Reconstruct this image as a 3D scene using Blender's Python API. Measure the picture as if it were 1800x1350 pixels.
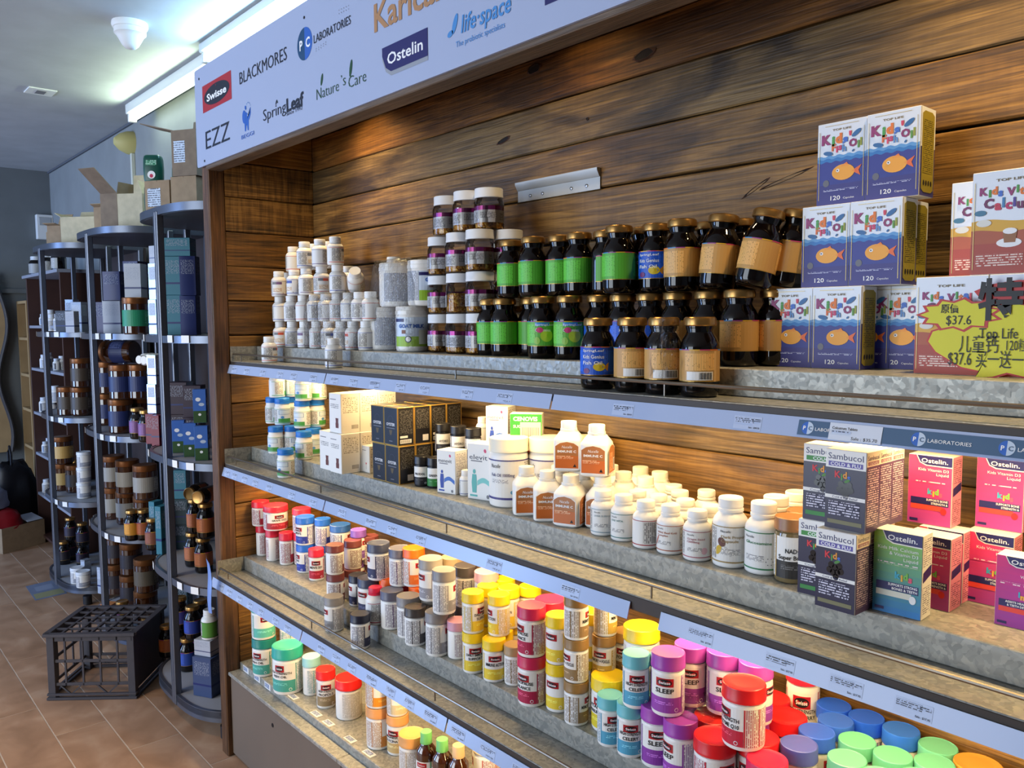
import bpy, math, random
from mathutils import Vector, Matrix
random.seed(7)
SC = bpy.context.scene
COL = SC.collection
PI = math.pi
for o in list(bpy.data.objects): bpy.data.objects.remove(o)

# ---------------------------------------------------------------- camera
CAM = Vector((2.686, -1.0399, 1.5)); FPX = 1430.4
_y, _p, _r = (math.radians(a) for a in (48.7345, -4.4825, -.3703))
FW = Vector((-math.sin(_y)*math.cos(_p), math.cos(_y)*math.cos(_p), math.sin(_p)))
_rt = Vector((math.cos(_y), math.sin(_y), 0)); _up = _rt.cross(FW)
RT = _rt*math.cos(_r)+_up*math.sin(_r); UP = _up*math.cos(_r)-_rt*math.sin(_r)
cd = bpy.data.cameras.new('camera'); cam = bpy.data.objects.new('camera', cd); COL.objects.link(cam)
cd.sensor_width = 36; cd.lens = FPX/1800*36; cd.clip_start = .02
cam.matrix_world = Matrix(((RT.x, UP.x, -FW.x, CAM.x), (RT.y, UP.y, -FW.y, CAM.y), (RT.z, UP.z, -FW.z, CAM.z), (0, 0, 0, 1)))
SC.camera = cam
def ray(u, v): return FW+RT*((u-900)/FPX)-UP*((v-675)/FPX)
def on_z(u, v, z): d = ray(u, v); return CAM+d*((z-CAM.z)/d.z)
def on_y(u, v, y): d = ray(u, v); return CAM+d*((y-CAM.y)/d.y)
def on_x(u, v, x): d = ray(u, v); return CAM+d*((x-CAM.x)/d.x)
def col_x(u, y, z):                      # x on the line (., y, z) that stands in the photograph's column u
    k = (u-900)/FPX; a = RT-FW*k; return CAM.x-((y-CAM.y)*a.y+(z-CAM.z)*a.z)/a.x
# ---------------------------------------------------------------- world, exposure
w = bpy.data.worlds.new('world'); SC.world = w; w.use_nodes = True
bg = w.node_tree.nodes['Background']; bg.inputs[0].default_value = (.30, .48, 1.0, 1); bg.inputs[1].default_value = .12
vs = SC.view_settings; vs.view_transform = 'Standard'; vs.look = 'None'; vs.gamma = 1; vs.use_curve_mapping = False
vs.exposure = 0.08
SC.cycles.use_denoising = True
SC.cycles.max_bounces = 5; SC.cycles.diffuse_bounces = 3; SC.cycles.glossy_bounces = 3; SC.cycles.adaptive_threshold = .02; SC.cycles.transparent_max_bounces = 12; SC.cycles.caustics_reflective = False; SC.cycles.caustics_refractive = False
SC.cycles.sample_clamp_indirect = 4
def light(name, kind, loc, rot, power, color, size=.1, size_y=None, spot=None, blend=.6, spread=None):
    d = bpy.data.lights.new(name, kind); d.energy = power; d.color = color
    if kind == 'AREA':
        d.size = size
        if size_y: d.shape = 'RECTANGLE'; d.size_y = size_y
        if spread: d.spread = math.radians(spread)
    else:
        d.shadow_soft_size = size
        if spot: d.spot_size = math.radians(spot); d.spot_blend = blend
    o = bpy.data.objects.new(name, d); COL.objects.link(o); o.location = loc; o.rotation_euler = rot
    return o
WARM = (1, .60, .24); WARMW = (1, .74, .44); DAY = (.58, .75, 1.0); TUBE = (.62, .84, 1.0)
# daylight from the shop front (glazed opening in the street wall behind the camera and further along)
light('daylight_shopfront', 'AREA', (.2, -4.15, 1.45), (math.radians(90), 0, 0), 125, (.80, .89, 1.0), 2.6, 2.3)
light('daylight_doorway', 'AREA', (-3.2, -4.15, 1.30), (math.radians(90), 0, math.radians(-4)), 150, (.36, .56, 1.0), 1.5, 2.3)
light('added_floor_warmth', 'SPOT', (-.35, -1.0, 2.585), (0, 0, 0), 34, (1, .66, .36), .05, spot=100, blend=1.0)  # added spot from an unseen lamp, warms the floor tiles
# under-shelf strips: z of each shelf plate's underside
LED_Y = {1: .19, 2: .17, 3: .14}
# ---------------------------------------------------------------- helpers: colours and materials
def C(r, g, b):
    f = lambda c: (c/255/12.92) if c/255 <= .04045 else ((c/255+.055)/1.055)**2.4
    return (f(r), f(g), f(b), 1)
MATS = {}
def M(name, rgb=None, rough=.5, metal=0, trans=0, alpha=1, emit=None, es=1, coat=0, spec=.5, ior=1.45, vary=0):
    if name in MATS: return MATS[name]
    m = bpy.data.materials.new(name); m.use_nodes = True; MATS[name] = m
    b = m.node_tree.nodes['Principled BSDF']; i = b.inputs
    c = C(*rgb)
    i['Base Color'].default_value = c; i['Roughness'].default_value = rough; i['Metallic'].default_value = metal
    i['Transmission Weight'].default_value = trans; i['Alpha'].default_value = alpha; i['Coat Weight'].default_value = coat
    i['Specular IOR Level'].default_value = spec; i['IOR'].default_value = ior
    if emit: i['Emission Color'].default_value = C(*emit); i['Emission Strength'].default_value = es
    if vary:
        nt = m.node_tree; n = nt.nodes.new('ShaderNodeTexNoise'); n.inputs['Scale'].default_value = vary; n.inputs['Detail'].default_value = 4
        t = nt.nodes.new('ShaderNodeTexCoord'); nt.links.new(t.outputs['Object'], n.inputs['Vector'])
        r = nt.nodes.new('ShaderNodeMixRGB'); r.blend_type = 'MULTIPLY'; r.inputs[0].default_value = .5; r.inputs[1].default_value = c
        nt.links.new(n.outputs['Fac'], r.inputs[2]); g = nt.nodes.new('ShaderNodeGamma'); g.inputs[1].default_value = .8
        nt.links.new(r.outputs[0], g.inputs[0]); nt.links.new(g.outputs[0], i['Base Color'])
    return m
def N(nt, t, **kw):
    n = nt.nodes.new(t)
    for k, v in kw.items():
        if k.startswith('i_'): n.inputs[int(k[2:]) if k[2:].isdigit() else k[2:].replace('_', ' ')].default_value = v
        else: setattr(n, k, v)
    return n
def math_node(nt, op, a, b=None):
    n = nt.nodes.new('ShaderNodeMath'); n.operation = op
    for k, v in enumerate((a, b)):
        if v is None: continue
        if isinstance(v, (int, float)): n.inputs[k].default_value = v
        else: nt.links.new(v, n.inputs[k])
    return n.outputs[0]
def ramp(nt, fac, stops):
    r = nt.nodes.new('ShaderNodeValToRGB'); e = r.color_ramp.elements
    e[0].position, e[0].color = stops[0]; e[1].position, e[1].color = stops[-1]
    for p, c in stops[1:-1]:
        x = e.new(p); x.color = c
    nt.links.new(fac, r.inputs[0]); return r.outputs[0]
def print_mat(name, paper, ink, rows=3.2, vertical=False, dens=.46, rough=.45):
    """small print: rows of ink dashes on paper, in the label's own UV (centimetres)"""
    if name in MATS: return MATS[name]
    m = M(name, paper, rough); nt = m.node_tree; b = nt.nodes['Principled BSDF']
    uv = N(nt, 'ShaderNodeUVMap'); sp = N(nt, 'ShaderNodeSeparateXYZ'); nt.links.new(uv.outputs[0], sp.inputs[0])
    a, c = (sp.outputs[1], sp.outputs[0]) if vertical else (sp.outputs[0], sp.outputs[1])
    rr = math_node(nt, 'MULTIPLY', c, rows); fr = math_node(nt, 'FRACT', rr); fl = math_node(nt, 'FLOOR', rr)
    on = math_node(nt, 'GREATER_THAN', fr, .5)
    cb = N(nt, 'ShaderNodeCombineXYZ'); nt.links.new(math_node(nt, 'MULTIPLY', a, 1.6), cb.inputs[0]); nt.links.new(math_node(nt, 'MULTIPLY', fl, 7.31), cb.inputs[1])
    ns = N(nt, 'ShaderNodeTexNoise'); ns.inputs['Scale'].default_value = 1.7; ns.inputs['Detail'].default_value = 3; nt.links.new(cb.outputs[0], ns.inputs['Vector'])
    f = math_node(nt, 'MULTIPLY', on, math_node(nt, 'GREATER_THAN', ns.outputs['Fac'], dens))
    mx = N(nt, 'ShaderNodeMixRGB'); mx.inputs[1].default_value = C(*paper); mx.inputs[2].default_value = C(*ink); nt.links.new(f, mx.inputs[0])
    nt.links.new(mx.outputs[0], b.inputs['Base Color']); return m
def wood_mat(name, dark, mid, lite, axis=0, stain=.5, cross=.0, rough=.55):
    m = M(name, (90, 55, 30), rough); nt = m.node_tree; b = nt.nodes['Principled BSDF']
    tc = N(nt, 'ShaderNodeTexCoord'); oi = N(nt, 'ShaderNodeObjectInfo')
    off = N(nt, 'ShaderNodeVectorMath', operation='ADD'); nt.links.new(tc.outputs['Object'], off.inputs[0])
    rv = N(nt, 'ShaderNodeVectorMath', operation='SCALE'); rv.inputs['Scale'].default_value = 40; cbr = N(nt, 'ShaderNodeCombineXYZ')
    for k in range(3): nt.links.new(oi.outputs['Random'], cbr.inputs[k])
    nt.links.new(cbr.outputs[0], rv.inputs[0]); nt.links.new(rv.outputs[0], off.inputs[1])
    def noise(scale3, sc, det, dist=0):
        mp = N(nt, 'ShaderNodeMapping'); mp.inputs['Scale'].default_value = scale3; nt.links.new(off.outputs[0], mp.inputs[0])
        n = N(nt, 'ShaderNodeTexNoise'); n.inputs['Scale'].default_value = sc; n.inputs['Detail'].default_value = det; n.inputs['Distortion'].default_value = dist
        nt.links.new(mp.outputs[0], n.inputs['Vector']); return n.outputs['Fac']
    st = [26., 26., 26.]; st[axis] = 1.6
    g = noise(st, 3.2, 6, 1.1)
    sl = [4., 4., 4.]; sl[axis] = 1.3
    big = noise(sl, 1.6, 4, .9)
    fine = [120., 120., 120.]; fine[axis] = 3.
    fg = noise(fine, 2.0, 3)
    sw = [5., 5., 5.]; sw[axis] = 60.
    saw = noise(sw, 1.5, 3, .3)
    mxv = math_node(nt, 'ADD', math_node(nt, 'MULTIPLY', g, .48), math_node(nt, 'MULTIPLY', big, .46))
    mxv = math_node(nt, 'ADD', mxv, math_node(nt, 'MULTIPLY', fg, .42))
    mxv = math_node(nt, 'ADD', mxv, math_node(nt, 'MULTIPLY', saw, cross))
    mxv = math_node(nt, 'SUBTRACT', mxv, math_node(nt, 'MULTIPLY', oi.outputs['Random'], .10))
    base = .655+cross*.5
    c = ramp(nt, mxv, [(base-.20, C(*dark)), (base-.02, C(*mid)), (base+.17, C(*lite))])
    # old stains: broad greyish-black blotches with their own edges
    sb = noise([2.6 if k != axis else .9 for k in range(3)], 2.1, 5, 1.2)
    sf = ramp(nt, sb, [(.50, (0, 0, 0, 1)), (.62, (1, 1, 1, 1))])
    mx = N(nt, 'ShaderNodeMixRGB', blend_type='MULTIPLY'); mx.inputs[2].default_value = C(118, 108, 98)
    nt.links.new(math_node(nt, 'MULTIPLY', sf, stain), mx.inputs[0]); nt.links.new(c, mx.inputs[1])
    nt.links.new(mx.outputs[0], b.inputs['Base Color'])
    bp = N(nt, 'ShaderNodeBump'); bp.inputs['Strength'].default_value = .7; bp.inputs['Distance'].default_value = .004
    nt.links.new(mxv, bp.inputs['Height']); nt.links.new(bp.outputs[0], b.inputs['Normal'])
    return m
# ---------------------------------------------------------------- helpers: meshes
class MB:
    def __init__(s): s.v = []; s.f = []; s.fm = []; s.uv = []; s.mats = []
    def mi(s, m):
        if m not in s.mats: s.mats.append(m)
        return s.mats.index(m)
    def add(s, vs, fs, m, uvs=None):
        o = len(s.v); k = s.mi(m); s.v += [tuple(p) for p in vs]
        for f in fs:
            s.f.append(tuple(o+i for i in f)); s.fm.append(k); s.uv.append([uvs[i] for i in f] if uvs else [(0, 0)]*len(f))
        return s
    def box(s, x0, x1, y0, y1, z0, z1, m):
        vs = [(x, y, z) for z in (z0, z1) for y in (y0, y1) for x in (x0, x1)]
        return s.add(vs, [(0, 2, 3, 1), (4, 5, 7, 6), (0, 1, 5, 4), (2, 6, 7, 3), (0, 4, 6, 2), (1, 3, 7, 5)], m)
    def cbox(s, x0, x1, y0, y1, z0, z1, m, c=.0015):      # box with all edges chamfered
        X, Y, Z = (x0, x1), (y0, y1), (z0, z1); sg = (1, -1); vs = []; idx = {}
        for i in (0, 1):
            for j in (0, 1):
                for k in (0, 1):
                    for a in range(3):
                        p = [X[i]+sg[i]*c, Y[j]+sg[j]*c, Z[k]+sg[k]*c]; p[a] = (X, Y, Z)[a][(i, j, k)[a]]
                        idx[(i, j, k, a)] = len(vs); vs.append(tuple(p))
        fs = []
        for a in range(3):
            b, d = (a+1) % 3, (a+2) % 3
            for e in (0, 1):
                q = []
                for (m1, m2) in ((0, 0), (1, 0), (1, 1), (0, 1)):
                    t = [0, 0, 0]; t[a] = e; t[b] = m1; t[d] = m2; q.append(idx[(*t, a)])
                fs.append(tuple(q if e else q[::-1]))
            for m1 in (0, 1):
                for m2 in (0, 1):
                    t = [0, 0, 0]; t[b] = m1; t[d] = m2; t2 = list(t); t2[a] = 1
                    q = [idx[(*t, b)], idx[(*t2, b)], idx[(*t2, d)], idx[(*t, d)]]
                    fs.append(tuple(q if m1 == m2 else q[::-1]))
        for i in (0, 1):
            for j in (0, 1):
                for k in (0, 1):
                    q = [idx[(i, j, k, 0)], idx[(i, j, k, 1)], idx[(i, j, k, 2)]]
                    fs.append(tuple(q if (i+j+k) % 2 else q[::-1]))
        return s.add(vs, fs, m)
    def lathe(s, prof, m, seg=28, cx=0, cy=0, sq=None):
        """prof: (radius, z) from bottom to top; sq: exponent < 1 squares the section"""
        vs = []; fs = []; uvs = []
        for r, z in prof:
            for k in range(seg):
                a = 2*PI*k/seg; ca, sa = math.cos(a), math.sin(a)
                if sq: ca = math.copysign(abs(ca)**sq, ca); sa = math.copysign(abs(sa)**sq, sa)
                vs.append((cx+r*ca, cy+r*sa, z)); uvs.append((a*r*100, z*100))
        n = len(prof)
        for j in range(n-1):
            for k in range(seg):
                a, b = j*seg+k, j*seg+(k+1) % seg; fs.append((a, b, b+seg, a+seg))
        fs.append(tuple(range(seg))[::-1]); fs.append(tuple(range((n-1)*seg, n*seg)))
        return s.add(vs, fs, m, uvs)
    def tube(s, pts, r, m, seg=8):
        P = [Vector(p) for p in pts]; vs = []; fs = []; ref = None
        for i, p in enumerate(P):
            d = (P[min(i+1, len(P)-1)]-P[max(i-1, 0)]).normalized()
            a = d.cross(Vector((0, 0, 1)) if abs(d.z) < .9 else Vector((1, 0, 0))).normalized(); b = d.cross(a)
            rr = r[i] if isinstance(r, (list, tuple)) else r
            for k in range(seg):
                t = 2*PI*k/seg; vs.append(p+a*(rr*math.cos(t))+b*(rr*math.sin(t)))
        for i in range(len(P)-1):
            for k in range(seg):
                a, b = i*seg+k, i*seg+(k+1) % seg; fs.append((a, a+seg, b+seg, b))
        fs.append(tuple(range(seg))); fs.append(tuple(range((len(P)-1)*seg, len(P)*seg))[::-1])
        return s.add(vs, fs, m)
    def prism(s, poly, lo, hi, m, axis='z'):
        f = {'z': lambda a, b, h: (a, b, h), 'y': lambda a, b, h: (a, h, b), 'x': lambda a, b, h: (h, a, b)}[axis]
        n = len(poly); vs = [f(a, b, lo) for a, b in poly]+[f(a, b, hi) for a, b in poly]
        fs = [tuple(range(n))[::-1], tuple(range(n, 2*n))]+[(i, (i+1) % n, n+(i+1) % n, n+i) for i in range(n)]
        return s.add(vs, fs, m)
    def mesh(s, name, angle=32, smooth=True):
        me = bpy.data.meshes.new(name); me.from_pydata(s.v, [], s.f)
        for m in s.mats: me.materials.append(m)
        me.polygons.foreach_set('material_index', s.fm)
        ul = me.uv_layers.new(name='UVMap'); flat = [c for f in s.uv for uv in f for c in uv]; ul.data.foreach_set('uv', flat)
        me.validate(); me.update()
        if smooth:
            me.polygons.foreach_set('use_smooth', [True]*len(me.polygons)); me.set_sharp_from_angle(angle=math.radians(angle))
        return me
    def build(s, name, parent=None, loc=(0, 0, 0), rot=(0, 0, 0), angle=32, fix=True):
        me = s.mesh(name, angle)
        if fix: fix_normals(me)
        return link(name, me, parent, loc, rot)
def fix_normals(me):
    import bmesh
    b = bmesh.new(); b.from_mesh(me); bmesh.ops.recalc_face_normals(b, faces=b.faces); b.to_mesh(me); b.free()
def link(name, me, parent=None, loc=(0, 0, 0), rot=(0, 0, 0)):
    o = bpy.data.objects.new(name, me); COL.objects.link(o); o.location = loc; o.rotation_euler = rot
    if parent: o.parent = parent
    return o
USED = {}
def tag(o, label, cat, group=None, kind=None):
    if label:
        o['label'] = label; USED.setdefault(label, []).append(o.name)
    if cat: o['category'] = cat
    if group: o['group'] = group
    if kind: o['kind'] = kind
    return o
def thing(name, label, cat, loc=(0, 0, 0), rotz=0, group=None, rot=None):
    o = bpy.data.objects.new(name, None); COL.objects.link(o); o.location = loc; o.empty_display_size = .02
    o.rotation_euler = rot if rot else (0, 0, rotz)
    return tag(o, label, cat, group)
ORD = ['first', 'second', 'third', 'fourth', 'fifth', 'sixth', 'seventh', 'eighth', 'ninth', 'tenth', 'eleventh', 'twelfth']
# ---------------------------------------------------------------- helpers: print laid on surfaces
TXT = {}
def text_geo(t, bold=0.0, res=2):
    k = (t, bold)
    if k in TXT: return TXT[k]
    cu = bpy.data.curves.new('t', 'FONT'); cu.body = t; cu.resolution_u = res; cu.offset = bold; cu.size = 1; cu.fill_mode = 'FRONT'
    o = bpy.data.objects.new('t', cu); COL.objects.link(o)
    dg = bpy.context.evaluated_depsgraph_get(); me = o.evaluated_get(dg).to_mesh()
    vs = [(v.co.x, v.co.y) for v in me.vertices]; fs = [tuple(p.vertices) for p in me.polygons]
    o.evaluated_get(dg).to_mesh_clear(); bpy.data.objects.remove(o); bpy.data.curves.remove(cu)
    if vs:
        x0 = min(v[0] for v in vs); x1 = max(v[0] for v in vs); y0 = min(v[1] for v in vs); y1 = max(v[1] for v in vs)
    else: x0 = x1 = y0 = y1 = 0
    TXT[k] = (vs, fs, (x0, x1, y0, y1)); return TXT[k]
def flat_map(e=.00035): return lambda s, t, l: (s, -l*e, t)
def cyl_map(r, e=.00035): return lambda s, t, l: ((r+l*e)*math.sin(s/r), -(r+l*e)*math.cos(s/r), t)
class Print:
    """coloured shapes and lettering in (s, t) on a surface, stacked in thin layers"""
    def __init__(s, mapf, r=None): s.b = MB(); s.f = mapf; s.r = r
    def grid(s, s0, s1, t0, t1, m, l, nt=1):
        n = max(1, int(math.ceil((s1-s0)/s.r/.17))) if s.r else 1
        vs = []; uv = []
        for j in range(nt+1):
            for i in range(n+1):
                a = s0+(s1-s0)*i/n; t = t0+(t1-t0)*j/nt; vs.append(s.f(a, t, l)); uv.append((a*100, t*100))
        fs = [(j*(n+1)+i, j*(n+1)+i+1, (j+1)*(n+1)+i+1, (j+1)*(n+1)+i) for j in range(nt) for i in range(n)]
        s.b.add(vs, fs, m, uv); return s
    rect = lambda s, s0, s1, t0, t1, m, l=1: s.grid(s0, s1, t0, t1, m, l)
    def poly(s, pts, m, l=2):
        s.b.add([s.f(a, t, l) for a, t in pts], [tuple(range(len(pts)))], m, [(a*100, t*100) for a, t in pts]); return s
    def fan(s, c, pts, m, l=2):
        n = len(pts); s.b.add([s.f(*c, l)]+[s.f(a, t, l) for a, t in pts], [(0, 1+i, 1+(i+1) % n) for i in range(n)], m); return s
    def ell(s, cs, ct, rs, rt, m, l=2, n=20, rot=0):
        c, q = math.cos(rot), math.sin(rot); P = []
        for k in range(n):
            a = 2*PI*k/n; x, y = rs*math.cos(a), rt*math.sin(a); P.append((cs+x*c-y*q, ct+x*q+y*c))
        return s.fan((cs, ct), P, m, l)
    def text(s, t, cs, ct, h, m, l=3, w=None, align='c', bold=.0, rot=0, slant=0):
        vs, fs, (x0, x1, y0, y1) = text_geo(t, bold)
        if not vs: return s
        cap = text_geo('H', bold)[2]; k = h/(cap[3]-cap[2]); kx = k
        if w: kx = w/(x1-x0)
        ox = {'c': (x0+x1)/2, 'l': x0, 'r': x1}[align]; cr, sr = math.cos(rot), math.sin(rot); out = []
        for x, y in vs:
            a = (x-ox)*kx+slant*y*k; b = (y-cap[3]/2)*k
            out.append(s.f(cs+a*cr-b*sr, ct+a*sr+b*cr, l))
        s.b.add(out, fs, m); return s
    def mesh(s, name='print'):
        me = s.b.mesh(name, smooth=False); return me
KIND = {}
def put(name, parts, label, cat, loc, rotz=0, group=None, rot=None):
    t = thing(name, label, cat, loc, rotz, group, rot)
    for p in parts:
        if p[1] is None: continue
        o = link(p[0], p[1], t)
        for q in (p[2] if len(p) > 2 else ()): link(q[0], q[1], o)
    return t
def face_yaw(x, y, rel=0): return math.atan2(CAM.x-x, -(CAM.y-y))+math.radians(rel)
# ---------------------------------------------------------------- common materials
WHITE = M('white_plastic', (238, 236, 230), .32); PAPER = M('label_paper', (236, 234, 228), .45); BLACK = M('ink_black', (22, 22, 26), .5)
GREYINK = M('ink_grey', (120, 120, 125), .5); RED = M('logo_red', (176, 24, 34), .4); INKW = M('ink_white', (245, 245, 245), .5)
CARD = M('cardboard', (150, 122, 90), .8, vary=30); CARDD = M('cardboard_inside', (138, 104, 66), .85, vary=30); STEEL = M('brushed_metal', (150, 152, 156), .35, metal=.9)
ALU = M('aluminium_profile', (104, 110, 122), .36, metal=.75); GOLD = M('gold_lid', (168, 128, 72), .30, metal=.85); NAVYI = M('ink_navy', (32, 30, 92), .4)
def film_mat():
    m = bpy.data.materials.new('clear_film'); m.use_nodes = True; nt = m.node_tree; nt.nodes.remove(nt.nodes['Principled BSDF'])
    out = nt.nodes['Material Output']; tr = N(nt, 'ShaderNodeBsdfTransparent'); gl = N(nt, 'ShaderNodeBsdfGlossy'); gl.inputs['Roughness'].default_value = .12
    n = N(nt, 'ShaderNodeTexNoise'); n.inputs['Scale'].default_value = 55; n.inputs['Detail'].default_value = 3; n.inputs['Distortion'].default_value = 1.5
    tc = N(nt, 'ShaderNodeTexCoord'); nt.links.new(tc.outputs['Object'], n.inputs['Vector'])
    bp = N(nt, 'ShaderNodeBump'); bp.inputs['Strength'].default_value = .9; bp.inputs['Distance'].default_value = .012; nt.links.new(n.outputs['Fac'], bp.inputs['Height']); nt.links.new(bp.outputs[0], gl.inputs['Normal'])
    fr = N(nt, 'ShaderNodeFresnel'); fr.inputs[0].default_value = 1.35; nt.links.new(bp.outputs[0], fr.inputs['Normal'])
    mx = N(nt, 'ShaderNodeMixShader'); nt.links.new(math_node(nt, 'ADD', math_node(nt, 'MULTIPLY', fr.outputs[0], .6), .02), mx.inputs[0]); nt.links.new(tr.outputs[0], mx.inputs[1]); nt.links.new(gl.outputs[0], mx.inputs[2])
    nt.links.new(mx.outputs[0], out.inputs[0]); MATS['clear_film'] = m; return m
FILM = film_mat()
def glass_mat(name, tint, refl=1.0, dens=0.0):
    m = bpy.data.materials.new(name); m.use_nodes = True; nt = m.node_tree; nt.nodes.remove(nt.nodes['Principled BSDF'])
    tr = N(nt, 'ShaderNodeBsdfTransparent'); tr.inputs[0].default_value = C(*tint); gl = N(nt, 'ShaderNodeBsdfGlossy'); gl.inputs['Roughness'].default_value = .03
    fr = N(nt, 'ShaderNodeFresnel'); fr.inputs[0].default_value = 1.4; mx = N(nt, 'ShaderNodeMixShader'); nt.links.new(math_node(nt, 'MULTIPLY', fr.outputs[0], refl), mx.inputs[0])
    nt.links.new(tr.outputs[0], mx.inputs[1]); nt.links.new(gl.outputs[0], mx.inputs[2]); nt.links.new(mx.outputs[0], nt.nodes['Material Output'].inputs[0]); MATS[name] = m; return m
GLASS = glass_mat('cabinet_glass', (232, 240, 240), .8); JARCLEAR = glass_mat('clear_jar_plastic', (250, 246, 240), .9)
# ================================================================ the room
XR = 3.35                      # far end of the shelving, out of frame
YD = .376                      # plank face behind the shelves
ZC = 2.62; YW = .44; XL = -4.2; YF = -4.3; XRW = 5.2
def wall_paint(name, rgb, sc=6):
    m = M(name, rgb, .75); nt = m.node_tree; b = nt.nodes['Principled BSDF']
    tc = N(nt, 'ShaderNodeTexCoord'); n = N(nt, 'ShaderNodeTexNoise'); n.inputs['Scale'].default_value = sc; n.inputs['Detail'].default_value = 5; nt.links.new(tc.outputs['Object'], n.inputs['Vector'])
    c = C(*rgb); d = tuple(k*.86 for k in c[:3])+(1,)
    nt.links.new(ramp(nt, n.outputs['Fac'], [(.3, d), (.7, c)]), b.inputs['Base Color']); return m
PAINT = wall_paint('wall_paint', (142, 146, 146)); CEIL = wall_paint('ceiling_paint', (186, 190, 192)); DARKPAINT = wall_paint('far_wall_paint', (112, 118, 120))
def struct(name, mb, **kw): return tag(mb.build(name, **kw), None, None, kind='structure')
struct('wall_back', MB().box(XL, XRW, YW, YW+.1, 0, ZC+.1, PAINT))
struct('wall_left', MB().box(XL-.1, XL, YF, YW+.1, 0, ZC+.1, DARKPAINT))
struct('wall_right', MB().box(XRW, XRW+.1, YF, YW+.1, 0, ZC+.1, PAINT))
struct('ceiling', MB().box(XL-.1, XRW+.1, YF, YW+.1, ZC, ZC+.1, CEIL))
# street wall: piers either side of the glazed shop front, header and sill
struct('wall_front', MB().box(XL, -4.0, YF-.1, YF, 0, ZC, PAINT).box(1.6, XRW, YF-.1, YF, 0, ZC, PAINT).box(-4.0, 1.6, YF-.1, YF, 2.6, ZC, PAINT).box(-4.0, 1.6, YF-.1, YF, 0, .25, PAINT))
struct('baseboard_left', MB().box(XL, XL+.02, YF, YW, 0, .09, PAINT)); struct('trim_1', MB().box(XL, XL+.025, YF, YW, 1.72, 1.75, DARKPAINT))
struct('cornice_shade_strip', MB().box(XL, XRW, YW-.012, YW, ZC-.014, ZC, M('cornice_shadow', (92, 96, 104), .8)))  # dark strip on the ceiling line, cornice shadow put into its colour
# floor: plank-shaped stone tiles in running bond, each a piece with open joints
def tile_mat():
    m = M('floor_tile', (168, 132, 100), .42); nt = m.node_tree; b = nt.nodes['Principled BSDF']
    tc = N(nt, 'ShaderNodeTexCoord'); oi = N(nt, 'ShaderNodeObjectInfo'); ad = N(nt, 'ShaderNodeVectorMath', operation='ADD'); cb = N(nt, 'ShaderNodeCombineXYZ')
    nt.links.new(math_node(nt, 'MULTIPLY', oi.outputs['Random'], 50), cb.inputs[0]); nt.links.new(tc.outputs['Object'], ad.inputs[0]); nt.links.new(cb.outputs[0], ad.inputs[1])
    n = N(nt, 'ShaderNodeTexNoise'); n.inputs['Scale'].default_value = 7; n.inputs['Detail'].default_value = 8; n.inputs['Distortion'].default_value = .6; nt.links.new(ad.outputs[0], n.inputs['Vector'])
    f = math_node(nt, 'ADD', n.outputs['Fac'], math_node(nt, 'MULTIPLY', math_node(nt, 'SUBTRACT', oi.outputs['Random'], .5), .12))
    nt.links.new(ramp(nt, f, [(.3, C(156, 120, 92)), (.52, C(176, 138, 108)), (.75, C(196, 162, 132))]), b.inputs['Base Color'])
    nt.links.new(ramp(nt, n.outputs['Fac'], [(.3, (.3, .3, .3, 1)), (.7, (.5, .5, .5, 1))]), b.inputs['Roughness'])
    bp = N(nt, 'ShaderNodeBump'); bp.inputs['Strength'].default_value = .15; bp.inputs['Distance'].default_value = .003; nt.links.new(n.outputs['Fac'], bp.inputs['Height']); nt.links.new(bp.outputs[0], b.inputs['Normal']); return m
TILE = tile_mat(); GROUT = M('grout', (206, 194, 178), .9)
floor = struct('floor', MB().box(XL-.1, XRW+.1, YF-.1, YW+.1, -.1, -.0012, GROUT))
TW, TL = .1735, .861; tmesh = {}
j0 = -.0665
for j in range(-11, 3):
    y0 = j0+j*TW; off = {0: -.28, 1: -.565}.get((-j-1) % 3 if True else 0, .006)
    for i in range(-5, 5):
        x0 = off+i*TL
        xa, xb = max(x0, XL), min(x0+TL, 3.4); ya, yb = y0, min(y0+TW, YW)
        if xb-xa < .02 or yb-ya < .02: continue
        k = (round(xb-xa, 3), round(yb-ya, 3))
        if k not in tmesh: tmesh[k] = MB().cbox(.0018, xb-xa-.0018, .0018, yb-ya-.0018, -.02, 0, TILE, .0008).mesh('tile')
        link('tile', tmesh[k], floor, (xa, ya, 0))
# rest of the floor towards the street, beyond the tiles the photo shows
link('tile_field', MB().box(XL, XRW, YF, j0-11*TW-.002, -.02, 0, TILE).mesh('tile_field'), floor); floor.children[-1]['kind'] = 'stuff'
link('tile_field', MB().box(3.402, XRW, j0-11*TW, YW, -.02, 0, TILE).mesh('tile_field'), floor)['kind'] = 'stuff'
# ================================================================ plank wall and end panel
PLANKS = [wood_mat('reclaimed_plank_brown', (54, 38, 17), (112, 80, 37), (158, 118, 60), 0, .75, .07), wood_mat('reclaimed_plank_grey', (50, 39, 22), (98, 76, 42), (140, 112, 66), 0, .9, .05),
          wood_mat('reclaimed_plank_red', (60, 37, 14), (122, 81, 34), (166, 117, 54), 0, .6, .06)]
SIDEP = [wood_mat('end_plank_sawn', (56, 38, 18), (118, 84, 40), (162, 122, 64), 1, .35, .45), wood_mat('end_plank_warm', (56, 37, 15), (120, 82, 34), (164, 118, 54), 1, .45, .05)]
POSTW = wood_mat('post_timber', (58, 38, 22), (98, 66, 38), (128, 90, 54), 2, .4, .05, .45)
DARKGAP = M('gap_dark', (14, 10, 8), .9)
wb = tag(MB().box(-.02, XR, YD+.02, YW-.001, .05, 2.34, DARKGAP).build('wall_planking'), None, None, kind='structure'); wb.name = 'wall_shelving'
PH = .1154; Z0 = .7629-6*PH
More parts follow.
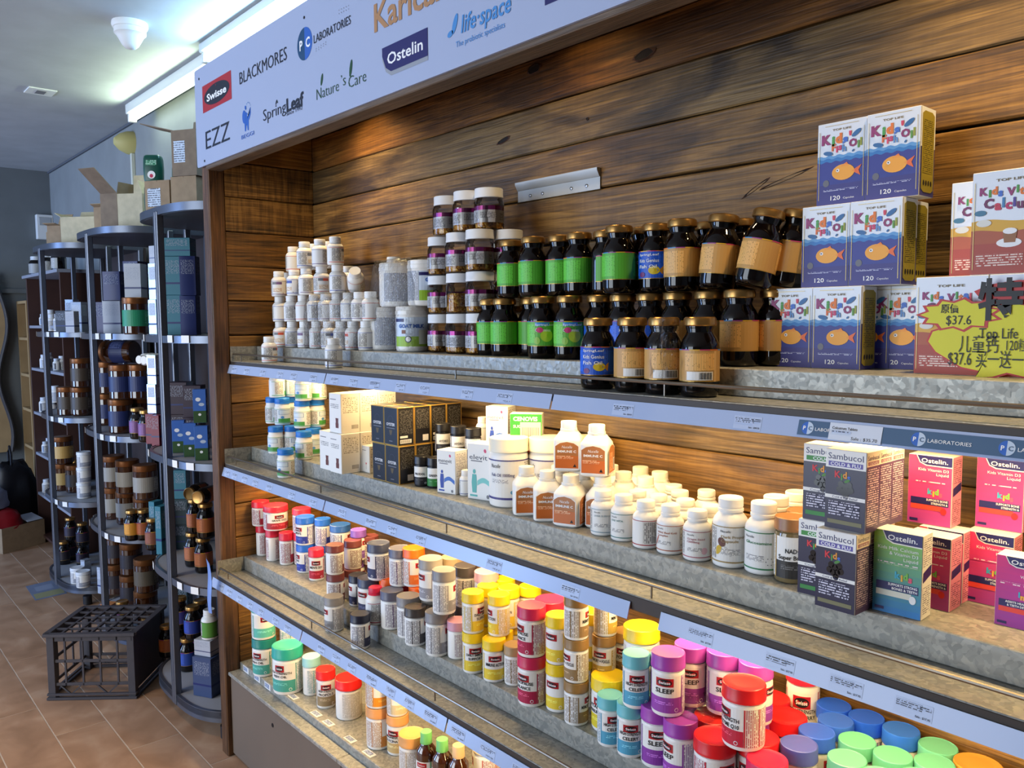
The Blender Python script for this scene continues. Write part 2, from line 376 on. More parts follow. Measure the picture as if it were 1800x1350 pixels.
def plank(L, h, axis, seed, mat, th=.018):
    """board with uneven sawn edges, chamfered front"""
    r = random.Random(seed); n = max(6, int(L/.09)); b = MB(); vs = []; fs = []
    lo = hi = 0; LO = []; HI = []
    for i in range(n+1):
        lo = lo*.7+r.uniform(-.0011, .0011); hi = hi*.7+r.uniform(-.0011, .0011); LO.append(.0016+lo); HI.append(h-.0016+hi)
    for i in range(n+1):
        x = L*i/n; a, c = LO[i], HI[i]
        for (d, z) in ((th, a), (.003, a), (0, a+.003), (0, c-.003), (.003, c), (th, c)): vs.append((x, d, z) if axis == 'x' else (-d, x, z))
    for i in range(n):
        for k in range(5): fs.append((i*6+k, (i+1)*6+k, (i+1)*6+k+1, i*6+k+1))
    fs += [tuple(range(6)), tuple(range(n*6, n*6+6))[::-1]]
    b.add(vs, fs, mat); me = b.mesh('plank', 25); fix_normals(me); return me
for k in range(-1, 20):
    z = Z0+k*PH; q = {17: 2, 16: 1, 15: 0, 14: 0}.get(k, k % 3)
    zl, zh = max(z, .05), min(z+PH, 2.34)
    if zh-zl < .03: continue
    L = XR; me = plank(L, zh-zl, 'x', 100+k, PLANKS[q]); link('plank', me, wb, (0, YD+random.uniform(-.001, .0015), zl))
# knots, a slot and splits in the upper boards
KN = M('knot_dark', (24, 14, 9), .8); KNR = M('knot_rim', (70, 38, 18), .7)
def knot(u, v, rx, rz, tilt):
    p = on_y(u, v, YD); b = MB(); n = 18; vs = []; fs = []; rr = random.Random(int(u))
    for j, (sc, dy, m) in enumerate(((1.25, -.0003, 0), (1.0, -.0018, 0), (.8, -.0006, 1), (.0, -.0005, 1))):
        for i in range(n):
            a = 2*PI*i/n; w = 1+.12*rr.uniform(-1, 1) if sc > .5 else 1
            x, z = rx*sc*w*math.cos(a), rz*sc*w*math.sin(a); c, s = math.cos(tilt), math.sin(tilt); vs.append((x*c-z*s, dy, x*s+z*c))
    for j in range(3):
        b.add(vs[j*n:(j+2)*n], [(i, (i+1) % n, n+(i+1) % n, n+i) for i in range(n)], KNR if j == 0 else KN)
    o = b.build('knot', wb, p)
for a in ((939, 121, .021, .010, .1), (1132, 96, .026, .009, .12), (885, 247, .022, .005, .2), (1033, 209, .004, .003, 0), (1380, 315, .05, .003, .25), (1330, 330, .03, .003, .5), (1590, 265, .05, .003, .06)): knot(*a)
bracket = thing('metal_bracket', 'short grey metal hanging bar screwed to the plank wall', 'bracket', (1.247, YD, 1.825))
MB().box(-.142, .142, -.004, 0, -.024, .024, M('galvanised_pale', (176, 174, 168), .5, metal=.35)).build('back_plate', bracket); MB().prism([(-.0145, .024), (-.0145, .018), (-.006, .004), (-.004, .004), (-.004, .024)], -.142, .142, MATS['galvanised_pale'], 'x').build('hook_lip', bracket)
for x in (-.095, -.05, .05, .1): MB().lathe([(.004, 0), (.004, .002), (.002, .003)], STEEL, 10).build('screw', bracket, (x, -.004, -.012), (PI/2, 0, 0))
# --- end panel
ep = thing('end_panel', 'tall timber end panel of the shelving with a thick front post', 'panel', (0, 0, 0))
MB().cbox(-.052, .001, 0, .054, 0, 2.33, POSTW, .004).build('post', ep)
MB().box(-.045, -.02, .054, YW-.002, 0, 2.33, DARKGAP).build('backing', ep); MB().box(-.052, -.045, .054, YW-.002, 0, 2.33, POSTW).build('outer_skin', ep)
for k in range(-1, 20):
    z = Z0+k*PH; zl, zh = max(z, .05), min(z+PH, 2.33)
    if zh-zl < .03: continue
    link('plank', plank(YD-.055, zh-zl, 'y', 300+k, SIDEP[0 if k in (15, 16) else 1]), ep, (-.001+random.uniform(-.0015, .001), .055, zl))
# ================================================================ sign board
SIGNP = M('sign_face', (168, 180, 208), .38); sgn = thing('sign_board', 'long white header sign with supplement brand logos above the shelves', 'sign', (0, 0, 0))
ZS0, ZS1, YS = 2.007, 2.318, -.012
pts = []
for cx_, cz_, a0 in ((-.055+.01, ZS1-.01, 90), (-.055+.01, ZS0+.01, 180)):
    for k in range(5): a = math.radians(a0+k*22.5); pts.append((cx_+.01*math.cos(a), cz_+.01*math.sin(a)))
pts += [(XR, ZS0), (XR, ZS1)]
MB().prism(pts, YS, YS+.006, SIGNP, 'y').build('face', sgn)
BEAM = wood_mat('beam_timber', (66, 52, 40), (96, 78, 60), (120, 100, 80), 0, .2, .0)
MB().cbox(.0015, XR, YS+.0065, .046, 1.995, 2.06, BEAM, .002).build('beam', sgn); MB().box(.0015, XR, -.004, YD-.002, 2.300, 2.316, BEAM).build('canopy', sgn)
for u, v in ((350, 139), (360, 283), (535, 31)):
    p = on_y(u, v, YS); MB().lathe([(.0038, 0), (.0038, .0015), (.002, .0022)], BLACK, 10).build('screw', sgn, (p.x, YS, p.z), (PI/2, 0, 0))
LB = M('logo_blue', (44, 98, 186), .4); LB2 = M('logo_lightblue', (72, 140, 205), .4); LN = M('logo_navy', (34, 32, 96), .4); LG = M('logo_green', (30, 74, 44), .4); LBR = M('logo_brown', (176, 132, 92), .4); LSW = M('logo_sign_red', (172, 36, 48), .4); LSB = M('logo_dark', (24, 30, 46), .4); LGR = M('logo_grey', (150, 156, 166), .4)
def S(u, v): p = on_y(u, v, YS); return p.x, p.z
def logo(name, fn): 
    P = Print(lambda s, t, l: (s, YS-.0002-l*.00035, t)); fn(P); return link(name, P.mesh(name), sgn)
def tx(P, t, a, b, h, m, bold=0, l=3, **k):            # lettering from pixel a to pixel b (mid-height), h in metres
    (x0, z0), (x1, z1) = S(*a), S(*b); P.text(t, (x0+x1)/2, (z0+z1)/2, h, m, l, w=x1-x0, bold=bold, **k)
def hgt(u, v0, v1): return S(u, v0)[1]-S(u, v1)[1]
def lg1(P):
    c = [S(354.7, 153), S(404.7, 124), S(409, 173), S(358, 199)]; x0, x1 = (c[0][0]+c[3][0])/2, (c[1][0]+c[2][0])/2; z1, z0 = (c[0][1]+c[1][1])/2, (c[2][1]+c[3][1])/2
    P.rect(x0, x1, z0, z1, LSW, 1); P.ell((x0+x1)/2, (z0+z1)/2, (x1-x0)*.44, (z1-z0)*.37, LSB, 2, 28)
    P.text('Swisse', (x0+x1)/2, (z0+z1)/2-.002, (z1-z0)*.27, INKW, 3, w=(x1-x0)*.68, bold=.03); P.ell((x0+x1)/2-.004, (z0+z1)/2+.024, .002, .003, LSW, 3, 8)
logo('logo', lg1)
def serif(P, word, a, b, h, m):                        # lettering with slab feet
    (x0, z0), (x1, z1) = S(*a), S(*b); n = len(word); zc = (z0+z1)/2
    P.text(word, (x0+x1)/2, zc, h, m, 3, w=x1-x0, bold=-.005)
    vs, fs, bb = text_geo(word, -.005)
    adv = 0
    for ch in word:
        g = text_geo(ch, -.005)[2]
    return P
logo('logo', lambda P: serif(P, 'BLACKMORES', (421.5, 138), (504.5, 94), hgt(460, 105, 127), LSB))
def lg2(P):
    x, z = S(535.7, 77); r = abs(S(549, 77)[0]-S(522.5, 77)[0])/2; r = max(r, .03)
    n = 24; P.poly([(x+r*math.cos(PI/2+PI*k/n), z+r*math.sin(PI/2+PI*k/n)) for k in range(n+1)], M('logo_pc_dark', (22, 72, 112), .4), 1)
    P.poly([(x+r*math.cos(-PI/2+PI*k/n), z+r*math.sin(-PI/2+PI*k/n)) for k in range(n+1)], LB, 1)
    P.text('P', x-r*.45, z, r*.62, INKW, 3, bold=.03); P.text('C', x+r*.45, z, r*.62, INKW, 3, bold=.03)
    tx(P, 'LABORATORIES', (552, 68), (617, 36), hgt(585, 45, 60)*1.0, LSB)
    for k in range(10):
        a, b = S(596+k % 5*4.2, 24-k % 5*2-k//5*6); P.ell(a, b, .0014, .0014, LGR, 2, 8); a, b = S(556+k % 5*4.2, 90-k % 5*3-k//5*4); P.ell(a, b, .0014, .0014, LGR, 2, 8)
logo('logo', lg2)
def lg3(P):
    (x0, z0), (x1, z1) = S(672, 86), S(752, 52); zb, zt = S(752, 98)[1], S(752, 48)[1]
    sh = [(x0, zt), (x1, zt), (x1, zb), (x0+.035, zb), (x0+.014, zb+.012), (x0, zb+.04)]
    P.poly([(a, b-.009) for a, b in sh], LGR, 1); P.poly(sh, LN, 2); P.text('Ostelin', (x0+x1)/2+.002, (zt+zb)/2, (zt-zb)*.44, INKW, 3, w=(x1-x0)*.78, bold=.015)
logo('logo', lg3)
def lg4(P):
    tx(P, 'life·space', (811, 42), (898, 5), .034, LB2, .015, slant=.15); tx(P, 'The probiotic specialists', (802, 77), (888, 45), .011, LB2, 0)
    x, z = S(800, 42); P.ell(x, z, .007, .02, LB2, 2, 16, -.4); x, z = S(792, 60); P.ell(x, z, .010, .006, LB2, 2, 14, .3)
logo('logo', lg4)
logo('logo', lambda P: tx(P, 'EZZ', (362, 246), (404, 231), hgt(383, 222, 254), LSB, -.005))
def lg5(P):                                            # blue elephant with raised trunk and water drops
    x, z = S(434, 211); k = .0115
    body = [(-1.6, 1.6), (-.9, 2.0), (.0, 1.7), (.8, 1.2), (1.3, .9), (1.9, 1.4), (2.1, 2.4), (2.5, 2.5), (2.5, 1.2), (1.9, .3), (1.2, -.2), (1.0, -2.4), (.3, -2.4), (.1, -1.2), (-.4, -1.2), (-.6, -2.4), (-1.3, -2.4), (-1.5, -.2)]
    P.fan((x, z), [(x+a*k, z+b*k*1.1) for a, b in body], LB, 1); P.ell(x-.018, z+.012, .012, .019, LB, 2, 16); P.ell(x+.008, z+.012, .003, .003, SIGNP, 3, 10)
    for j in range(6): a = math.radians(20+j*26); P.ell(x+.012+.016*math.cos(a), z+.032+.016*math.sin(a), .0016, .0016, LB2, 2, 8)
    P.ell(x-.006, z+.036, .005, .007, LB, 2, 10, .5); tx(P, 'BEGGI', (425, 241), (447, 234), .011, LB, 0)
logo('logo', lg5)
def lg6(P):
    tx(P, 'Spring', (463, 202), (503, 188), .030, LSB, -.006); tx(P, 'Leaf', (504, 184), (534, 174), .036, LSB, .03); tx(P, 'Since 1992', (504, 200), (532, 190), .009, LSB, 0)
    x, z = S(486, 180); P.ell(x, z, .003, .008, LSB, 2, 10, -.6); P.ell(x+.006, z+.001, .002, .006, LSB, 2, 10, .5)
logo('logo', lg6)
def lg7(P):
    tx(P, 'Nature', (557, 166), (596, 151), .026, LG, -.012); tx(P, '’s', (600, 142), (608, 140), .026, LG, -.012); tx(P, 'Care', (613, 146), (644, 132), .026, LG, -.012)
    x, z = S(566, 140); P.ell(x, z, .005, .015, LG, 2, 12, -.3); x, z = S(617, 120); P.ell(x, z, .006, .020, LG, 2, 12, -.25)
logo('logo', lg7)
logo('logo', lambda P: tx(P, 'Karicare', (658, 23), (806, -34), .062, LBR, .02))
def lg8(P):
    (x0, z0), (x1, z1) = S(958, 10), S(1050, -20); P.rect(x0, x1, z0, z0+.05, LN, 1)
logo('logo', lg8)
# downlights tucked up behind the sign
for i, x in enumerate((.42, 1.36, 2.3)):
    d = thing('downlight', ['small recessed downlight nearest the end panel above the planks', 'middle recessed downlight behind the header sign', 'recessed downlight above the stacked fish oil cartons'][i], 'lamp', (x, .20, 2.300), 0, 'downlights behind the sign')
    MB().lathe([(.038, -.012), (.042, -.012), (.042, 0), (.038, 0)], STEEL, 24).build('rim', d); MB().lathe([(.034, -.006), (.034, 0)], M('downlight_lens', (255, 220, 170), .4, emit=(255, 205, 140), es=3), 20).build('lens', d)
    light('downlight_beam', 'SPOT', (x, .21, 2.284), (math.radians(-2), 0, 0), (30, 9, 40)[i], (1, .70, .34), .03, spot=118, blend=.9)
# ================================================================ fluorescent battens on the ceiling line
TUBEM = M('tube_glow', (255, 255, 255), .4, emit=(205, 230, 255), es=9); TUBEG = M('tube_glow_green', (255, 255, 255), .4, emit=(236, 255, 226), es=9); BATTEN = M('batten_white', (215, 218, 216), .5)
for i, (xa, xb, mt, col, pw) in enumerate(((-.68, .62, TUBEM, (.36, .66, 1.0), 13), (-1.84, -.72, TUBEG, (.80, 1.0, .72), 4.5), (.72, 2.0, TUBEM, (.50, .76, 1.0), 13))):
    b = thing('fluorescent_batten', ['fluorescent batten glowing bluish white above the header sign', 'fluorescent batten glowing greenish white over the glass cabinets', 'fluorescent batten further along above the sign, out of frame'][i], 'lamp', (0, 0, 0))
    ty, tz = (.272, 2.562) if i != 1 else (.325, 2.548)
    MB().cbox(xa, xb, ty-.028, ty+.03, tz+.02, ZC-.001, BATTEN, .004).build('housing', b); MB().tube([(xa+.03, ty, tz), (xb-.03, ty, tz)], .0155, mt, 14).build('tube', b)
    for x in (xa+.006, xb-.03): MB().cbox(x, x+.024, ty-.02, ty+.02, tz-.02, tz+.022, BATTEN, .003).build('holder', b)
    light('tube_light', 'AREA', ((xa+xb)/2, ty-.018, tz), (math.radians(-75), 0, 0), pw, col, xb-xa-.06, .03)
# added, unseen ceiling lamp to warm the floor (beam set with the large lights)
al = thing('added_aisle_lamp', 'round warm downlight added out of view over the aisle', 'lamp', (-.35, -1.0, ZC)); MB().lathe([(.05, -.014), (.058, -.014), (.06, 0), (.05, 0)], STEEL, 24).build('rim', al); MB().lathe([(.048, -.008), (.048, 0)], MATS['downlight_lens'], 20).build('lens', al)
# ================================================================ shelves
def galv(name, a, b_, sc):
    m = M(name, a, .42, metal=.25); nt = m.node_tree; bs = nt.nodes['Principled BSDF']; tc = N(nt, 'ShaderNodeTexCoord')
    n = N(nt, 'ShaderNodeTexNoise'); n.inputs['Scale'].default_value = 40; n.inputs['Detail'].default_value = 2; nt.links.new(tc.outputs['Object'], n.inputs['Vector'])
    mp = N(nt, 'ShaderNodeVectorMath', operation='SCALE'); mp.inputs['Scale'].default_value = .03; nt.links.new(n.outputs['Color'], mp.inputs[0])
    ad = N(nt, 'ShaderNodeVectorMath', operation='ADD'); nt.links.new(tc.outputs['Object'], ad.inputs[0]); nt.links.new(mp.outputs[0], ad.inputs[1])
    v = N(nt, 'ShaderNodeTexVoronoi'); v.inputs['Scale'].default_value = sc; nt.links.new(ad.outputs[0], v.inputs['Vector'])
    sp = N(nt, 'ShaderNodeSeparateColor'); nt.links.new(v.outputs['Color'], sp.inputs[0])
    nt.links.new(ramp(nt, sp.outputs[0], [(.1, C(*b_)), (.9, C(*a))]), bs.inputs['Base Color'])
    nt.links.new(ramp(nt, sp.outputs[1], [(0, (.32, .32, .32, 1)), (1, (.55, .55, .55, 1))]), bs.inputs['Roughness']); return m
GALV = galv('galvanised_steel', (170, 168, 158), (140, 141, 134), 140); EDGE = M('shelf_edge', (58, 50, 44), .55); ACRYL = M('ticket_holder', (166, 182, 214), .22); RAIL = M('rail_metal', (128, 118, 104), .3, metal=.8)
TICK = print_mat('price_ticket', (178, 192, 220), (34, 36, 48), 4.0, False, .47); TICKB = print_mat('price_ticket_bold', (180, 193, 220), (16, 18, 28), 3.0, False, .44); TPAP = M('ticket_paper', (178, 192, 220), .35)
SH = {1: (.0551, 1.3691), 2: (.0239, 1.0244), 3: (-.0146, .6461)}; HR = .0475; DR = .0925
RS = {k: z+HR for k, (y, z) in SH.items()}; RY = {k: y+DR for k, (y, z) in SH.items()}
def strip_map(y, z): return lambda s, t, l: (s, y-.0128+t*.30-l*.0004, z-.0405+t*.95)
TK = {1: [(0.03, 0), (.13, 0), (.25, 0), (.37, 0), (.46, 0), (.58, 0), (.70, 0), (.80, 0), (.90, 1), (1.02, 0), (1.12, 0), (1.28, 0), (1.40, 0), (1.52, 1), (1.72, 1), (1.97, 0)],
      2: [(.02, 0), (.08, 0), (.16, 0), (.24, 0), (.34, 0), (.49, 0), (.62, 0), (.78, 0), (.92, 1), (1.02, 0), (1.14, 0), (1.40, 0), (1.62, 1), (1.75, 1), (1.91, 0), (2.05, 1), (2.15, 0), (2.24, 0)],
      3: [(.03, 0), (.10, 0), (.18, 0), (.26, 0), (.34, 0), (.44, 0), (.52, 0), (.60, 0), (.72, 0), (.80, 0), (.88, 0), (.97, 1), (1.06, 0), (1.14, 0), (1.22, 1), (1.32, 1), (1.42, 0), (1.52, 0), (1.65, 0)]}
names = {1: 'top', 2: 'middle', 3: 'lower'}
for k, (y, z) in SH.items():
    s = thing('metal_shelf', f'{names[k]} galvanised steel shelf with step, rail and sloping price strip', 'shelf', (0, 0, 0), 0, 'galvanised shelves')
    MB().cbox(.0025, XR, y, YD-.003, z-.012, z, GALV, .0012).build('plate', s)
    MB().cbox(.0025, XR, y-.001, y+.012, z-.0265, z-.0015, EDGE, .001).build('front_edge', s)
    MB().cbox(.0025, XR, y+DR, YD-.004, z+.0005, z+HR, GALV, .0015).build('step', s)
    MB().prism([(y, z), (y+DR-.001, z), (y+DR-.001, z+HR), (y, z+.049)], .0012, .0028, GALV, 'x').build('end_lip', s)
    r = MB().tube([(.004, y+.010, z+.023), (XR, y+.010, z+.023)], .0033, RAIL, 8).build('rail', s)
    for i in range(6): MB().cbox(.0655+i*.5845, .0685+i*.5845, y+.0085, y+.0115, z, z+.022, RAIL, .0005).build('rail_post', r)
    segs = {1: [(-.02, .665), (.67, 1.56), (1.565, XR)], 2: [(-.035, .70), (.705, 1.785), (1.852, XR)], 3: [(-.03, .62), (.625, 1.30), (1.305, XR)]}[k]
    fm = strip_map(y, z)
    for a, b in segs:
        mb = MB(); vs = [fm(a, 0, 0), fm(b, 0, 0), fm(b, .030, 0), fm(a, .030, 0)]; vs += [(p[0], p[1]+.0022, p[2]-.0006) for p in vs]
        mb.add(vs, [(0, 1, 2, 3), (7, 6, 5, 4), (0, 4, 5, 1), (1, 5, 6, 2), (2, 6, 7, 3), (3, 7, 4, 0)], ACRYL); st = mb.build('price_strip', s)
        for x, bold in TK[k]:
            if a <= x < b-.05:
                P = Print(fm); wd = .048 if bold or x > 1.3 else .040
                P.rect(x, x+wd, .003, .0235, TPAP, 1); P.rect(x+.002, x+wd*.72, .0125, .0215, TICKB if bold else TICK, 2); P.rect(x+wd*.66, x+wd-.002, .016, .020, TICK, 2)
                if bold or x > 1.8: P.text({1: 'Sale : $28.50', 2: 'Sale : $17.95', 3: 'Sale : $24.95'}[k], x+wd-.002, .0065, .0026, BLACK, 3, align='r', bold=.01)
                else: P.rect(x+wd*.45, x+wd-.004, .0045, .0085, TICK, 2)
                link('price_ticket', P.mesh('price_ticket'), st)
        if k == 1 and a > 1.5:
            P = Print(fm); PCB = M('strip_blue', (62, 92, 124), .4); P.rect(2.078, 2.60, .004, .0262, PCB, 3)
            for x in (2.093, 2.247, 2.350, 2.452, 2.555):
                n = 14; r0 = .0092
                P.poly([(x+r0*math.cos(PI/2+PI*i/n), .015+r0*math.sin(PI/2+PI*i/n)) for i in range(n+1)], LB, 4); P.poly([(x+r0*math.cos(-PI/2+PI*i/n), .015+r0*math.sin(-PI/2+PI*i/n)) for i in range(n+1)], M('strip_pale', (190, 206, 224), .4), 4)
                P.text('P', x-.0045, .015, .006, INKW, 5, bold=.02); P.text('C', x+.0045, .015, .006, PCB, 5, bold=.02); P.text('LABORATORIES', x+.012, .0145, .0046, INKW, 5, w=.052, align='l')
            link('brand_strip', P.mesh('brand_strip'), st)
            P = Print(fm); P.rect(2.126, 2.200, .002, .0265, M('ticket_pale', (206, 214, 228), .4), 5); P.text('Colostrum Tablets', 2.130, .0195, .0038, BLACK, 6, w=.036, align='l', bold=.01); P.text('Sale : $35.70', 2.195, .0065, .0042, BLACK, 6, w=.036, align='r'); P.rect(2.130, 2.158, .0125, .0155, TICK, 6)
            link('price_ticket', P.mesh('price_ticket'), st)
    # LED strip under the plate
    ly = y+.135
    l = thing('led_strip', f'warm LED strip light under the {names[k]} galvanised shelf', 'lamp', (0, 0, 0), 0, 'under-shelf strip lights')
    MB().cbox(.04, XR-.05, ly-.012, ly+.012, z-.026, z-.0125, M('led_channel', (214, 208, 196), .5), .001).build('channel', l)
    MB().cbox(.045, XR-.055, ly-.008, ly+.008, z-.0285, z-.026, M('led_diffuser', (255, 240, 210), .4, emit=(255, 196, 112), es=4), .0006).build('diffuser', l)
    light('strip_light', 'AREA', (XR/2, ly, z-.031), (math.radians(6), 0, 0), {1: 12.5, 2: 13.5, 3: 12.5}[k], (1, .70, .33), XR-.1, .016)
# ================================================================ base cabinet
YB, ZB, YBR, ZBR = .013, .302, .052, .326
PANEL = wall_paint('laminate_panel', (112, 98, 84), 3); bc = thing('base_cabinet', 'low brown panelled base cabinet with a steel top under the shelves', 'cabinet', (0, 0, 0))
MB().cbox(.0025, .75, YB-.004, YBR+.01, ZB-.012, ZB, GALV, .002).build('top_edge', bc); MB().cbox(.7515, XR, YB-.004, YBR+.01, ZB-.012, ZB, GALV, .002).build('top_edge', bc)
MB().cbox(.0025, XR, YBR, YD-.004, ZB-.011, ZBR, GALV, .0015).build('deck', bc)
MB().box(.004, XR, .10, YD, 0, ZB-.012, DARKGAP).build('carcass', bc)
for a, b in ((.004, .757), (.76, 1.52), (1.523, 2.28), (2.283, XR)): MB().cbox(a, b, YB+.004, YB+.02, .012, ZB-.0125, PANEL, .001).build('front_panel', bc)
MB().lathe([(.007, 0), (.007, .001), (.005, .0015), (.005, .0002)], KN, 12).build('bolt_hole', bc, (.33, YB+.004, .235), (PI/2, 0, 0))
for i, x in enumerate((.03, .12, .20, .35, .50, .575, .70, .80, .93)):
    P = Print((lambda s, t, l: (s, YBR-.0004-l*.0004, t)) if i < 3 else (lambda s, t, l: (s, YBR+.006+t, ZBR+.0003+l*.0004)))
    z0 = ZB+.002 if i < 3 else 0
    P.rect(x, x+.045, z0, z0+.021, PAPER, 1).rect(x+.003, x+.036, z0+.004, z0+.018, TICK, 2); link('price_ticket', P.mesh('price_ticket'), bc)
# ================================================================ product kinds (meshes cached per kind)
def capmat(rgb, rough=.35): return M('cap_%d_%d_%d' % rgb, rgb, rough)
def inkmat(rgb): return M('ink_%d_%d_%d' % rgb, rgb, .45)
def cached(key, fn):
    if key not in KIND: KIND[key] = fn()
    return KIND[key]
def lathe_mesh(name, prof, m, seg=28, sq=None, angle=32):
    me = MB().lathe(prof, m, seg, sq=sq).mesh(name, angle); fix_normals(me); return me
def cap_prof(r, h, c=.0015, ridge=True):
    return [(r*.97, 0), (r, .001), (r, h*.22), (r*.985, h*.26), (r*.985, h-c*1.6), (r*.97, h-c*.5), (r*.93, h), (r*.90, h-.0006), (r*.5, h-.0008), (.001, h-.0008)] if ridge else [(r, 0), (r, h-c), (r-c, h), (.001, h)]
def tub(r, h, cap, band, title='', body=None, stripe=None, capf=.24, logo=True, sub=True, fade=None):
    """straight-sided supplement tub with a screw lid of about its own width"""
    key = ('tub', r, h, cap, band, title, stripe, capf, logo, body)
    def mk():
        ch = h*capf; rb = r*.955; bz = h-ch
        wm = body or WHITE
        b = lathe_mesh('body', [(rb*.90, 0), (rb*.97, .0015), (rb, .005), (rb, bz*.93), (rb*.96, bz*.965), (rb*.90, bz*.97), (rb*.90, bz+.002)], wm)
        c0 = lathe_mesh('lid', [(a, z+bz) for a, z in cap_prof(r, ch)], capmat(cap))
        P = Print(cyl_map(rb), rb); q = rb*PI/180
        t0, t1 = bz*.10, bz*.90; mid = t0+(t1-t0)*.42
        ink = inkmat(stripe or band)
        P.rect(-62*q, 62*q, mid, t1, PAPER, 1).rect(-62*q, 62*q, t0, mid, inkmat(band), 1)
        fine = print_mat('fine_%d_%d_%d' % (stripe or band), (222, 220, 218), tuple(int(c*.55+60) for c in (stripe or band)), 3.0, True, .44)
        for sg in (-1, 1):
            a, b2 = (66*q, 150*q) if sg > 0 else (-150*q, -66*q)
            P.rect(a, b2, t0, t1, fine, 1)
            e = 65*q*sg; P.rect(e-.0011, e+.0011, t0, t1, ink, 2)
            e = 108*q*sg; P.rect(e-.0007, e+.0007, t0, t1, ink, 2)
        if logo:
            lw, lh = min(.021, rb*.78), bz*.145; lz = t1-bz*.12
            P.rect(-lw*.75, lw*.75, lz-lh*.75, lz+lh*.5, RED, 2).ell(0, lz-lh*.12, lw*.62, lh*.5, BLACK, 3, 16).text('Swisse', 0, lz-lh*.12, lh*.42, INKW, 4, w=lw*.95, bold=.02)
        ls = title.split('|') if title else []
        for i, s in enumerate(ls):
            hh = min(bz*.085, .0075) if len(ls) > 1 else min(bz*.10, .0085)
            P.text(s, 0, mid+bz*(.145 if len(ls) == 1 else .20)-i*hh*1.5, hh, BLACK, 3, w=min(len(s)*hh*.80, rb*1.75), bold=.02)
        if sub:
            P.rect(-40*q, 30*q, mid-bz*.16, mid-bz*.08, print_mat('fine_on_%d_%d_%d' % band, band, tuple(min(255, c+70) for c in band), 3.2), 2)
            P.ell(42*q, t0+bz*.07, bz*.045, bz*.045, INKW, 2, 14).ell(42*q, t0+bz*.07, bz*.032, bz*.032, inkmat(band), 3, 14)
        return [('body', b), ('lid', c0), ('label', P.mesh('label'))]
    return cached(key, mk)
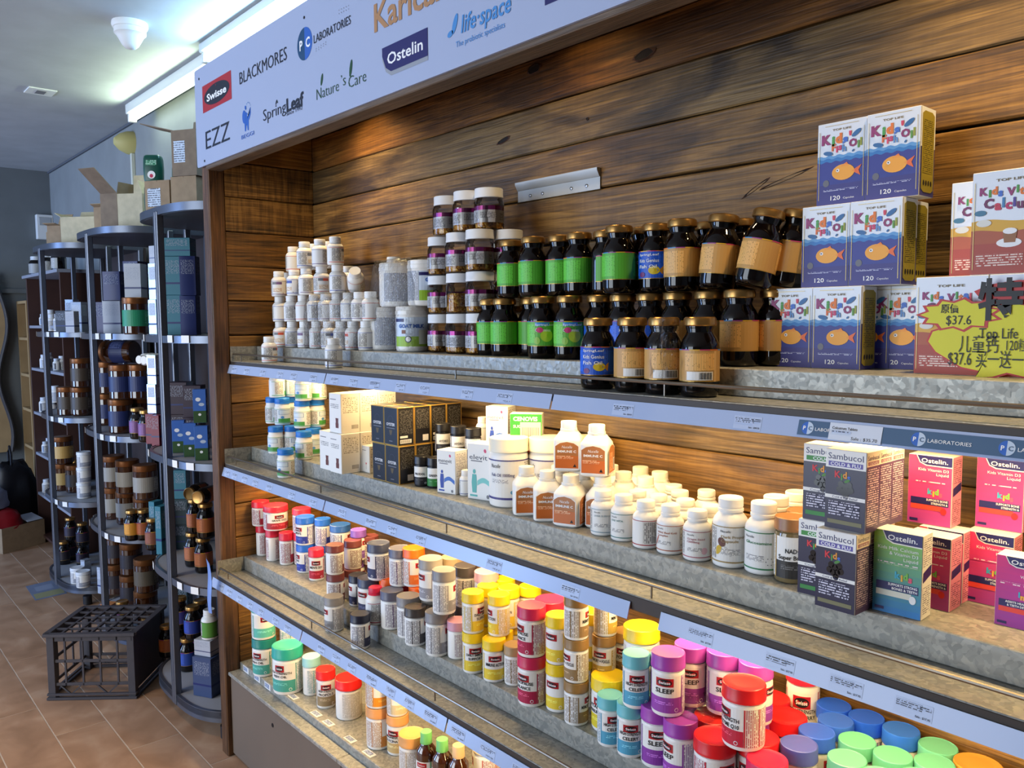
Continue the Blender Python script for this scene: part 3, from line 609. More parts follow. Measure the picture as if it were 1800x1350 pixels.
def pill(r, h, cap=(240, 236, 228), label=(232, 230, 224), band=None, title='', lines=(), icon=None, neck=.62, capr=.70, bodym=None, back=True, arch=None):
    """round-shouldered pill bottle with a narrower ribbed cap"""
    key = ('pill', r, h, cap, label, band, title, lines, icon, neck, capr)
    def mk():
        ch = h*.19; bz = h-ch-.001; sh = h*.63
        b = lathe_mesh('body', [(r*.90, 0), (r*.98, .002), (r, .006), (r, sh), (r*.975, sh+h*.035), (r*.90, sh+h*.075), (r*(.35+neck*.65), sh+h*.125), (r*neck*1.03, sh+h*.155), (r*neck, sh+h*.165), (r*neck, bz+.002)], bodym or WHITE, angle=50)
        cr = r*capr
        c0 = lathe_mesh('cap', [(cr*1.03, bz), (cr*1.03, bz+ch*.2), (cr*.97, bz+ch*.24), (cr*.97, bz+ch*.34), (cr, bz+ch*.38), (cr, h-.002), (cr*.94, h), (cr*.9, h-.0005), (.001, h-.0005)], capmat(cap, .4))
        P = Print(cyl_map(r), r); q = r*PI/180; t0, t1 = h*.08, sh*.97
        lab = inkmat(label); P.rect(-150*q, 150*q, t0, t1, lab, 1)
        if band: P.rect(-150*q, 150*q, t0, t0+h*.022, inkmat(band), 2).rect(-150*q, 150*q, t1-h*.014, t1, inkmat(band), 2)
        fine = print_mat('fine_pill', (214, 212, 206), (104, 100, 100), 3.0, True, .42)
        if back:
            P.rect(60*q, 125*q, t0+h*.05, t1-h*.03, fine, 2).rect(-125*q, -60*q, t0+h*.05, t1-h*.03, fine, 2)
        ls = title.split('|') if title else []
        if ls: P.text('Nucelle', -28*q, t1-h*.07, h*.034, BLACK, 3, slant=.2)
        for i, s in enumerate(ls): P.text(s, -42*q, t1-h*(.15+.06*i), h*.04, inkmat(band if band else (60, 60, 64)), 3, align='l', bold=.012, w=min(len(s)*h*.036, r*1.5))
        if ls: P.rect(-42*q, 20*q, t0+h*.12, t0+h*.20, print_mat('fine_small', label, (110, 108, 112), 4.5), 2)
        if icon == 'hex':
            c, n = (38*q, t0+h*.12), 6
            for k in range(6):
                a = k*PI/3; P.ell(c[0]+h*.05*math.cos(a), c[1]+h*.05*math.sin(a), h*.008, h*.008, GREYINK, 2, 8)
        if icon == 'ball': P.ell(30*q, t0+h*.14, h*.07, h*.07, M('icon_pink', (226, 180, 186), .4), 2, 16)
        if icon == 'bee':
            P.ell(-40*q, t0+h*.30, h*.055, h*.07, M('icon_brown', (92, 44, 30), .4), 3, 14, .4).ell(-52*q, t0+h*.18, h*.045, h*.08, M('icon_yellow', (206, 170, 40), .4), 2, 14, -.5).ell(-20*q, t0+h*.17, h*.02, h*.09, M('icon_wing', (206, 204, 198), .4), 2, 12, .6)
        if icon == 'krill': P.ell(-46*q, t0+h*.20, h*.025, h*.12, M('icon_krill', (190, 124, 110), .4), 2, 12, -.45)
        if icon == 'meadow': P.rect(-50*q, 46*q, t0+h*.03, t0+h*.17, inkmat((70, 150, 70)), 2).rect(-46*q, 40*q, t1-h*.21, t1-h*.05, M('icon_frame_blue', (70, 120, 170), .4), 2).rect(-43*q, 37*q, t1-h*.20, t1-h*.06, M('icon_frame_fill', (214, 228, 236), .4), 3).ell(-20*q, t0+h*.22, h*.06, h*.05, M('icon_drop_blue', (90, 150, 206), .4), 3, 12)
        if icon == 'swatch':    # coloured name bar and small recycling mark
            P.rect(-55*q, -20*q, t1-h*.14, t1-h*.04, GREYINK, 2).rect(-20*q, 22*q, t1-h*.14, t1-h*.04, inkmat(band or (214, 96, 50)), 2).rect(-50*q, 20*q, t0+h*.10, t0+h*.26, print_mat('fine_pale', (236, 226, 206), (190, 150, 120), 3), 2).ell(30*q, t0+h*.05, h*.02, h*.02, BLACK, 2, 3)
        return [('body', b), ('cap', c0), ('label', P.mesh('label'))]
    return cached(key, mk)
DARKG = M('dark_brown_glass', (10, 6, 6), .07, coat=.2, spec=.45); AMBER = M('amber_pet', (58, 28, 8), .1, coat=.8, spec=.7)
def jar(r, h, lab, title=(), rel_art=None, glass=None, lid=None, span=150, rim=(190, 90, 110)):
    """bulging glass jar with waisted neck and wide metal lid"""
    key = ('jar', r, h, lab, title, rel_art, span, lid)
    def mk():
        g = glass or DARKG
        b = lathe_mesh('glass', [(r*.80, 0), (r*.94, .003), (r, .012), (r, h*.60), (r*.97, h*.66), (r*.86, h*.73), (r*.70, h*.79), (r*.66, h*.82), (r*.72, h*.865), (r*.72, h*.90)], g, angle=60)
        c0 = lathe_mesh('lid', [(r*.70, h*.885), (r*.80, h*.888), (r*.835, h*.90), (r*.835, h*.955), (r*.80, h*.985), (r*.72, h), (r*.66, h*.992), (.001, h*.992)], lid or GOLD)
        P = Print(cyl_map(r), r); q = r*PI/180; t0, t1 = h*.20, h*.60; e = span
        P.grid(-e*q, e*q, t0, t1, inkmat(lab), 1); P.rect(-e*q, e*q, t0, t0+h*.008, M('ink_goldline', (190, 150, 70), .35, metal=.5), 2)
        cs = [(200, 60, 110), (230, 120, 40), (60, 140, 200), (150, 60, 140), (220, 170, 40)]
        for i in range(10): a = -e*q+2*e*q*i/10; P.rect(a, a+2*e*q/10, t1-h*.012, t1, inkmat(cs[i % 5]), 2)
        dk = tuple(int(c*.62) for c in lab); lt = tuple(min(255, int(c*1.25)+12) for c in lab)
        if rel_art == 'barcode':
            P.rect(-44*q, 44*q, t0+h*.14, t1-h*.05, print_mat('fine_jar_%d_%d_%d' % lab, lab, lt, 4.0, True, .40), 2)
            P.rect(-38*q, 40*q, t0+h*.02, t0+h*.125, PAPER, 2)
            for i in range(13): a = (0+i*2.9)*q; P.rect(a, a+(1.0+(i*7 % 3)*.45)*q, t0+h*.03, t0+h*.115, BLACK, 3)
            P.rect(44*q, 52*q, t0, t1-h*.02, inkmat(tuple(min(255, c+30) for c in lab)), 2)
        else:
            for s in (-1, 1):
                a, c = (35*q, 120*q) if s > 0 else (-120*q, -35*q)
                P.rect(a, c, t0+h*.05, t1-h*.05, print_mat('fine_jar_%d_%d_%d' % lab, lab, lt, 4.0, True, .40), 2)
            for i, s in enumerate(title): P.text(s, -34*q, t1-h*(.055+i*.085), h*(.032 if i == 0 else .048), INKW if lab[2] > 120 or i == 0 else INKW, 3, align='l', w=min(len(s)*h*.036, 74*q), bold=.01)
            if rel_art == 'fish': P.ell(24*q, t0+h*.12, h*.085, h*.06, inkmat((222, 190, 40)), 3, 18).poly([(38*q, t0+h*.12), (56*q, t0+h*.18), (52*q, t0+h*.06)], inkmat((214, 140, 40)), 3).ell(-20*q, t0+h*.06, h*.05, h*.04, inkmat((110, 40, 100)), 3, 14)
            if rel_art == 'lime': P.rect(-34*q, 20*q, t1-h*.075, t1-h*.02, inkmat((60, 140, 210)), 3).ell(-16*q, t0+h*.26, h*.055, h*.045, inkmat((206, 60, 120)), 4, 14).ell(10*q, t0+h*.17, h*.10, h*.10, inkmat((190, 214, 60)), 3, 20).ell(-26*q, t0+h*.09, h*.05, h*.06, inkmat((150, 200, 80)), 3, 14)
        return [('glass', b), ('lid', c0), ('label', P.mesh('label'))]
    return cached(key, mk)
def capsule_mat():
    m = M('gold_capsules', (176, 120, 30), .22, coat=.6); nt = m.node_tree; b = nt.nodes['Principled BSDF']; tc = N(nt, 'ShaderNodeTexCoord')
    v = N(nt, 'ShaderNodeTexVoronoi'); v.inputs['Scale'].default_value = 170; nt.links.new(tc.outputs['Object'], v.inputs['Vector'])
    sp = N(nt, 'ShaderNodeSeparateColor'); nt.links.new(v.outputs['Color'], sp.inputs[0])
    nt.links.new(ramp(nt, sp.outputs[0], [(0, C(120, 68, 14)), (.6, C(196, 134, 40)), (1, C(240, 200, 100))]), b.inputs['Base Color'])
    bp = N(nt, 'ShaderNodeBump'); bp.inputs['Strength'].default_value = 1; bp.inputs['Distance'].default_value = .004; bp.invert = True; nt.links.new(v.outputs['Distance'], bp.inputs['Height']); nt.links.new(bp.outputs[0], b.inputs['Normal']); return m
CAPS = capsule_mat()
def capjar(r, h, rot=0):
    """clear eight-sided-feeling jar with white lid, gold capsules inside and a silver and purple label"""
    key = ('capjar', r, h)
    def mk():
        ch = h*.235; bz = h-ch
        f = lathe_mesh('capsules', [(r*.80, .003), (r*.93, .006), (r*.93, bz*.60), (r*.85, bz*.66), (.001, bz*.68)], CAPS, sq=.8)
        b = lathe_mesh('jar_wall', [(r*.85, 0), (r*.97, .003), (r, .008), (r, bz*.88), (r*.92, bz*.95), (r*.90, bz*.99)], JARCLEAR, sq=.8)
        c0 = lathe_mesh('lid', [(a, z+bz) for a, z in cap_prof(r*.98, ch)], capmat((236, 238, 240), .28))
        P = Print(cyl_map(r*1.005), r); q = r*PI/180; t0, t1 = bz*.22, bz*.74
        pm = M('label_purple_foil', (120, 40, 100), .22, metal=.6); sv = M('label_silver', (186, 188, 194), .4, metal=.15)
        for a, c in ((-150, 100),): P.grid(a*q, c*q, t0, t1*.82, sv, 1).grid(a*q, c*q, t1*.82, t1, pm, 1)
        pf = print_mat('fine_silver', (184, 186, 192), (70, 70, 80), 4.2, False, .45)
        P.rect(-140*q, -60*q, t0*1.15, t1*.74, pf, 2).rect(-45*q, 20*q, t0*1.6, t1*.74, pf, 2).rect(35*q, 55*q, t0*1.3, t1*.7, BLACK if False else pf, 2).rect(70*q, 85*q, t0*1.3, t0*1.3+.008, BLACK, 2)
        return [('jar_wall', b), ('capsules', f), ('lid', c0), ('label', P.mesh('label'))]
    return cached(key, mk)
def squarebottle():
    """IMMUNE C: rounded-square bottle, arched orange label"""
    def mk():
        a, h = .031, .105; sq = .42
        b = lathe_mesh('body', [(a*.90, 0), (a, .003), (a, .064), (a*.97, .068), (a*.62, .083), (a*.55, .084), (a*.55, .09)], WHITE, 32, sq, 40)
        c0 = lathe_mesh('cap', [(.0185, .0845), (.0185, .088), (.0172, .0885), (.0172, .103), (.0165, .105), (.001, .1047)], capmat((240, 234, 220), .4))
        out = [('body', b), ('cap', c0)]
        om, od = M('label_orange', (198, 104, 44), .4), M('label_tan', (176, 112, 62), .4)
        for side in (0, 1):
            f = (lambda s, t, l: (s, -a-.0004-l*.0003, t)) if side == 0 else (lambda s, t, l: (a+.0004+l*.0003, s, t))
            P = Print(f); w = .0265
            sh = [(-w, .006), (w, .006), (w, .056), (w*.6, .063), (0, .066), (-w*.6, .063), (-w, .056)]; ins = [(x*.93, .0355+(t-.0355)*.94) for x, t in sh]
            P.poly(sh, INKW, 1).poly(ins, od, 2); P.poly([(-w*.93, .0078), (w*.93, .0078), (w*.93, .034), (-w*.93, .034)], om, 3)
            if side == 0:
                P.text('Nucelle', 0, .0535, .0058, INKW, 4, slant=.25, w=.022).text('IMMUNE C', 0, .044, .0052, INKW, 4, w=.040, bold=.03)
                P.rect(-.022, .014, .028, .035, print_mat('fine_orange', (196, 104, 46), (240, 200, 160), 3.5), 4); P.ell(.017, .013, .0045, .0045, BLACK, 4, 3, PI/2)
            else:
                P.rect(-.02, .004, .012, .05, print_mat('fine_orange', (196, 104, 46), (240, 200, 160), 3.5), 4); P.rect(.008, .021, .012, .036, INKW, 4)
                for i in range(9): P.rect(.009, .020, .0135+i*.0024, .0135+i*.0024+.0012, BLACK, 5)
            out.append(('label', P.mesh('label')))
        return out
    return cached('squarebottle', mk)
# ---------------------------------------------------------------- boxes
def carton(w, d, h, front, side, top=None, base=None, c=.0008, key=None):
    """folding carton: base centre at origin, front towards -y; front/side are functions drawing on a Print"""
    def mk():
        bm = base or PAPER
        mb = MB().cbox(-w/2, w/2, -d/2, d/2, 0, h, bm, c)
        b = mb.mesh('carton_body', 20); fix_normals(b); out = [('carton_body', b)]
        if front: P = Print(lambda s, t, l: (s, -d/2-.0001-l*.00025, t)); P.rect(-w/2+.0008, w/2-.0008, .0008, h-.0008, bm, .4); front(P, w, h); out.append(('front_print', P.mesh('front_print')))
        if side: P = Print(lambda s, t, l: (w/2+.0001+l*.00025, s, t)); P.rect(-d/2+.0008, d/2-.0008, .0008, h-.0008, bm, .4); side(P, d, h); out.append(('side_print', P.mesh('side_print')))
        if top: P = Print(lambda s, t, l: (s, t, h+.0001+l*.00025)); top(P, w, d); out.append(('top_print', P.mesh('top_print')))
        return out
    return cached(key, mk) if key else mk()
def wavy(P, x0, x1, z0, zt, amp, n, m, l, ph=0):
    k = 24; up = [(x0+(x1-x0)*i/k, zt+amp*math.sin(ph+i/k*n*2*PI)) for i in range(k+1)]
    for i in range(k): P.poly([(up[i][0], z0), (up[i+1][0], z0), up[i+1], up[i]], m, l)
KC = [(148, 48, 110), (70, 160, 70), (230, 120, 40), (60, 110, 200), (210, 60, 90)]
def letters(P, word, x0, z, h, gap, l, cols, bold=.05, wob=.0015):
    x = x0
    for i, ch in enumerate(word):
        if ch == ' ': x += h*.35; continue
        bb = text_geo(ch, bold)[2]; cap = text_geo('H', bold)[2]; k = h/(cap[3]-cap[2]); wd = (bb[1]-bb[0])*k
        P.text(ch, x+wd/2, z+wob*((-1)**i), h, inkmat(cols[i % len(cols)]), l, bold=bold); x += wd+gap
    return x
def kidsfront(P, w, h):
    P.rect(-w/2+.0006, w/2-.0006, .0006, h-.0006, M('box_sky_white', (222, 230, 240), .3), 1)
    for j, (c, zt) in enumerate((((96, 160, 214), .60), ((40, 120, 190), .565), ((42, 52, 140), .525))): wavy(P, -w/2+.0006, w/2-.0006, .0006, h*zt, .0012, 5, inkmat(c), 2+j, j)
    P.rect(-w/2+.0006, w/2-.0006, .0006, h*.25, inkmat((46, 42, 122)), 5)
    P.text('TOP LIFE', 0, h*.905, h*.025, inkmat((120, 104, 60)), 6, w=w*.38, bold=.02)
    letters(P, "Kids'", -w*.41, h*.79, h*.125, .0012, 6, KC, .06); letters(P, 'Fish', -w*.20, h*.685, h*.085, .0007, 6, [(224, 110, 50), (220, 70, 110), (200, 60, 110), (90, 140, 200)]); letters(P, 'Oil', w*.15, h*.71, h*.095, .0007, 6, [(140, 40, 100), (90, 150, 60), (150, 160, 50)])
    P.ell(w*.30, h*.83, w*.11, h*.028, inkmat((44, 104, 160)), 6, 14, .6).ell(-w*.27, h*.63, w*.10, h*.026, inkmat((44, 104, 160)), 6, 14, -.2).ell(w*.24, h*.625, w*.03, h*.012, inkmat((44, 104, 160)), 6, 10, .8)
    # plain orange fish
    P.ell(w*.05, h*.385, w*.23, h*.095, inkmat((242, 166, 44)), 7, 22).poly([(w*.22, h*.385), (w*.42, h*.45), (w*.36, h*.385), (w*.40, h*.32)], inkmat((232, 104, 44)), 7).poly([(-.02*w, h*.455), (w*.12, h*.50), (w*.17, h*.45)], inkmat((232, 120, 44)), 7)
    P.ell(-w*.06, h*.41, w*.035, h*.02, INKW, 8, 12).ell(-w*.065, h*.41, w*.014, h*.009, BLACK, 9, 8)
    P.ell(-w*.30, h*.27, w*.065, h*.042, M('seal_grey', (92, 92, 104), .4), 6, 16)
    P.rect(-w*.36, w*.36, h*.165, h*.19, print_mat('fine_kids', (46, 42, 122), (200, 204, 230), 5), 6); P.text('120', -w*.10, h*.085, h*.052, INKW, 6, w=w*.20, bold=.01).text('Capsules', w*.17, h*.075, h*.022, INKW, 6, w=w*.22)
    for s in (-1, 1): P.rect(s*w*.45-.0004, s*w*.45+.0004, h*.07, h*.90, M('line_gold', (170, 150, 96), .35, metal=.4), 7)
    P.rect(-w*.34, w*.34, h*.955, h*.961, MATS['line_gold'], 7)
OLIVE = (146, 132, 44)
def kidsside(P, d, h):
    P.rect(-d/2+.0005, d/2-.0005, .0006, h-.0006, inkmat((60, 60, 120)), 1).rect(-d/2+.0005, d/2-.0005, h*.55, h-.0006, M('box_sky_white', (222, 230, 240), .3), 2)
    a = d*.42; P.poly([(-a, h*.08), (-a*.6, h*.045), (a*.6, h*.045), (a, h*.08), (a, h*.92), (a*.6, h*.955), (-a*.6, h*.955), (-a, h*.92)], inkmat(OLIVE), 3)
    P.rect(-a*.8, a*.8, h*.26, h*.86, print_mat('fine_olive', OLIVE, (66, 60, 24), 3.4, False, .44), 4)
    for i in range(4): P.ell(-a*.6+i*a*.4, h*.15, a*.14, a*.2, BLACK, 4, 8)
KB = (.083, .052, .134)
kids = lambda: carton(*KB, kidsfront, kidsside, key='kids')
def calfront(P, w, h):
    P.rect(-w/2+.0006, w/2-.0006, .0006, h-.0006, MATS['box_sky_white'], 1)
    wavy(P, -w/2+.0006, w/2-.0006, .0006, h*.52, .002, 1.2, inkmat((222, 170, 50)), 2); wavy(P, -w/2+.0006, w/2-.0006, .0006, h*.42, .002, 1.2, inkmat((176, 84, 50)), 3, 1); P.rect(-w/2+.0006, w/2-.0006, .0006, h*.3, inkmat((168, 62, 46)), 4)
    P.text('TOP LIFE', 0, h*.905, h*.025, inkmat((120, 104, 60)), 6, w=w*.38, bold=.02)
    letters(P, 'Kids Vital', -w*.40, h*.80, h*.080, .0007, 6, KC); letters(P, 'Calcium', -w*.34, h*.68, h*.098, .0008, 6, [(110, 40, 90), (200, 50, 80), (60, 130, 180), (190, 40, 100), (80, 60, 150)])
    P.ell(-w*.38, h*.60, w*.08, h*.028, inkmat((60, 120, 150)), 6, 14).ell(-w*.33, h*.50, w*.10, h*.035, inkmat((225, 225, 215)), 6, 14)
    P.ell(0, h*.30, w*.16, h*.045, INKW, 6, 18).poly([(-w*.06, h*.30), (w*.08, h*.30), (w*.10, h*.40), (-w*.08, h*.40)], inkmat((150, 96, 52)), 7).ell(w*.01, h*.41, w*.09, h*.03, INKW, 8, 14)
    P.rect(-w*.42, w*.18, h*.08, h*.20, print_mat('fine_cal', (168, 62, 46), (236, 214, 200), 3.0), 6).text('120', w*.34, h*.165, h*.05, INKW, 6, w=w*.17, bold=.01).text('Capsules', w*.34, h*.115, h*.02, INKW, 6, w=w*.17)
    for s in (-1, 1): P.rect(s*w*.46-.0004, s*w*.46+.0004, h*.05, h*.90, MATS['line_gold'], 7)
cal = lambda: carton(.098, .06, .142, calfront, lambda P, d, h: P.rect(-d/2+.0005, d/2-.0005, .0006, h*.52, inkmat((168, 62, 46)), 1).rect(-d*.36, d*.36, h*.1, h*.9, print_mat('fine_cal2', (206, 150, 120), (120, 50, 40), 3), 2), key='cal')
BLK = M('box_black', (20, 20, 26), .35); GOLDE = M('box_gold_edge', (206, 166, 84), .3, metal=.5)
def oyfront(P, w, h):
    P.rect(-w*.47, w*.47, h*.02, h*.98, M('box_black_blue', (13, 14, 21), .3), 1).text('OYSTER', 0, h*.55, h*.075, INKW, 2, w=w*.62, bold=.015)
    P.ell(0, h*.68, w*.2, h*.10, M('emblem_dark', (46, 46, 56), .4), 2, 18).ell(0, h*.68, w*.17, h*.085, MATS['box_black_blue'], 3, 18).poly([(-w*.12, h*.40), (w*.12, h*.40), (w*.05, h*.27), (-w*.05, h*.27)], M('emblem_gold', (96, 80, 50), .4, metal=.4), 2).rect(-w*.3, w*.3, h*.44, h*.46, GREYINK, 2).rect(-w*.12, w*.12, h*.10, h*.12, GREYINK, 2)
def oyside(k):
    def f(P, d, h):
        P.rect(-d*.45, d*.45, h*.02, h*.98, BLK, 1).rect(-d*.38, d*.38, h*(.40 if k else .30), h*.92, print_mat('fine_black', (22, 22, 26), (112, 110, 108), 4.2, k == 1, .5), 2)
        if k == 0: P.rect(-d*.36, d*.32, h*.06, h*.16, INKW, 2).rect(-d*.36, d*.1, h*.20, h*.26, INKW, 2)
        else: P.rect(.0, d*.36, h*.08, h*.24, M('sticker_pale', (200, 200, 205), .4), 2)
        for i in range(10): 
            if k == 0: P.rect(-d*.32+i*d*.06, -d*.32+i*d*.06+d*.025, h*.075, h*.145, BLACK, 3)
    return f
OYB = (.064, .052, .101)
oyster = lambda k: carton(*OYB, oyfront, oyside(k), lambda P, w, d: P.rect(-w*.46, w*.46, -d*.45, d*.45, BLK, 1), base=GOLDE, c=.0012, key='oy%d' % k)
def bearbox(P, w, h):
    P.rect(-w*.4, w*.1, h*.84, h*.86, GREYINK, 1).rect(-w*.4, w*.3, h*.62, h*.74, print_mat('fine_white', (236, 234, 228), (120, 120, 120), 2.2), 1)
    m = M('bear_brown', (104, 52, 38), .4); x, z = w*.16, h*.26
    P.poly([(x-w*.12, z-h*.13), (x+w*.12, z-h*.13), (x+w*.13, z-h*.02), (x+w*.10, z+h*.02), (x+w*.12, z+h*.12), (x-w*.12, z+h*.12), (x-w*.10, z+h*.02), (x-w*.13, z-h*.02)], m, 2)
whitebox = lambda: carton(.066, .060, .112, bearbox, lambda P, d, h: P.rect(-d*.4, d*.4, h*.5, h*.92, print_mat('fine_white2', (234, 230, 222), (150, 146, 140), 2.0, False, .5), 1).rect(d*.05, d*.4, h*.1, h*.2, print_mat('bars', (230, 226, 220), (90, 90, 90), 5, True, .2), 1), key='whitebox')
def samfront(kind):
    def f(P, w, h):
        nv = M('box_deep_navy', (28, 24, 58), .3); P.rect(-w/2+.0005, w/2-.0005, .0006, h*.77, nv, 1).rect(-w/2+.0005, w/2-.0005, h*.77, h-.0006, PAPER, 1)
        P.text('Sambucol', 0, h*.915, h*.075, NAVYI, 2, w=w*.86)
        bc = (58, 140, 60) if kind == 'cough' else (96, 86, 160)
        P.rect(-w*.42, w*.42, h*.79, h*.85, inkmat(bc), 2).text('COUGH' if kind == 'cough' else 'COLD & FLU', 0, h*.82, h*.042, INKW, 3, w=w*(.5 if kind == 'cough' else .74), bold=.02)
        letters(P, 'Kids', -w*.26, h*.68, h*.085, .0004, 3, [(214, 40, 50), (80, 160, 60), (230, 150, 40), (60, 110, 200)], .03)
        bm = M('berry_black', (10, 6, 16), .15)
        for a, b in ((0, 0), (.1, .02), (-.1, .02), (.06, -.045), (-.05, -.05), (.14, -.03), (-.14, -.03), (.02, -.09)): P.ell(a*w, h*.545+b*h*1.3, w*.075, h*.042, bm, 3, 12)
        P.ell(w*.05, h*.62, w*.08, h*.018, inkmat((70, 130, 50)), 4, 10, .5)
        P.rect(-w/2+.0005, w/2-.0005, h*.385, h*.43, PAPER, 3).text('Cough Relief' if kind == 'cough' else 'Cold & Flu Relief', 0, h*.407, h*.026, NAVYI, 4, w=w*.62)
        P.rect(-w*.40, w*.36, h*.17, h*.35, print_mat('fine_navy', (28, 24, 58), (214, 210, 226), 2.6, False, .46), 3)
        if kind == 'cough': P.rect(-w*.42, w*.42, h*.075, h*.13, inkmat((50, 130, 60)), 3)
        else: P.rect(-w*.42, w*.42, h*.07, h*.12, inkmat((120, 116, 80)), 3)
    return f
def samside(P, d, h):
    P.rect(-d/2+.0005, d/2-.0005, h*.82, h-.0006, M('box_cream', (236, 222, 200), .35), 1).rect(-d/2+.0005, d/2-.0005, .0006, h*.82, M('box_navy_pink', (74, 58, 92), .35), 1)
    P.text('Sambucol', 0, h*.925, h*.055, NAVYI, 2, w=d*.84); P.rect(-d*.4, d*.4, h*.835, h*.88, inkmat((150, 90, 100)), 2).text('COLD & FLU', 0, h*.857, h*.03, INKW, 3, w=d*.66)
    P.rect(-d*.42, d*.42, h*.08, h*.79, print_mat('fine_sam', (74, 58, 92), (206, 186, 190), 3.0, False, .45), 2)
SB = (.062, .040, .118)
sam = lambda k: carton(*SB, samfront(k), samside, key='sam'+k)
def osfront(col_a, col_b, l1, l2, kid):
    def f(P, w, h):
        n = 12; A, B = C(*col_a), C(*col_b)
        for i in range(n):
            t = (i+.5)/n; c = tuple(int(col_a[k]*(1-t)+col_b[k]*t) for k in range(3)); P.rect(-w/2+.0005, w/2-.0005, max(.0006, h*(1-(i+1)/n)), min(h-.0006, h*(1-i/n)), inkmat(c), 1)
        P.poly([(-w*.32, h-.0006), (w/2-.0005, h-.0006), (w/2-.0005, h*.845), (-w*.10, h*.85), (-w*.24, h*.89)], PAPER, 2); P.poly([(-w*.30, h-.0006), (w/2-.0005, h-.0006), (w/2-.0005, h*.86), (-w*.08, h*.865), (-w*.22, h*.90)], LN, 3)
        P.text('Ostelin.', w*.10, h*.925, h*.062, INKW, 4, w=w*.60, bold=.012)
        for i, s in enumerate(l1): P.text(s, w*.42, h*(.795-.058*i), h*.038, INKW, 3, align='r', w=min(w*.84, len(s)*h*.027))
        P.rect(-w*.40, w*.42, h*.60, h*.635, print_mat('fine_os_%d_%d_%d' % col_a, tuple(int(col_a[k]*.6+col_b[k]*.4) for k in range(3)), (240, 220, 225), 3.4), 3)
        letters(P, kid, -w*.04, h*.475, h*.085, .0003, 4, [(60, 170, 200), (240, 180, 60), (120, 190, 80), (230, 90, 120)], .05)
        P.rect(-w*.42, w*.44, h*.29, h*.385, LN, 3)
        for i, s in enumerate(l2): P.text(s, w*.42, h*(.362-.045*i), h*.03, INKW, 4, align='r', w=min(w*.8, len(s)*h*.022), bold=.02)
        P.rect(-w*.42, w*.30, h*.215, h*.285, inkmat((226, 70, 60)) if col_a[0] > 180 else M('box_pale', (220, 222, 210), .4), 3).ell(w*.33, h*.22, w*.07, h*.05, inkmat((220, 40, 40)) if col_a[0] > 180 else M('cow_white', (236, 236, 236), .4), 4, 14)
        P.rect(-w*.44, -w*.25, h*.04, h*.075, LN, 3)
    return f
def osside(cp, ci):
    return lambda P, d, h: P.rect(-d/2+.0004, d/2-.0004, .0006, h-.0006, inkmat(cp), 1).rect(-d*.4, d*.4, h*.62, h*.95, print_mat('fine_oss_%d' % cp[1], cp, ci, 3.2), 2).poly([(-d*.42, h*.44), (d*.42, h*.50), (d*.42, h*.62), (-d*.42, h*.56)], LN, 3).rect(-d*.4, d*.4, h*.05, h*.38, print_mat('fine_oss_%d' % cp[1], cp, ci, 3.2), 2)
OSG = lambda: carton(.068, .036, .122, osfront((150, 196, 70), (40, 120, 190), ('Kids Milk Calcium', '& Vitamin D3', 'Liquid'), ('SUPPORTS STRONG', 'BONES & TEETH'), 'kids'), osside((222, 222, 216), (110, 110, 120)), key='osg')
OSP = lambda: carton(.064, .040, .108, osfront((232, 60, 110), (170, 60, 150), ('Kids Vitamin D3', 'Liquid'), ('SUPPORTS BONE', 'STRENGTH &', 'TEETH DEVELOPMENT')[:2], 'kids'), osside((238, 150, 170), (130, 60, 90)), key='osp')
OSI = lambda: carton(.062, .036, .100, osfront((214, 50, 130), (150, 60, 160), ('Infant', 'Vitamin D3', 'Drops'), ('ASSISTS HEALTHY BONE', '& TEETH DEVELOPMENT'), 'infants'), osside((230, 120, 170), (120, 50, 90)), key='osi')
def mvfront(name, c1, c2):
    def f(P, w, h):
        P.text(name, -w*.05, h*.76, h*.085, inkmat((52, 56, 76)), 2, w=w*.72).ell(w*.22, h*.88, w*.05, h*.035, inkmat((210, 70, 110)), 2, 14, .4)
        P.ell(-w*.22, h*.50, w*.055, h*.04, inkmat(c1), 3, 14).poly([(-w*.30, h*.12), (-w*.14, h*.12), (-w*.12, h*.30), (-w*.14, h*.45), (-w*.30, h*.45), (-w*.33, h*.30)], inkmat(c1), 2)
        k = 10; up = [(-w*.1+w*.55*i/k, h*.30+h*.06*math.sin(i/k*3.5)) for i in range(k+1)]
        for i in range(k): P.poly([(up[i][0], up[i][1]-h*.05), (up[i+1][0], up[i+1][1]-h*.05), (up[i+1][0], up[i+1][1]+h*.04), (up[i][0], up[i][1]+h*.04)], inkmat(c2), 2)
        P.rect(-w*.35, w*.1, h*.68, h*.70, GREYINK, 2).rect(-w*.40, -w*.1, h*.05, h*.085, inkmat(c1), 2).ell(w*.32, h*.07, w*.06, h*.035, GREYINK, 2, 12)
    return f
mvside = lambda P, d, h: P.rect(-d*.42, d*.42, h*.4, h*.93, print_mat('fine_mv', (236, 232, 222), (150, 146, 150), 2.6), 1)
MENE = lambda: carton(.060, .046, .108, mvfront('menevit', (40, 70, 160), (60, 110, 190)), mvside, key='mene')
ELEV = lambda: carton(.074, .05, .135, mvfront('elevit', (90, 176, 170), (120, 196, 190)), mvside, key='elev')
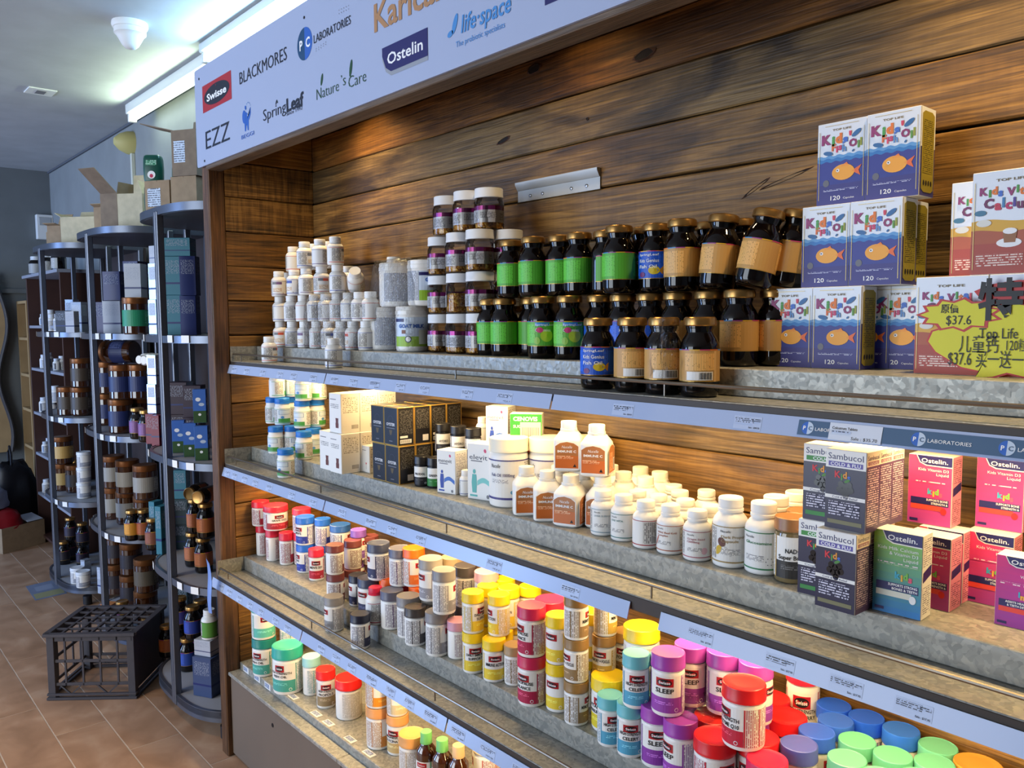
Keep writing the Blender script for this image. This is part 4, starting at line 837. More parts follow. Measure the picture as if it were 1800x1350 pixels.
# ================================================================ laying out the products
IT = []
def away(p):
    d = Vector((p.x-CAM.x, p.y-CAM.y, 0)); d.normalize(); return d
def spot(mode, a, z, r, h):
    """b: foot of the bottle seen at pixel a; t: centre of its top seen at pixel a; c: column u at depth y"""
    if mode == 'b': p = on_z(a[0], a[1], z); p = p+away(p)*r; return p.x, p.y
    if mode == 't': p = on_z(a[0], a[1], z+h); return p.x, p.y
    return col_x(a[0], a[1], z), a[1]
def add(name, parts, label, cat, mode, a, z, r, h, lay, rel=0, group=None, rot=None, ylim=None):
    x, y = (a[0], a[1]) if mode == 'xy' else spot(mode, a, z, r, h)
    if mode in 'bt':                       # keep inside the shelf, staying in the same sight line
        hi = YD-.004-r; lo = ylim if ylim is not None else -9
        if y > hi or y < lo: y = min(max(y, lo), hi); x = col_x(a[0], y, z+(h if mode == 't' else 0))
    IT.append(dict(name=name, parts=parts, label=label, cat=cat, x=x, y=y, z=z, r=r, h=h, lay=lay, rel=rel, group=group, rot=rot, ylim=ylim, w={'b': .04, 't': .35, 'c': .35}.get(mode, .15))); return IT[-1]
def settle():
    for d in IT: d['y'] = min(d['y'], YD-.004-d['r']); d['x'] = max(d['x'], d['r']+.004)
    lays = {}
    for d in IT: lays.setdefault(d['lay'], []).append(d)
    for L in lays.values():
        for it in range(160):
            for i in range(len(L)):
                for j in range(i):
                    a, b = L[i], L[j]; dx, dy = a['x']-b['x'], a['y']-b['y']; q = math.hypot(dx, dy); m = (a['r']+b['r'])*.985
                    if q < m:
                        if q < 1e-5: dx, dy, q = 0, 1, 1
                        f = (m-q)/q/(a['w']+b['w']); fa, fb = f*a['w'], f*b['w']; a['x'] += dx*fa; a['y'] += dy*fa; b['x'] -= dx*fb; b['y'] -= dy*fb
            for d in L:
                lo = d['ylim'] if d['ylim'] is not None else -9
                d['y'] = max(lo, min(d['y'], YD-.004-d['r'])); d['x'] = max(d['x'], d['r']+.004)
    for d in IT:
        if d['rot']: put(d['name'], d['parts'], d['label'], d['cat'], (d['x'], d['y'], d['z']), 0, d['group'], d['rot'])
        else: put(d['name'], d['parts'], d['label'], d['cat'], (d['x'], d['y'], d['z']), face_yaw(d['x'], d['y'], d['rel']), d['group'])
Z3, Z2, Z1, Z0B = RS[3]+.0004, RS[2]+.0004, RS[1]+.0004, ZBR+.0004
P3, P2, P1 = SH[3][1]+.0004, SH[2][1]+.0004, SH[1][1]+.0004
YL = {3: RY[3], 2: RY[2], 1: RY[1], 0: YBR}
RDC, RDB = (216, 42, 66), (178, 34, 56); BLC = (38, 98, 196); MAR = (118, 62, 62); NVY = (34, 36, 54); ORG = (246, 104, 26); GRY = (134, 130, 130); DRK = (66, 62, 66); PNK = (204, 148, 166); YEL = (240, 204, 30); BRN = (146, 112, 62); MEN = (206, 42, 84); PUR = (160, 66, 168); AQU = (112, 190, 196); BRD = (222, 30, 36); BLU = (36, 92, 226); MNT = (112, 200, 162); TEA = (44, 164, 150); PCH = (226, 160, 98)
def tubs3(rows):
    for (lab, mode, a, lay, base, r, h, cap, band, title, rel, under, grp) in rows:
        z = Z3+base
        d = add('supplement_tub', tub(r, h, cap, band, title), lab, 'tub', mode, a, z, r, h, ('3', lay), rel, grp, ylim=(YL[3]+r*.35) if lay >= 0 else None)
        if under: add('supplement_tub', tub(r, base, cap, band, title), under, 'tub', 'xy', (d['x'], d['y']), Z3, r, base, ('3', 0), rel+random.uniform(-50, 50), grp, ylim=YL[3]+r*.35)
T = 'white tub with '
g = 'supplement tubs on the lower shelf'
tubs3([
 (T+'pink-red lid in the row by the plank end wall', 'b', (458, 975), 0, 0, .0245, .107, RDC, RDB, '', 120, None, g),
 (T+'pink-red lid, second of the row from the plank end', 'b', (481, 987), 0, 0, .0245, .107, RDC, RDB, '', 170, None, g),
 (T+'pink-red lid, third of the row, below the grape seed tub', 'b', (505, 994), 0, 0, .0245, .107, RDC, RDB, '', 95, None, g),
 ('wide tub labelled GRAPE SEED with a pink-red lid, on top of others', 't', (484, 887), 1, .1075, .042, .082, (222, 48, 70), (168, 44, 56), 'GRAPE SEED', 18, None, g),
 (T+'pink-red lid stacked behind the grape seed tub by the end planks', 't', (457, 880), 1, .1075, .030, .084, RDC, RDB, '', 60, None, g),
 (T+'pink-red lid, mostly hidden behind the blue-lidded pair', 't', (530, 893), 1, .1075, .031, .08, RDC, RDB, '', 80, 'lower pink-red tub hidden behind the blue-lidded stack', g),
 (T+'bright blue lid, upper of the foremost blue pair', 't', (536, 907), 2, .0905, .031, .09, BLC, (48, 66, 160), "MEN'S", -52, 'white tub with bright blue lid, lower of the foremost blue pair', g),
 (T+'bright blue lid standing behind the foremost blue pair', 't', (567, 911), 2, .0905, .026, .086, BLC, (48, 66, 160), '', 90, 'lower blue-lidded tub behind the foremost blue pair', g),
 (T+'blue lid tucked under the price strip beside the purple lid', 't', (598, 921), 2, .0905, .033, .086, (44, 88, 158), (60, 70, 120), '', 70, 'lower blue tub at the back under the price strip', g),
 (T+"red lid and red label reading MEN'S FIFTY", 'b', (557, 1022), 0, 0, .0245, .098, (222, 44, 66), (182, 34, 54), "MEN'S 50+", -4, None, g),
 (T+'maroon lid, upper tub of the front maroon stack', 't', (588, 957), 3, .0845, .0265, .084, MAR, (106, 52, 56), '', 120, 'white tub with maroon lid, lower tub of the front maroon stack', g),
 (T+'maroon lid, upper tub of the second maroon stack', 't', (620, 948), 3, .0845, .0265, .084, MAR, (106, 52, 56), '', 130, 'white tub with maroon lid, lower tub of the second maroon stack', g),
 (T+'maroon lid, third maroon stack near the price strip', 't', (650, 941), 3, .0845, .0265, .084, MAR, (106, 52, 56), '', 100, 'lower maroon tub of the third stack near the price strip', g),
 (T+'dark navy lid alone in front of the maroon stacks', 'b', (630, 1067), 0, 0, .0265, .087, NVY, (40, 46, 84), '', -75, None, g),
 (T+'dark navy lid under clear film, upper of a pair', 't', (665, 953), 4, .1005, .032, .10, (62, 68, 92), (48, 56, 92), '', -80, 'white tub with dark navy lid, lower of the filmed pair', g),
 (T+'grey-navy lid, upper tub behind the filmed navy pair', 't', (703, 962), 4, .1005, .031, .10, (92, 92, 110), (120, 96, 130), '', 90, 'lower tub behind the filmed navy pair', g),
 (T+'purple lid at the back under the middle shelf', 't', (630, 930), 5, .1005, .024, .09, (126, 84, 176), (120, 80, 160), '', 60, 'lower purple tub at the back under the middle shelf', g),
 (T+'bright orange lid standing behind the small red-capped bottle', 'b', (685, 1087), 0, 0, .032, .105, ORG, (236, 130, 60), '', 90, None, g),
 (T+'orange lid, upper tub near crumpled film', 't', (727, 962), 5, .1055, .030, .10, ORG, (240, 120, 50), '', 40, 'orange tub below the upper orange tub', g),
 (T+'grey lid in the front row beside the red-capped bottles', 'b', (722, 1125), 0, 0, .031, .105, GRY, (150, 148, 154), '', 75, None, g),
 (T+'pale grey lid, upper tub behind the front grey tubs', 't', (757, 980), 6, .1055, .031, .105, (150, 144, 136), (150, 148, 154), '', -60, 'lower grey tub behind the front grey tubs', g),
 (T+'grey lid, tall upper tub of the second grey stack', 't', (780, 1000), 6, .1055, .029, .105, GRY, (150, 148, 154), '', 85, 'navy-lidded lower tub of the second grey stack', g),
 (T+'charcoal lid behind the second grey stack', 't', (818, 993), 6, .1055, .029, .10, DRK, (90, 88, 96), '', 95, 'lower charcoal tub behind the second grey stack', g),
 (T+'tan lid at the very back behind the grey stacks', 't', (794, 978), 6, .1055, .028, .10, (164, 142, 112), (150, 140, 130), '', 90, 'lower tan tub at the back behind the grey stacks', g),
 (T+'charcoal lid under crinkled film behind the leaning dark tub', 'b', (760, 1136), 0, 0, .027, .090, DRK, (40, 44, 80), '', -120, None, g),
 (T+'dusty pink lid beside the lower yellow tub', 'b', (802, 1160), 0, 0, .0265, .090, PNK, (190, 150, 164), '', 130, None, g),
 (T+'dusty pink lid at the back behind the yellow stacks', 't', (855, 1003), 6, .1055, .030, .10, (206, 158, 160), (200, 160, 170), '', 80, 'lower dusty pink tub behind the yellow stacks', g),
])
gy = 'yellow-lidded tubs'
tubs3([
 (T+'yellow lid, upper of the foremost yellow pair', 't', (831, 1039), 7, .0935, .026, .093, YEL, (236, 204, 60), 'DAILY IMMUNE|SUPPORT', 58, 'yellow-lidded tub labelled DAILY IMMUNE, lower of the foremost pair', gy),
 (T+'yellow lid, upper tub beside the magenta-lidded stack', 't', (877, 1043), 7, .0935, .026, .093, YEL, (236, 204, 60), 'IMMUNE ACTION', -70, 'lower yellow tub behind the front immune action tub', gy),
 ('yellow-lidded tub labelled IMMUNE ACTION at the step edge', 'b', (874, 1197), 0, 0, .027, .094, YEL, (236, 204, 60), 'IMMUNE ACTION', 5, None, gy),
 (T+'yellow lid in the second row, behind the foremost pair', 't', (859, 1028), 7, .0935, .026, .093, YEL, (236, 204, 60), '', 40, 'lower yellow tub in the second row, first', gy),
 (T+'yellow lid in the second row with logo turned to the front', 't', (899, 1031), 7, .0935, .026, .093, YEL, (236, 204, 60), 'IMMUNE ACTION', -35, 'lower yellow tub in the second row, second', gy),
 (T+'yellow lid at the back, first under the price strip', 't', (887, 1016), 7, .0935, .026, .093, YEL, (236, 204, 60), '', 90, 'lower yellow tub at the back, first', gy),
 (T+'yellow lid at the back, second under the price strip', 't', (926, 1029), 7, .0935, .026, .093, YEL, (236, 204, 60), '', 95, 'lower yellow tub at the back, second', gy),
])
tubs3([
 (T+'tan lid squeezed between yellow and magenta stacks', 'b', (903, 1207), 0, 0, .0235, .088, (166, 138, 98), (160, 140, 110), '', 90, None, g),
 ('magenta-lidded tub labelled MENOPAUSE BALANCE, upper of a pair', 't', (934, 1070), 8, .1055, .031, .105, MEN, (176, 36, 74), 'MENOPAUSE|BALANCE', -62, 'magenta-lidded tub at the step edge, lower of the menopause pair', g),
 (T+'bright pink-red lid behind the menopause pair', 't', (966, 1053), 8, .1055, .035, .10, (226, 44, 84), (190, 40, 70), '', 60, 'lower pink-red tub behind the menopause pair', g),
 ('tall yellow-lidded tub beside the brown three-high stack, upper', 't', (981, 1079), 9, .1005, .0265, .10, YEL, (236, 204, 60), '', -40, 'tall yellow-lidded tub beside the brown three-high stack, lower', gy),
])
bst = spot('b', (1013, 1278), Z3, .0255, .087)
for i in range(3): add('supplement_tub', tub(.0255, .087, BRN, (150, 122, 84), 'MEMORY + FOCUS'), f"brown-lidded tub, {['lowest', 'middle', 'topmost'][i]} of the front brown three-high stack", 'tub', 'xy', bst, Z3+i*.0873, .0245, .087, ('3', 0 if i == 0 else 20+i), (75, -62, 80)[i], 'brown-lidded tubs', ylim=YL[3]+.012)
b2 = spot('t', (1064, 1113), Z3+.0873, .0245, .087)
for i in range(3): add('supplement_tub', tub(.0245, .087, BRN, (196, 164, 76), 'MEMORY + FOCUS'), f"brown-lidded tub, {['lowest', 'middle', 'topmost'][i]} of the second brown stack behind", 'tub', 'xy', b2, Z3+i*.0873, .0245, .087, ('3', 0 if i == 0 else 20+i), (60, -24, 80)[i], 'brown-lidded tubs')
tubs3([
 (T+'brown lid, deep behind the second brown stack', 't', (1094, 1108), 21, .0873, .0245, .087, BRN, (160, 130, 84), 'FOCUS', -10, 'lower brown tub deep behind the second brown stack', 'brown-lidded tubs'),
 (T+'yellow lid behind the front brown three-high stack', 't', (1040, 1072), 9, .1055, .030, .10, YEL, (236, 204, 60), '', 50, 'lower yellow tub behind the front brown stack', gy),
 ('wide yellow-lidded tub labelled VITAMIN C MANUKA HONEY', 'b', (1070, 1291), 0, 0, .036, .106, YEL, (222, 200, 50), 'VITAMIN C +|MANUKA HONEY', -30, None, gy),
 ('wide frosted tub with a yellow lid under the price strip', 't', (1128, 1099), 10, .1055, .036, .108, YEL, (226, 220, 190), '', 150, 'lower wide yellow-lidded tub under the price strip', gy),
 ('aqua-lidded tub labelled CELERY, upper of the stack', 't', (1127, 1170), 11, .0985, .0255, .098, AQU, (84, 164, 194), 'HIGH STRENGTH|CELERY', 5, 'lower aqua-lidded tub of the celery stack', 'aqua-lidded tubs'),
 ('aqua-lidded tub labelled CELERY at the step edge', 'b', (1087, 1327), 0, 0, .0252, .095, AQU, (84, 164, 194), 'HIGH STRENGTH|CELERY', 22, None, 'aqua-lidded tubs'),
 (T+'aqua lid half hidden behind the tall purple stack', 't', (1147, 1150), 11, .0985, .025, .096, AQU, (84, 164, 194), '', 60, 'lower aqua tub half hidden behind the purple stack', 'aqua-lidded tubs'),
 ('purple-lidded SLEEP tub, upper of the tallest purple stack', 't', (1180, 1143), 12, .1095, .0305, .109, PUR, (150, 70, 168), 'SLEEP', -12, 'purple-lidded tub, lower of the tallest purple stack', 'purple-lidded sleep tubs'),
 ('purple-lidded SLEEP tub standing foremost at the step edge', 'b', (1140, 1349), 0, 0, .0305, .110, PUR, (140, 62, 160), 'SLEEP', 0, None, 'purple-lidded sleep tubs'),
 ('purple-lidded SLEEP tub in film, second upper one', 't', (1222, 1134), 12, .1095, .0305, .109, PUR, (150, 70, 168), 'SLEEP', -4, 'purple-lidded tub below the second upper SLEEP tub', 'purple-lidded sleep tubs'),
 ('purple-lidded SLEEP tub deepest under the price strip', 't', (1272, 1143), 12, .1095, .0305, .109, PUR, (150, 70, 168), 'SLEEP', 8, 'purple-lidded tub below the deepest SLEEP tub', 'purple-lidded sleep tubs'),
 (T+'purple lid just visible behind the big red stack', 't', (1316, 1158), 12, .1095, .030, .105, PUR, (150, 70, 168), '', 60, 'lower purple tub behind the big red stack', 'purple-lidded sleep tubs'),
])
gr = 'red-lidded tubs'; RB = dict()
tubs3([
 ('big red-lidded tub labelled CO-ENZYME, raised on another tub', 't', (1308, 1198), 13, .1045, .036, .104, BRD, (196, 36, 60), 'HIGH STRENGTH|CO-ENZYME Q10', -62, 'big red-lidded tub carrying the raised co-enzyme tub', gr),
 (T+'wide red lid at the back, beside the cranberry tub', 't', (1375, 1229), 0, 0, .036, .104, BRD, (196, 36, 60), '', 60, None, gr),
 (T+'wide red lid right behind the raised co-enzyme tub', 't', (1360, 1259), 0, 0, .036, .104, BRD, (196, 36, 60), '', 60, None, gr),
 (T+'coral red lid between purple stack and raised red tub', 't', (1258, 1240), 0, 0, .034, .104, (228, 62, 52), (196, 36, 60), '', 60, None, gr),
 (T+'red lid under a crumpled film bag, by the purple stack', 't', (1223, 1262), 0, 0, .036, .104, (222, 46, 42), (196, 36, 60), '', 60, None, gr),
 (T+'red lid embossed with an oblong, foremost of the reds', 't', (1257, 1304), 0, 0, .036, .104, BRD, (196, 36, 60), '', 40, None, gr),
 ('pinkish red lidded tub beside the foremost red one', 't', (1330, 1328), 0, 0, .033, .104, (224, 40, 84), (196, 36, 60), '', 40, None, gr),
 ('tall tub labelled HIGH STRENGTH CRANBERRY under the price strip', 'c', (1432, .338), 0, 0, .031, .172, (222, 40, 66), (176, 40, 60), 'HIGH STRENGTH|CRANBERRY', -4, None, gr)])
gb = 'blue-lidded tubs'
for i, (u, v, t) in enumerate(((1487, 1231, 'at the back under the price strip'), (1473, 1266, 'in film, in the middle of the blues'), (1538, 1262, 'largest, beside the mint green lids'), (1434, 1284, 'second from the front of the blues'), (1392, 1299, 'foremost, wrapped in clear film'), (1571, 1249, 'deepest, above the mint green lids'))):
    add('supplement_tub', tub(.0305, .105, (BLU, (52, 102, 220), BLU, (56, 102, 224), (86, 98, 186), (48, 112, 224))[i], (60, 80, 170), ''), 'blue-lidded tub '+t, 'tub', 't', (u, v), Z3, .0305, .105, ('3', 0), (60, 40, -70, 55, 60, 30)[i], gb, ylim=YL[3]+.012)['w'] = .08
gm = 'mint green lidded tubs'
for i, (u, v, t) in enumerate(((1499, 1336, 'foremost, beside the blue lids'), (1568, 1314, 'under shiny film beside the blue lids'), (1600, 1288, 'in the second row from the back'), (1639, 1312, 'nearest the orange-topped tub'), (1611, 1336, 'front, with streaks of shine'), (1663, 1290, 'at the back, beside the orange-topped tub'), (1612, 1269, 'deepest under the price strip'), (1553, 1358, 'cut off by the lower picture edge'))):
    add('supplement_tub', tub(.0305, .100, MNT, (110, 180, 120), ''), 'mint green lidded tub '+t, 'tub', 't', (u, v), Z3, .0305, .10, ('3', 0), 40, gm, ylim=YL[3]+.012)
add('supplement_tub', tub(.036, .10, (214, 150, 62), (20, 84, 84), '', M('teal_body', (18, 70, 70), .35)), 'teal tub with an ochre top beside the mint green lids', 'tub', 't', (1714, 1321), Z3, .036, .10, ('3', 0), 0, None, ylim=YL[3]+.012)
add('supplement_tub', tub(.03, .09, (176, 200, 40), (150, 180, 40), ''), 'lime green lidded tub past the ochre-topped one', 'tub', 't', (1772, 1338), Z3, .03, .09, ('3', 0), 0, None)
add('supplement_tub', tub(.03, .085, (60, 150, 90), (60, 150, 90), ''), 'deep green lidded tub at the very end of the lower shelf', 'tub', 't', (1812, 1338), Z3, .03, .085, ('3', 0), 0, None)
# round-shouldered small bottles and tubs on the front ledge
for i, (m, a, t) in enumerate((('b', (663, 1104), 'standing at the step edge'), ('b', (704, 1096), 'behind the front grey tub'), ('t', (727, 1024), 'behind the second small red-capped bottle'))):
    add('pill_bottle', pill(.0265, .098, (214, 36, 70), (226, 224, 222), (176, 36, 60), '', (), None, .60, .68), 'small white bottle with a pink-red cap '+t, 'bottle', m, a, Z3, .0265, .098, ('3', 0), (100, 80, 60)[i], 'small red-capped bottles', ylim=YL[3]+.008)
add('supplement_tub', tub(.0275, .095, (140, 136, 132), (150, 150, 152), ''), 'grey-lidded white tub alone on the front ledge', 'tub', 'b', (588, 1112), P3, .0275, .095, ('3p', 0), -72)
add('supplement_tub', tub(.0265, .090, NVY, (60, 66, 96), ''), 'navy-lidded white tub alone on the front ledge behind the rail', 'tub', 'b', (634, 1143), P3, .0265, .090, ('3p', 0), 90)
add('supplement_tub', tub(.0275, .095, (72, 66, 64), (90, 86, 86), ''), 'charcoal-lidded tub overhanging the step edge near the pink lid', 'tub', 'xy', (col_x(737, .088, Z3), .088), Z3, .0275, .095, ('3', 0), 90, ylim=.085)
# ================================================================ middle shelf
def bluelid(): return pill(.026, .088, (34, 118, 204), (226, 232, 236), (60, 150, 84), '', (), 'meadow', .84, .93)
gbl = 'blue-capped children supplement bottles'
LB0 = 'blue-capped white bottle '
add('pill_bottle', bluelid(), LB0+'alone on the front ledge of the middle shelf', 'bottle', 'b', (503, 841), P2, .026, .088, ('2p', 0), -25, gbl)
for i, (m, a, t) in enumerate((('b', (487, 798), 'in the bottom row nearest the end planks'), ('b', (513, 797), 'in the bottom row, second'), ('b', (535, 809), 'in the bottom row beside the white bear carton'), ('c', (552, .19), 'in the bottom row, behind the bear carton'))):
    add('pill_bottle', bluelid(), LB0+t, 'bottle', m, a, Z2, .026, .088, ('2', 0), (-30, 40, -45, 20)[i], gbl)
for i, (a, t) in enumerate((((481, .15), 'in the second row nearest the end planks'), ((497, .155), 'in the second row, second'), ((512, .20), 'in the second row, set back'), ((532, .165), 'in the second row beside the upper bear carton'), ((558, .215), 'in the second row, half behind the bear carton'))):
    add('pill_bottle', bluelid(), LB0+t, 'bottle', 'c', a, Z2+.0884, .026, .088, ('2', 1), (50, 20, -60, -30, 60)[i], gbl)
for i, (a, t) in enumerate((((490, .16), 'in the top row nearest the end planks'), ((512, .20), 'in the top row, second'), ((534, .165), 'in the top row with green band'), ((560, .215), 'in the top row beside the bear carton'))):
    add('pill_bottle', bluelid(), LB0+t, 'bottle', 'c', a, Z2+.1768, .026, .088, ('2', 2), (110, 100, -20, -40)[i], gbl)
def boxat(name, parts, label, cat, u, v, z, w, d, group=None, rz=0, y=None, left=False):
    """near lower corner of the front (right, or left with left=True) seen at pixel (u, v), or at depth y"""
    if y is None: p = on_z(u, v, z); x, yy = p.x, p.y
    else: x, yy = col_x(u, y, z), y
    ox, oy = (w/2 if left else -w/2), d/2; c, s = math.cos(rz), math.sin(rz)
    return put(name, parts, label, cat, (x+ox*c-oy*s, yy+ox*s+oy*c, z), rz, group)
gw = 'white cartons with a brown bear'
o = boxat('carton', whitebox(), 'white carton with a brown bear, foremost of the lower layer', 'carton', 601, 834, Z2, .066, .06, gw); bx, by = o.location.x, o.location.y
for dx, dy, k, t in ((-.067, .004, 0, 'white bear carton in the lower layer beside blue-capped bottles'), (-.012, .008, 1, 'white bear carton on top, foremost of the upper layer'), (-.014, .070, 1, 'white bear carton on top, second of the upper layer'), (0, .0615, 0, 'white bear carton behind the foremost lower one'), (-.014, .132, 1, 'white bear carton on top, third of the upper layer'), (0, .123, 0, 'white bear carton deepest in the lower layer')):
    put('carton', whitebox(), t, 'carton', (bx+dx, by+dy, Z2+k*.1124), 0, gw)
SW = carton(.044, .040, .076, lambda P, w, h: P.text('Swisse', -w*.1, h*.82, h*.05, GREYINK, 1, w=w*.4) if False else P.rect(-w*.35, w*.1, h*.82, h*.84, GREYINK, 1).ell(w*.1, h*.34, w*.10, h*.06, inkmat((206, 70, 80)), 2, 3, -PI/2).rect(w*.09, w*.115, h*.12, h*.34, GREYINK, 1), lambda P, d, h: P.rect(-d*.4, d*.4, h*.2, h*.9, print_mat('fine_white', (236, 234, 228), (120, 120, 120), 2.2), 1), key='smallwhite')
boxat('carton', SW, 'small white carton with a red bud beside the black oyster cartons', 'carton', 650, 832, Z2, .044, .04)
go = 'black and gold oyster cartons'; p = on_z(702, 853, Z2); ox, oy = p.x, p.y
for L in (0, 1):
    for i in (0, 1):
        for j in range(5):
            x = ox-OYB[0]/2-(1-i)*(OYB[0]+.0012)-L*.004; y = oy+OYB[1]/2+j*(OYB[1]+.0008)
            if y+OYB[1]/2 > YD: continue
            if i == 0 and j > 0 and L == 0: continue
            put('carton', oyster((i+j+L) % 2), f"black gold-edged oyster carton, {'upper' if L else 'lower'} layer, {'inner' if i == 0 else 'outer'} column, {ORD[j]} from the front", 'carton', (x, y, Z2+L*(OYB[2]+.0004)), 0, go)
BKT = M('black_plastic', (22, 22, 26), .3)
def blacktub(title, band): return tub(.0215, .078, (24, 24, 28), band, title, BKT, None, .26, False)
add('supplement_tub', blacktub('PRODOL', (30, 30, 36)), 'small black tub with blue and pink stripes by the oyster cartons', 'tub', 'b', (743, 856), Z2, .0215, .078, ('2', 0), -20)
add('supplement_tub', blacktub('GREENS', (40, 120, 50)), 'small black tub with a green leaf label beside the striped one', 'tub', 'b', (765, 859), Z2, .0215, .078, ('2', 0), -10)
for i, (u, t) in enumerate(((779, 'first'), (806, 'second, reading HYDRO'), (832, 'third'))):
    for k in (0, 1): add('supplement_tub', blacktub('HYDRO' if k else '', (44, 44, 50)), f"black film-wrapped tub behind the blue-figure carton, {'upper' if k else 'lower'} row, {t}", 'tub', 'c', (u, .235), Z2+k*.0784, .0215, .078, ('2', k), 5, 'black film-wrapped tubs')
boxat('carton', MENE(), 'white carton with a blue figure held by a rubber band', 'carton', 801, 870, Z2, .060, .046, None, .22)
add('pill_bottle', pill(.0155, .062, title='', band=(60, 80, 150)), 'tiny white bottle between the two pregnancy cartons', 'bottle', 'b', (819, 872), Z2, .0155, .062, ('2', 0), 0)
boxat('carton', ELEV(), 'white carton with a teal pregnant figure beside the fish oil tub', 'carton', 866, 882, Z2, .074, .05, None, .25)
up = Z2+.1084
boxat('carton', MENE(), 'white blue-figure carton raised at the back under the shelf', 'carton', 893, 0, up, .060, .046, None, .42, y=.255); boxat('carton', MENE(), 'white carton below the raised blue-figure carton', 'carton', 893, 0, Z2, .060, .046, None, .42, y=.255)
add('pill_bottle', pill(.0165, .07, title='', band=(120, 160, 190)), 'small white bottle raised beside the back blue-figure carton', 'bottle', 'c', (848, .285), up, .0165, .07, ('2', 3), 20)
add('pill_bottle', pill(.0165, .108, title='', band=(120, 160, 191)), 'white bottle under the small raised one at the back', 'bottle', 'c', (848, .285), Z2, .0165, .108, ('2', 0), 20)
def cenof(P, w, h):
    P.rect(-w/2+.0005, w/2-.0005, h*.36, h-.0006, inkmat((52, 140, 60)), 1).rect(-w/2+.0005, w/2-.0005, .0006, h*.36, inkmat((226, 92, 40)), 1).text('CENOVIS', -w*.02, h*.88, h*.10, INKW, 2, w=w*.76, bold=.03).text('SUGARLESS C', -w*.0, h*.70, h*.07, INKW, 2, w=w*.80, bold=.02)
    P.rect(-w*.18, w*.46, h*.40, h*.80, M('card_cream', (228, 210, 186), .5), 4)
    for i in range(11): P.rect(-w*.12+i*w*.05, -w*.12+i*w*.05+w*.022, h*.46, h*.68, GREYINK, 5)
CENO = carton(.076, .04, .10, cenof, None, key='ceno')
boxat('carton', CENO, 'green and orange carton with a price card on it at the back', 'carton', 953, 0, up, .076, .04, None, .70, y=.262)
boxat('carton', CENO, 'green and orange carton underneath the raised one at the back', 'carton', 953, 0, Z2, .076, .1078, None, .70, y=.262) if False else None
def bigtub():
    def mk():
        r, h = .047, .158; rb = r*.985; bz = h*.80
        b = lathe_mesh('body', [(rb*.9, 0), (rb*.98, .003), (rb, .01), (rb, bz*.90), (rb*.96, bz*.96), (rb*.9, bz)], WHITE); c0 = lathe_mesh('lid', [(a, z+bz) for a, z in cap_prof(r, h-bz)], capmat((238, 230, 206), .4))
        P = Print(cyl_map(rb), rb); q = rb*PI/180; nv = inkmat((70, 66, 128)); t0, t1 = h*.12, h*.70
        P.rect(-150*q, 150*q, t0, t1, PAPER, 1).rect(-150*q, 150*q, t1-.003, t1, nv, 2).rect(-150*q, 150*q, t0, t0+.005, nv, 2)
        P.text('Nucelle', -34*q, t1-h*.09, h*.055, BLACK, 3, slant=.2, w=.026).text('Fish Oil 1000mg', -12*q, t1-h*.22, h*.045, inkmat((62, 60, 110)), 3, w=.058, bold=.01).rect(-46*q, 6*q, t1-h*.34, t1-h*.28, print_mat('fine_small2', (236, 234, 228), (120, 118, 124), 4), 2)
        P.ell(25*q, t0+h*.11, .011, .0062, inkmat((96, 160, 196)), 3, 18)
        for i in range(9): P.ell(46*q, t0+h*.1+i*h*.048, .0014, .0014, BLACK, 3, 8)
        P.rect(56*q, 120*q, t0+h*.05, t1-h*.04, print_mat('fine_tub', (232, 228, 220), (140, 136, 136), 2.4, False, .45), 2); return [('body', b), ('lid', c0), ('label', P.mesh('label'))]
    return cached('bigtub', mk)
gf = 'large white fish oil tubs'
add('supplement_tub', bigtub(), 'large white fish oil tub with navy lines, foremost', 'tub', 'b', (901, 894), Z2, .047, .158, ('2', 0), -8, gf)
add('supplement_tub', bigtub(), 'large white fish oil tub behind the foremost one', 'tub', 'c', (961, .245), Z2, .047, .158, ('2', 0), -25, gf); add('supplement_tub', bigtub(), 'large white fish oil tub behind the raised orange-labelled bottles', 'tub', 'c', (1012, .31), Z2, .047, .158, ('2', 0), 60, gf)
gi = 'orange-labelled square bottles'; SQ = squarebottle(); ym = .135
for i, (m, a, k, t, rel) in enumerate((('b', (926, 908), 0, 'in front, beside the large fish oil tub', 4), ('b', (963, 918), 0, 'in front, second', 2), ('b', (1006, 928), 0, 'in front, third, barcode side showing', -26), ('c', (1000, .20), 1, 'raised on others, first', -8), ('c', (1049, .20), 1, 'raised on others, second', -14),
        ('c', (973, .215), 0, 'second row behind film, first', 0), ('c', (1017, .215), 0, 'second row behind film, second', 0), ('c', (1056, .205), 0, 'second row, orange side toward the small bottles', -20), ('t', (1092, 832), 0, 'deep row, first beside the raised pair', 0), ('t', (1134, 835), 0, 'deep row, third', 0), ('t', (1117, 820), 0, 'deepest row, second', 0), ('t', (1155, 831), 0, 'deepest row, last', 0), ('t', (1086, 818), 0, 'deepest row, first', 0))):
    add('square_bottle', SQ, 'white square bottle with arched orange label '+t, 'bottle', m, a, Z2+k*.1055, .034, .105, ('2', k), rel, gi)
gs = 'small white supplement bottles'
NU = [((1060, 943), 'LIVER SUPPORT', (150, 168, 176), 'hex', 'liver support, first of the front row'), ((1096, 953), 'EYE VITA', (84, 130, 124), None, 'eye vita, second of the front row'), ((1135, 966), '', (170, 60, 64), None, 'red-edged label turned sideways, third of the front row'), ((1178, 976), 'Wild Red Krill|Complex', (176, 104, 76), 'krill', 'krill picture, fourth of the front row'), ((1225, 988), 'Grape Seed|12000mg', (178, 110, 118), 'ball', 'pink ball, fifth of the front row')]
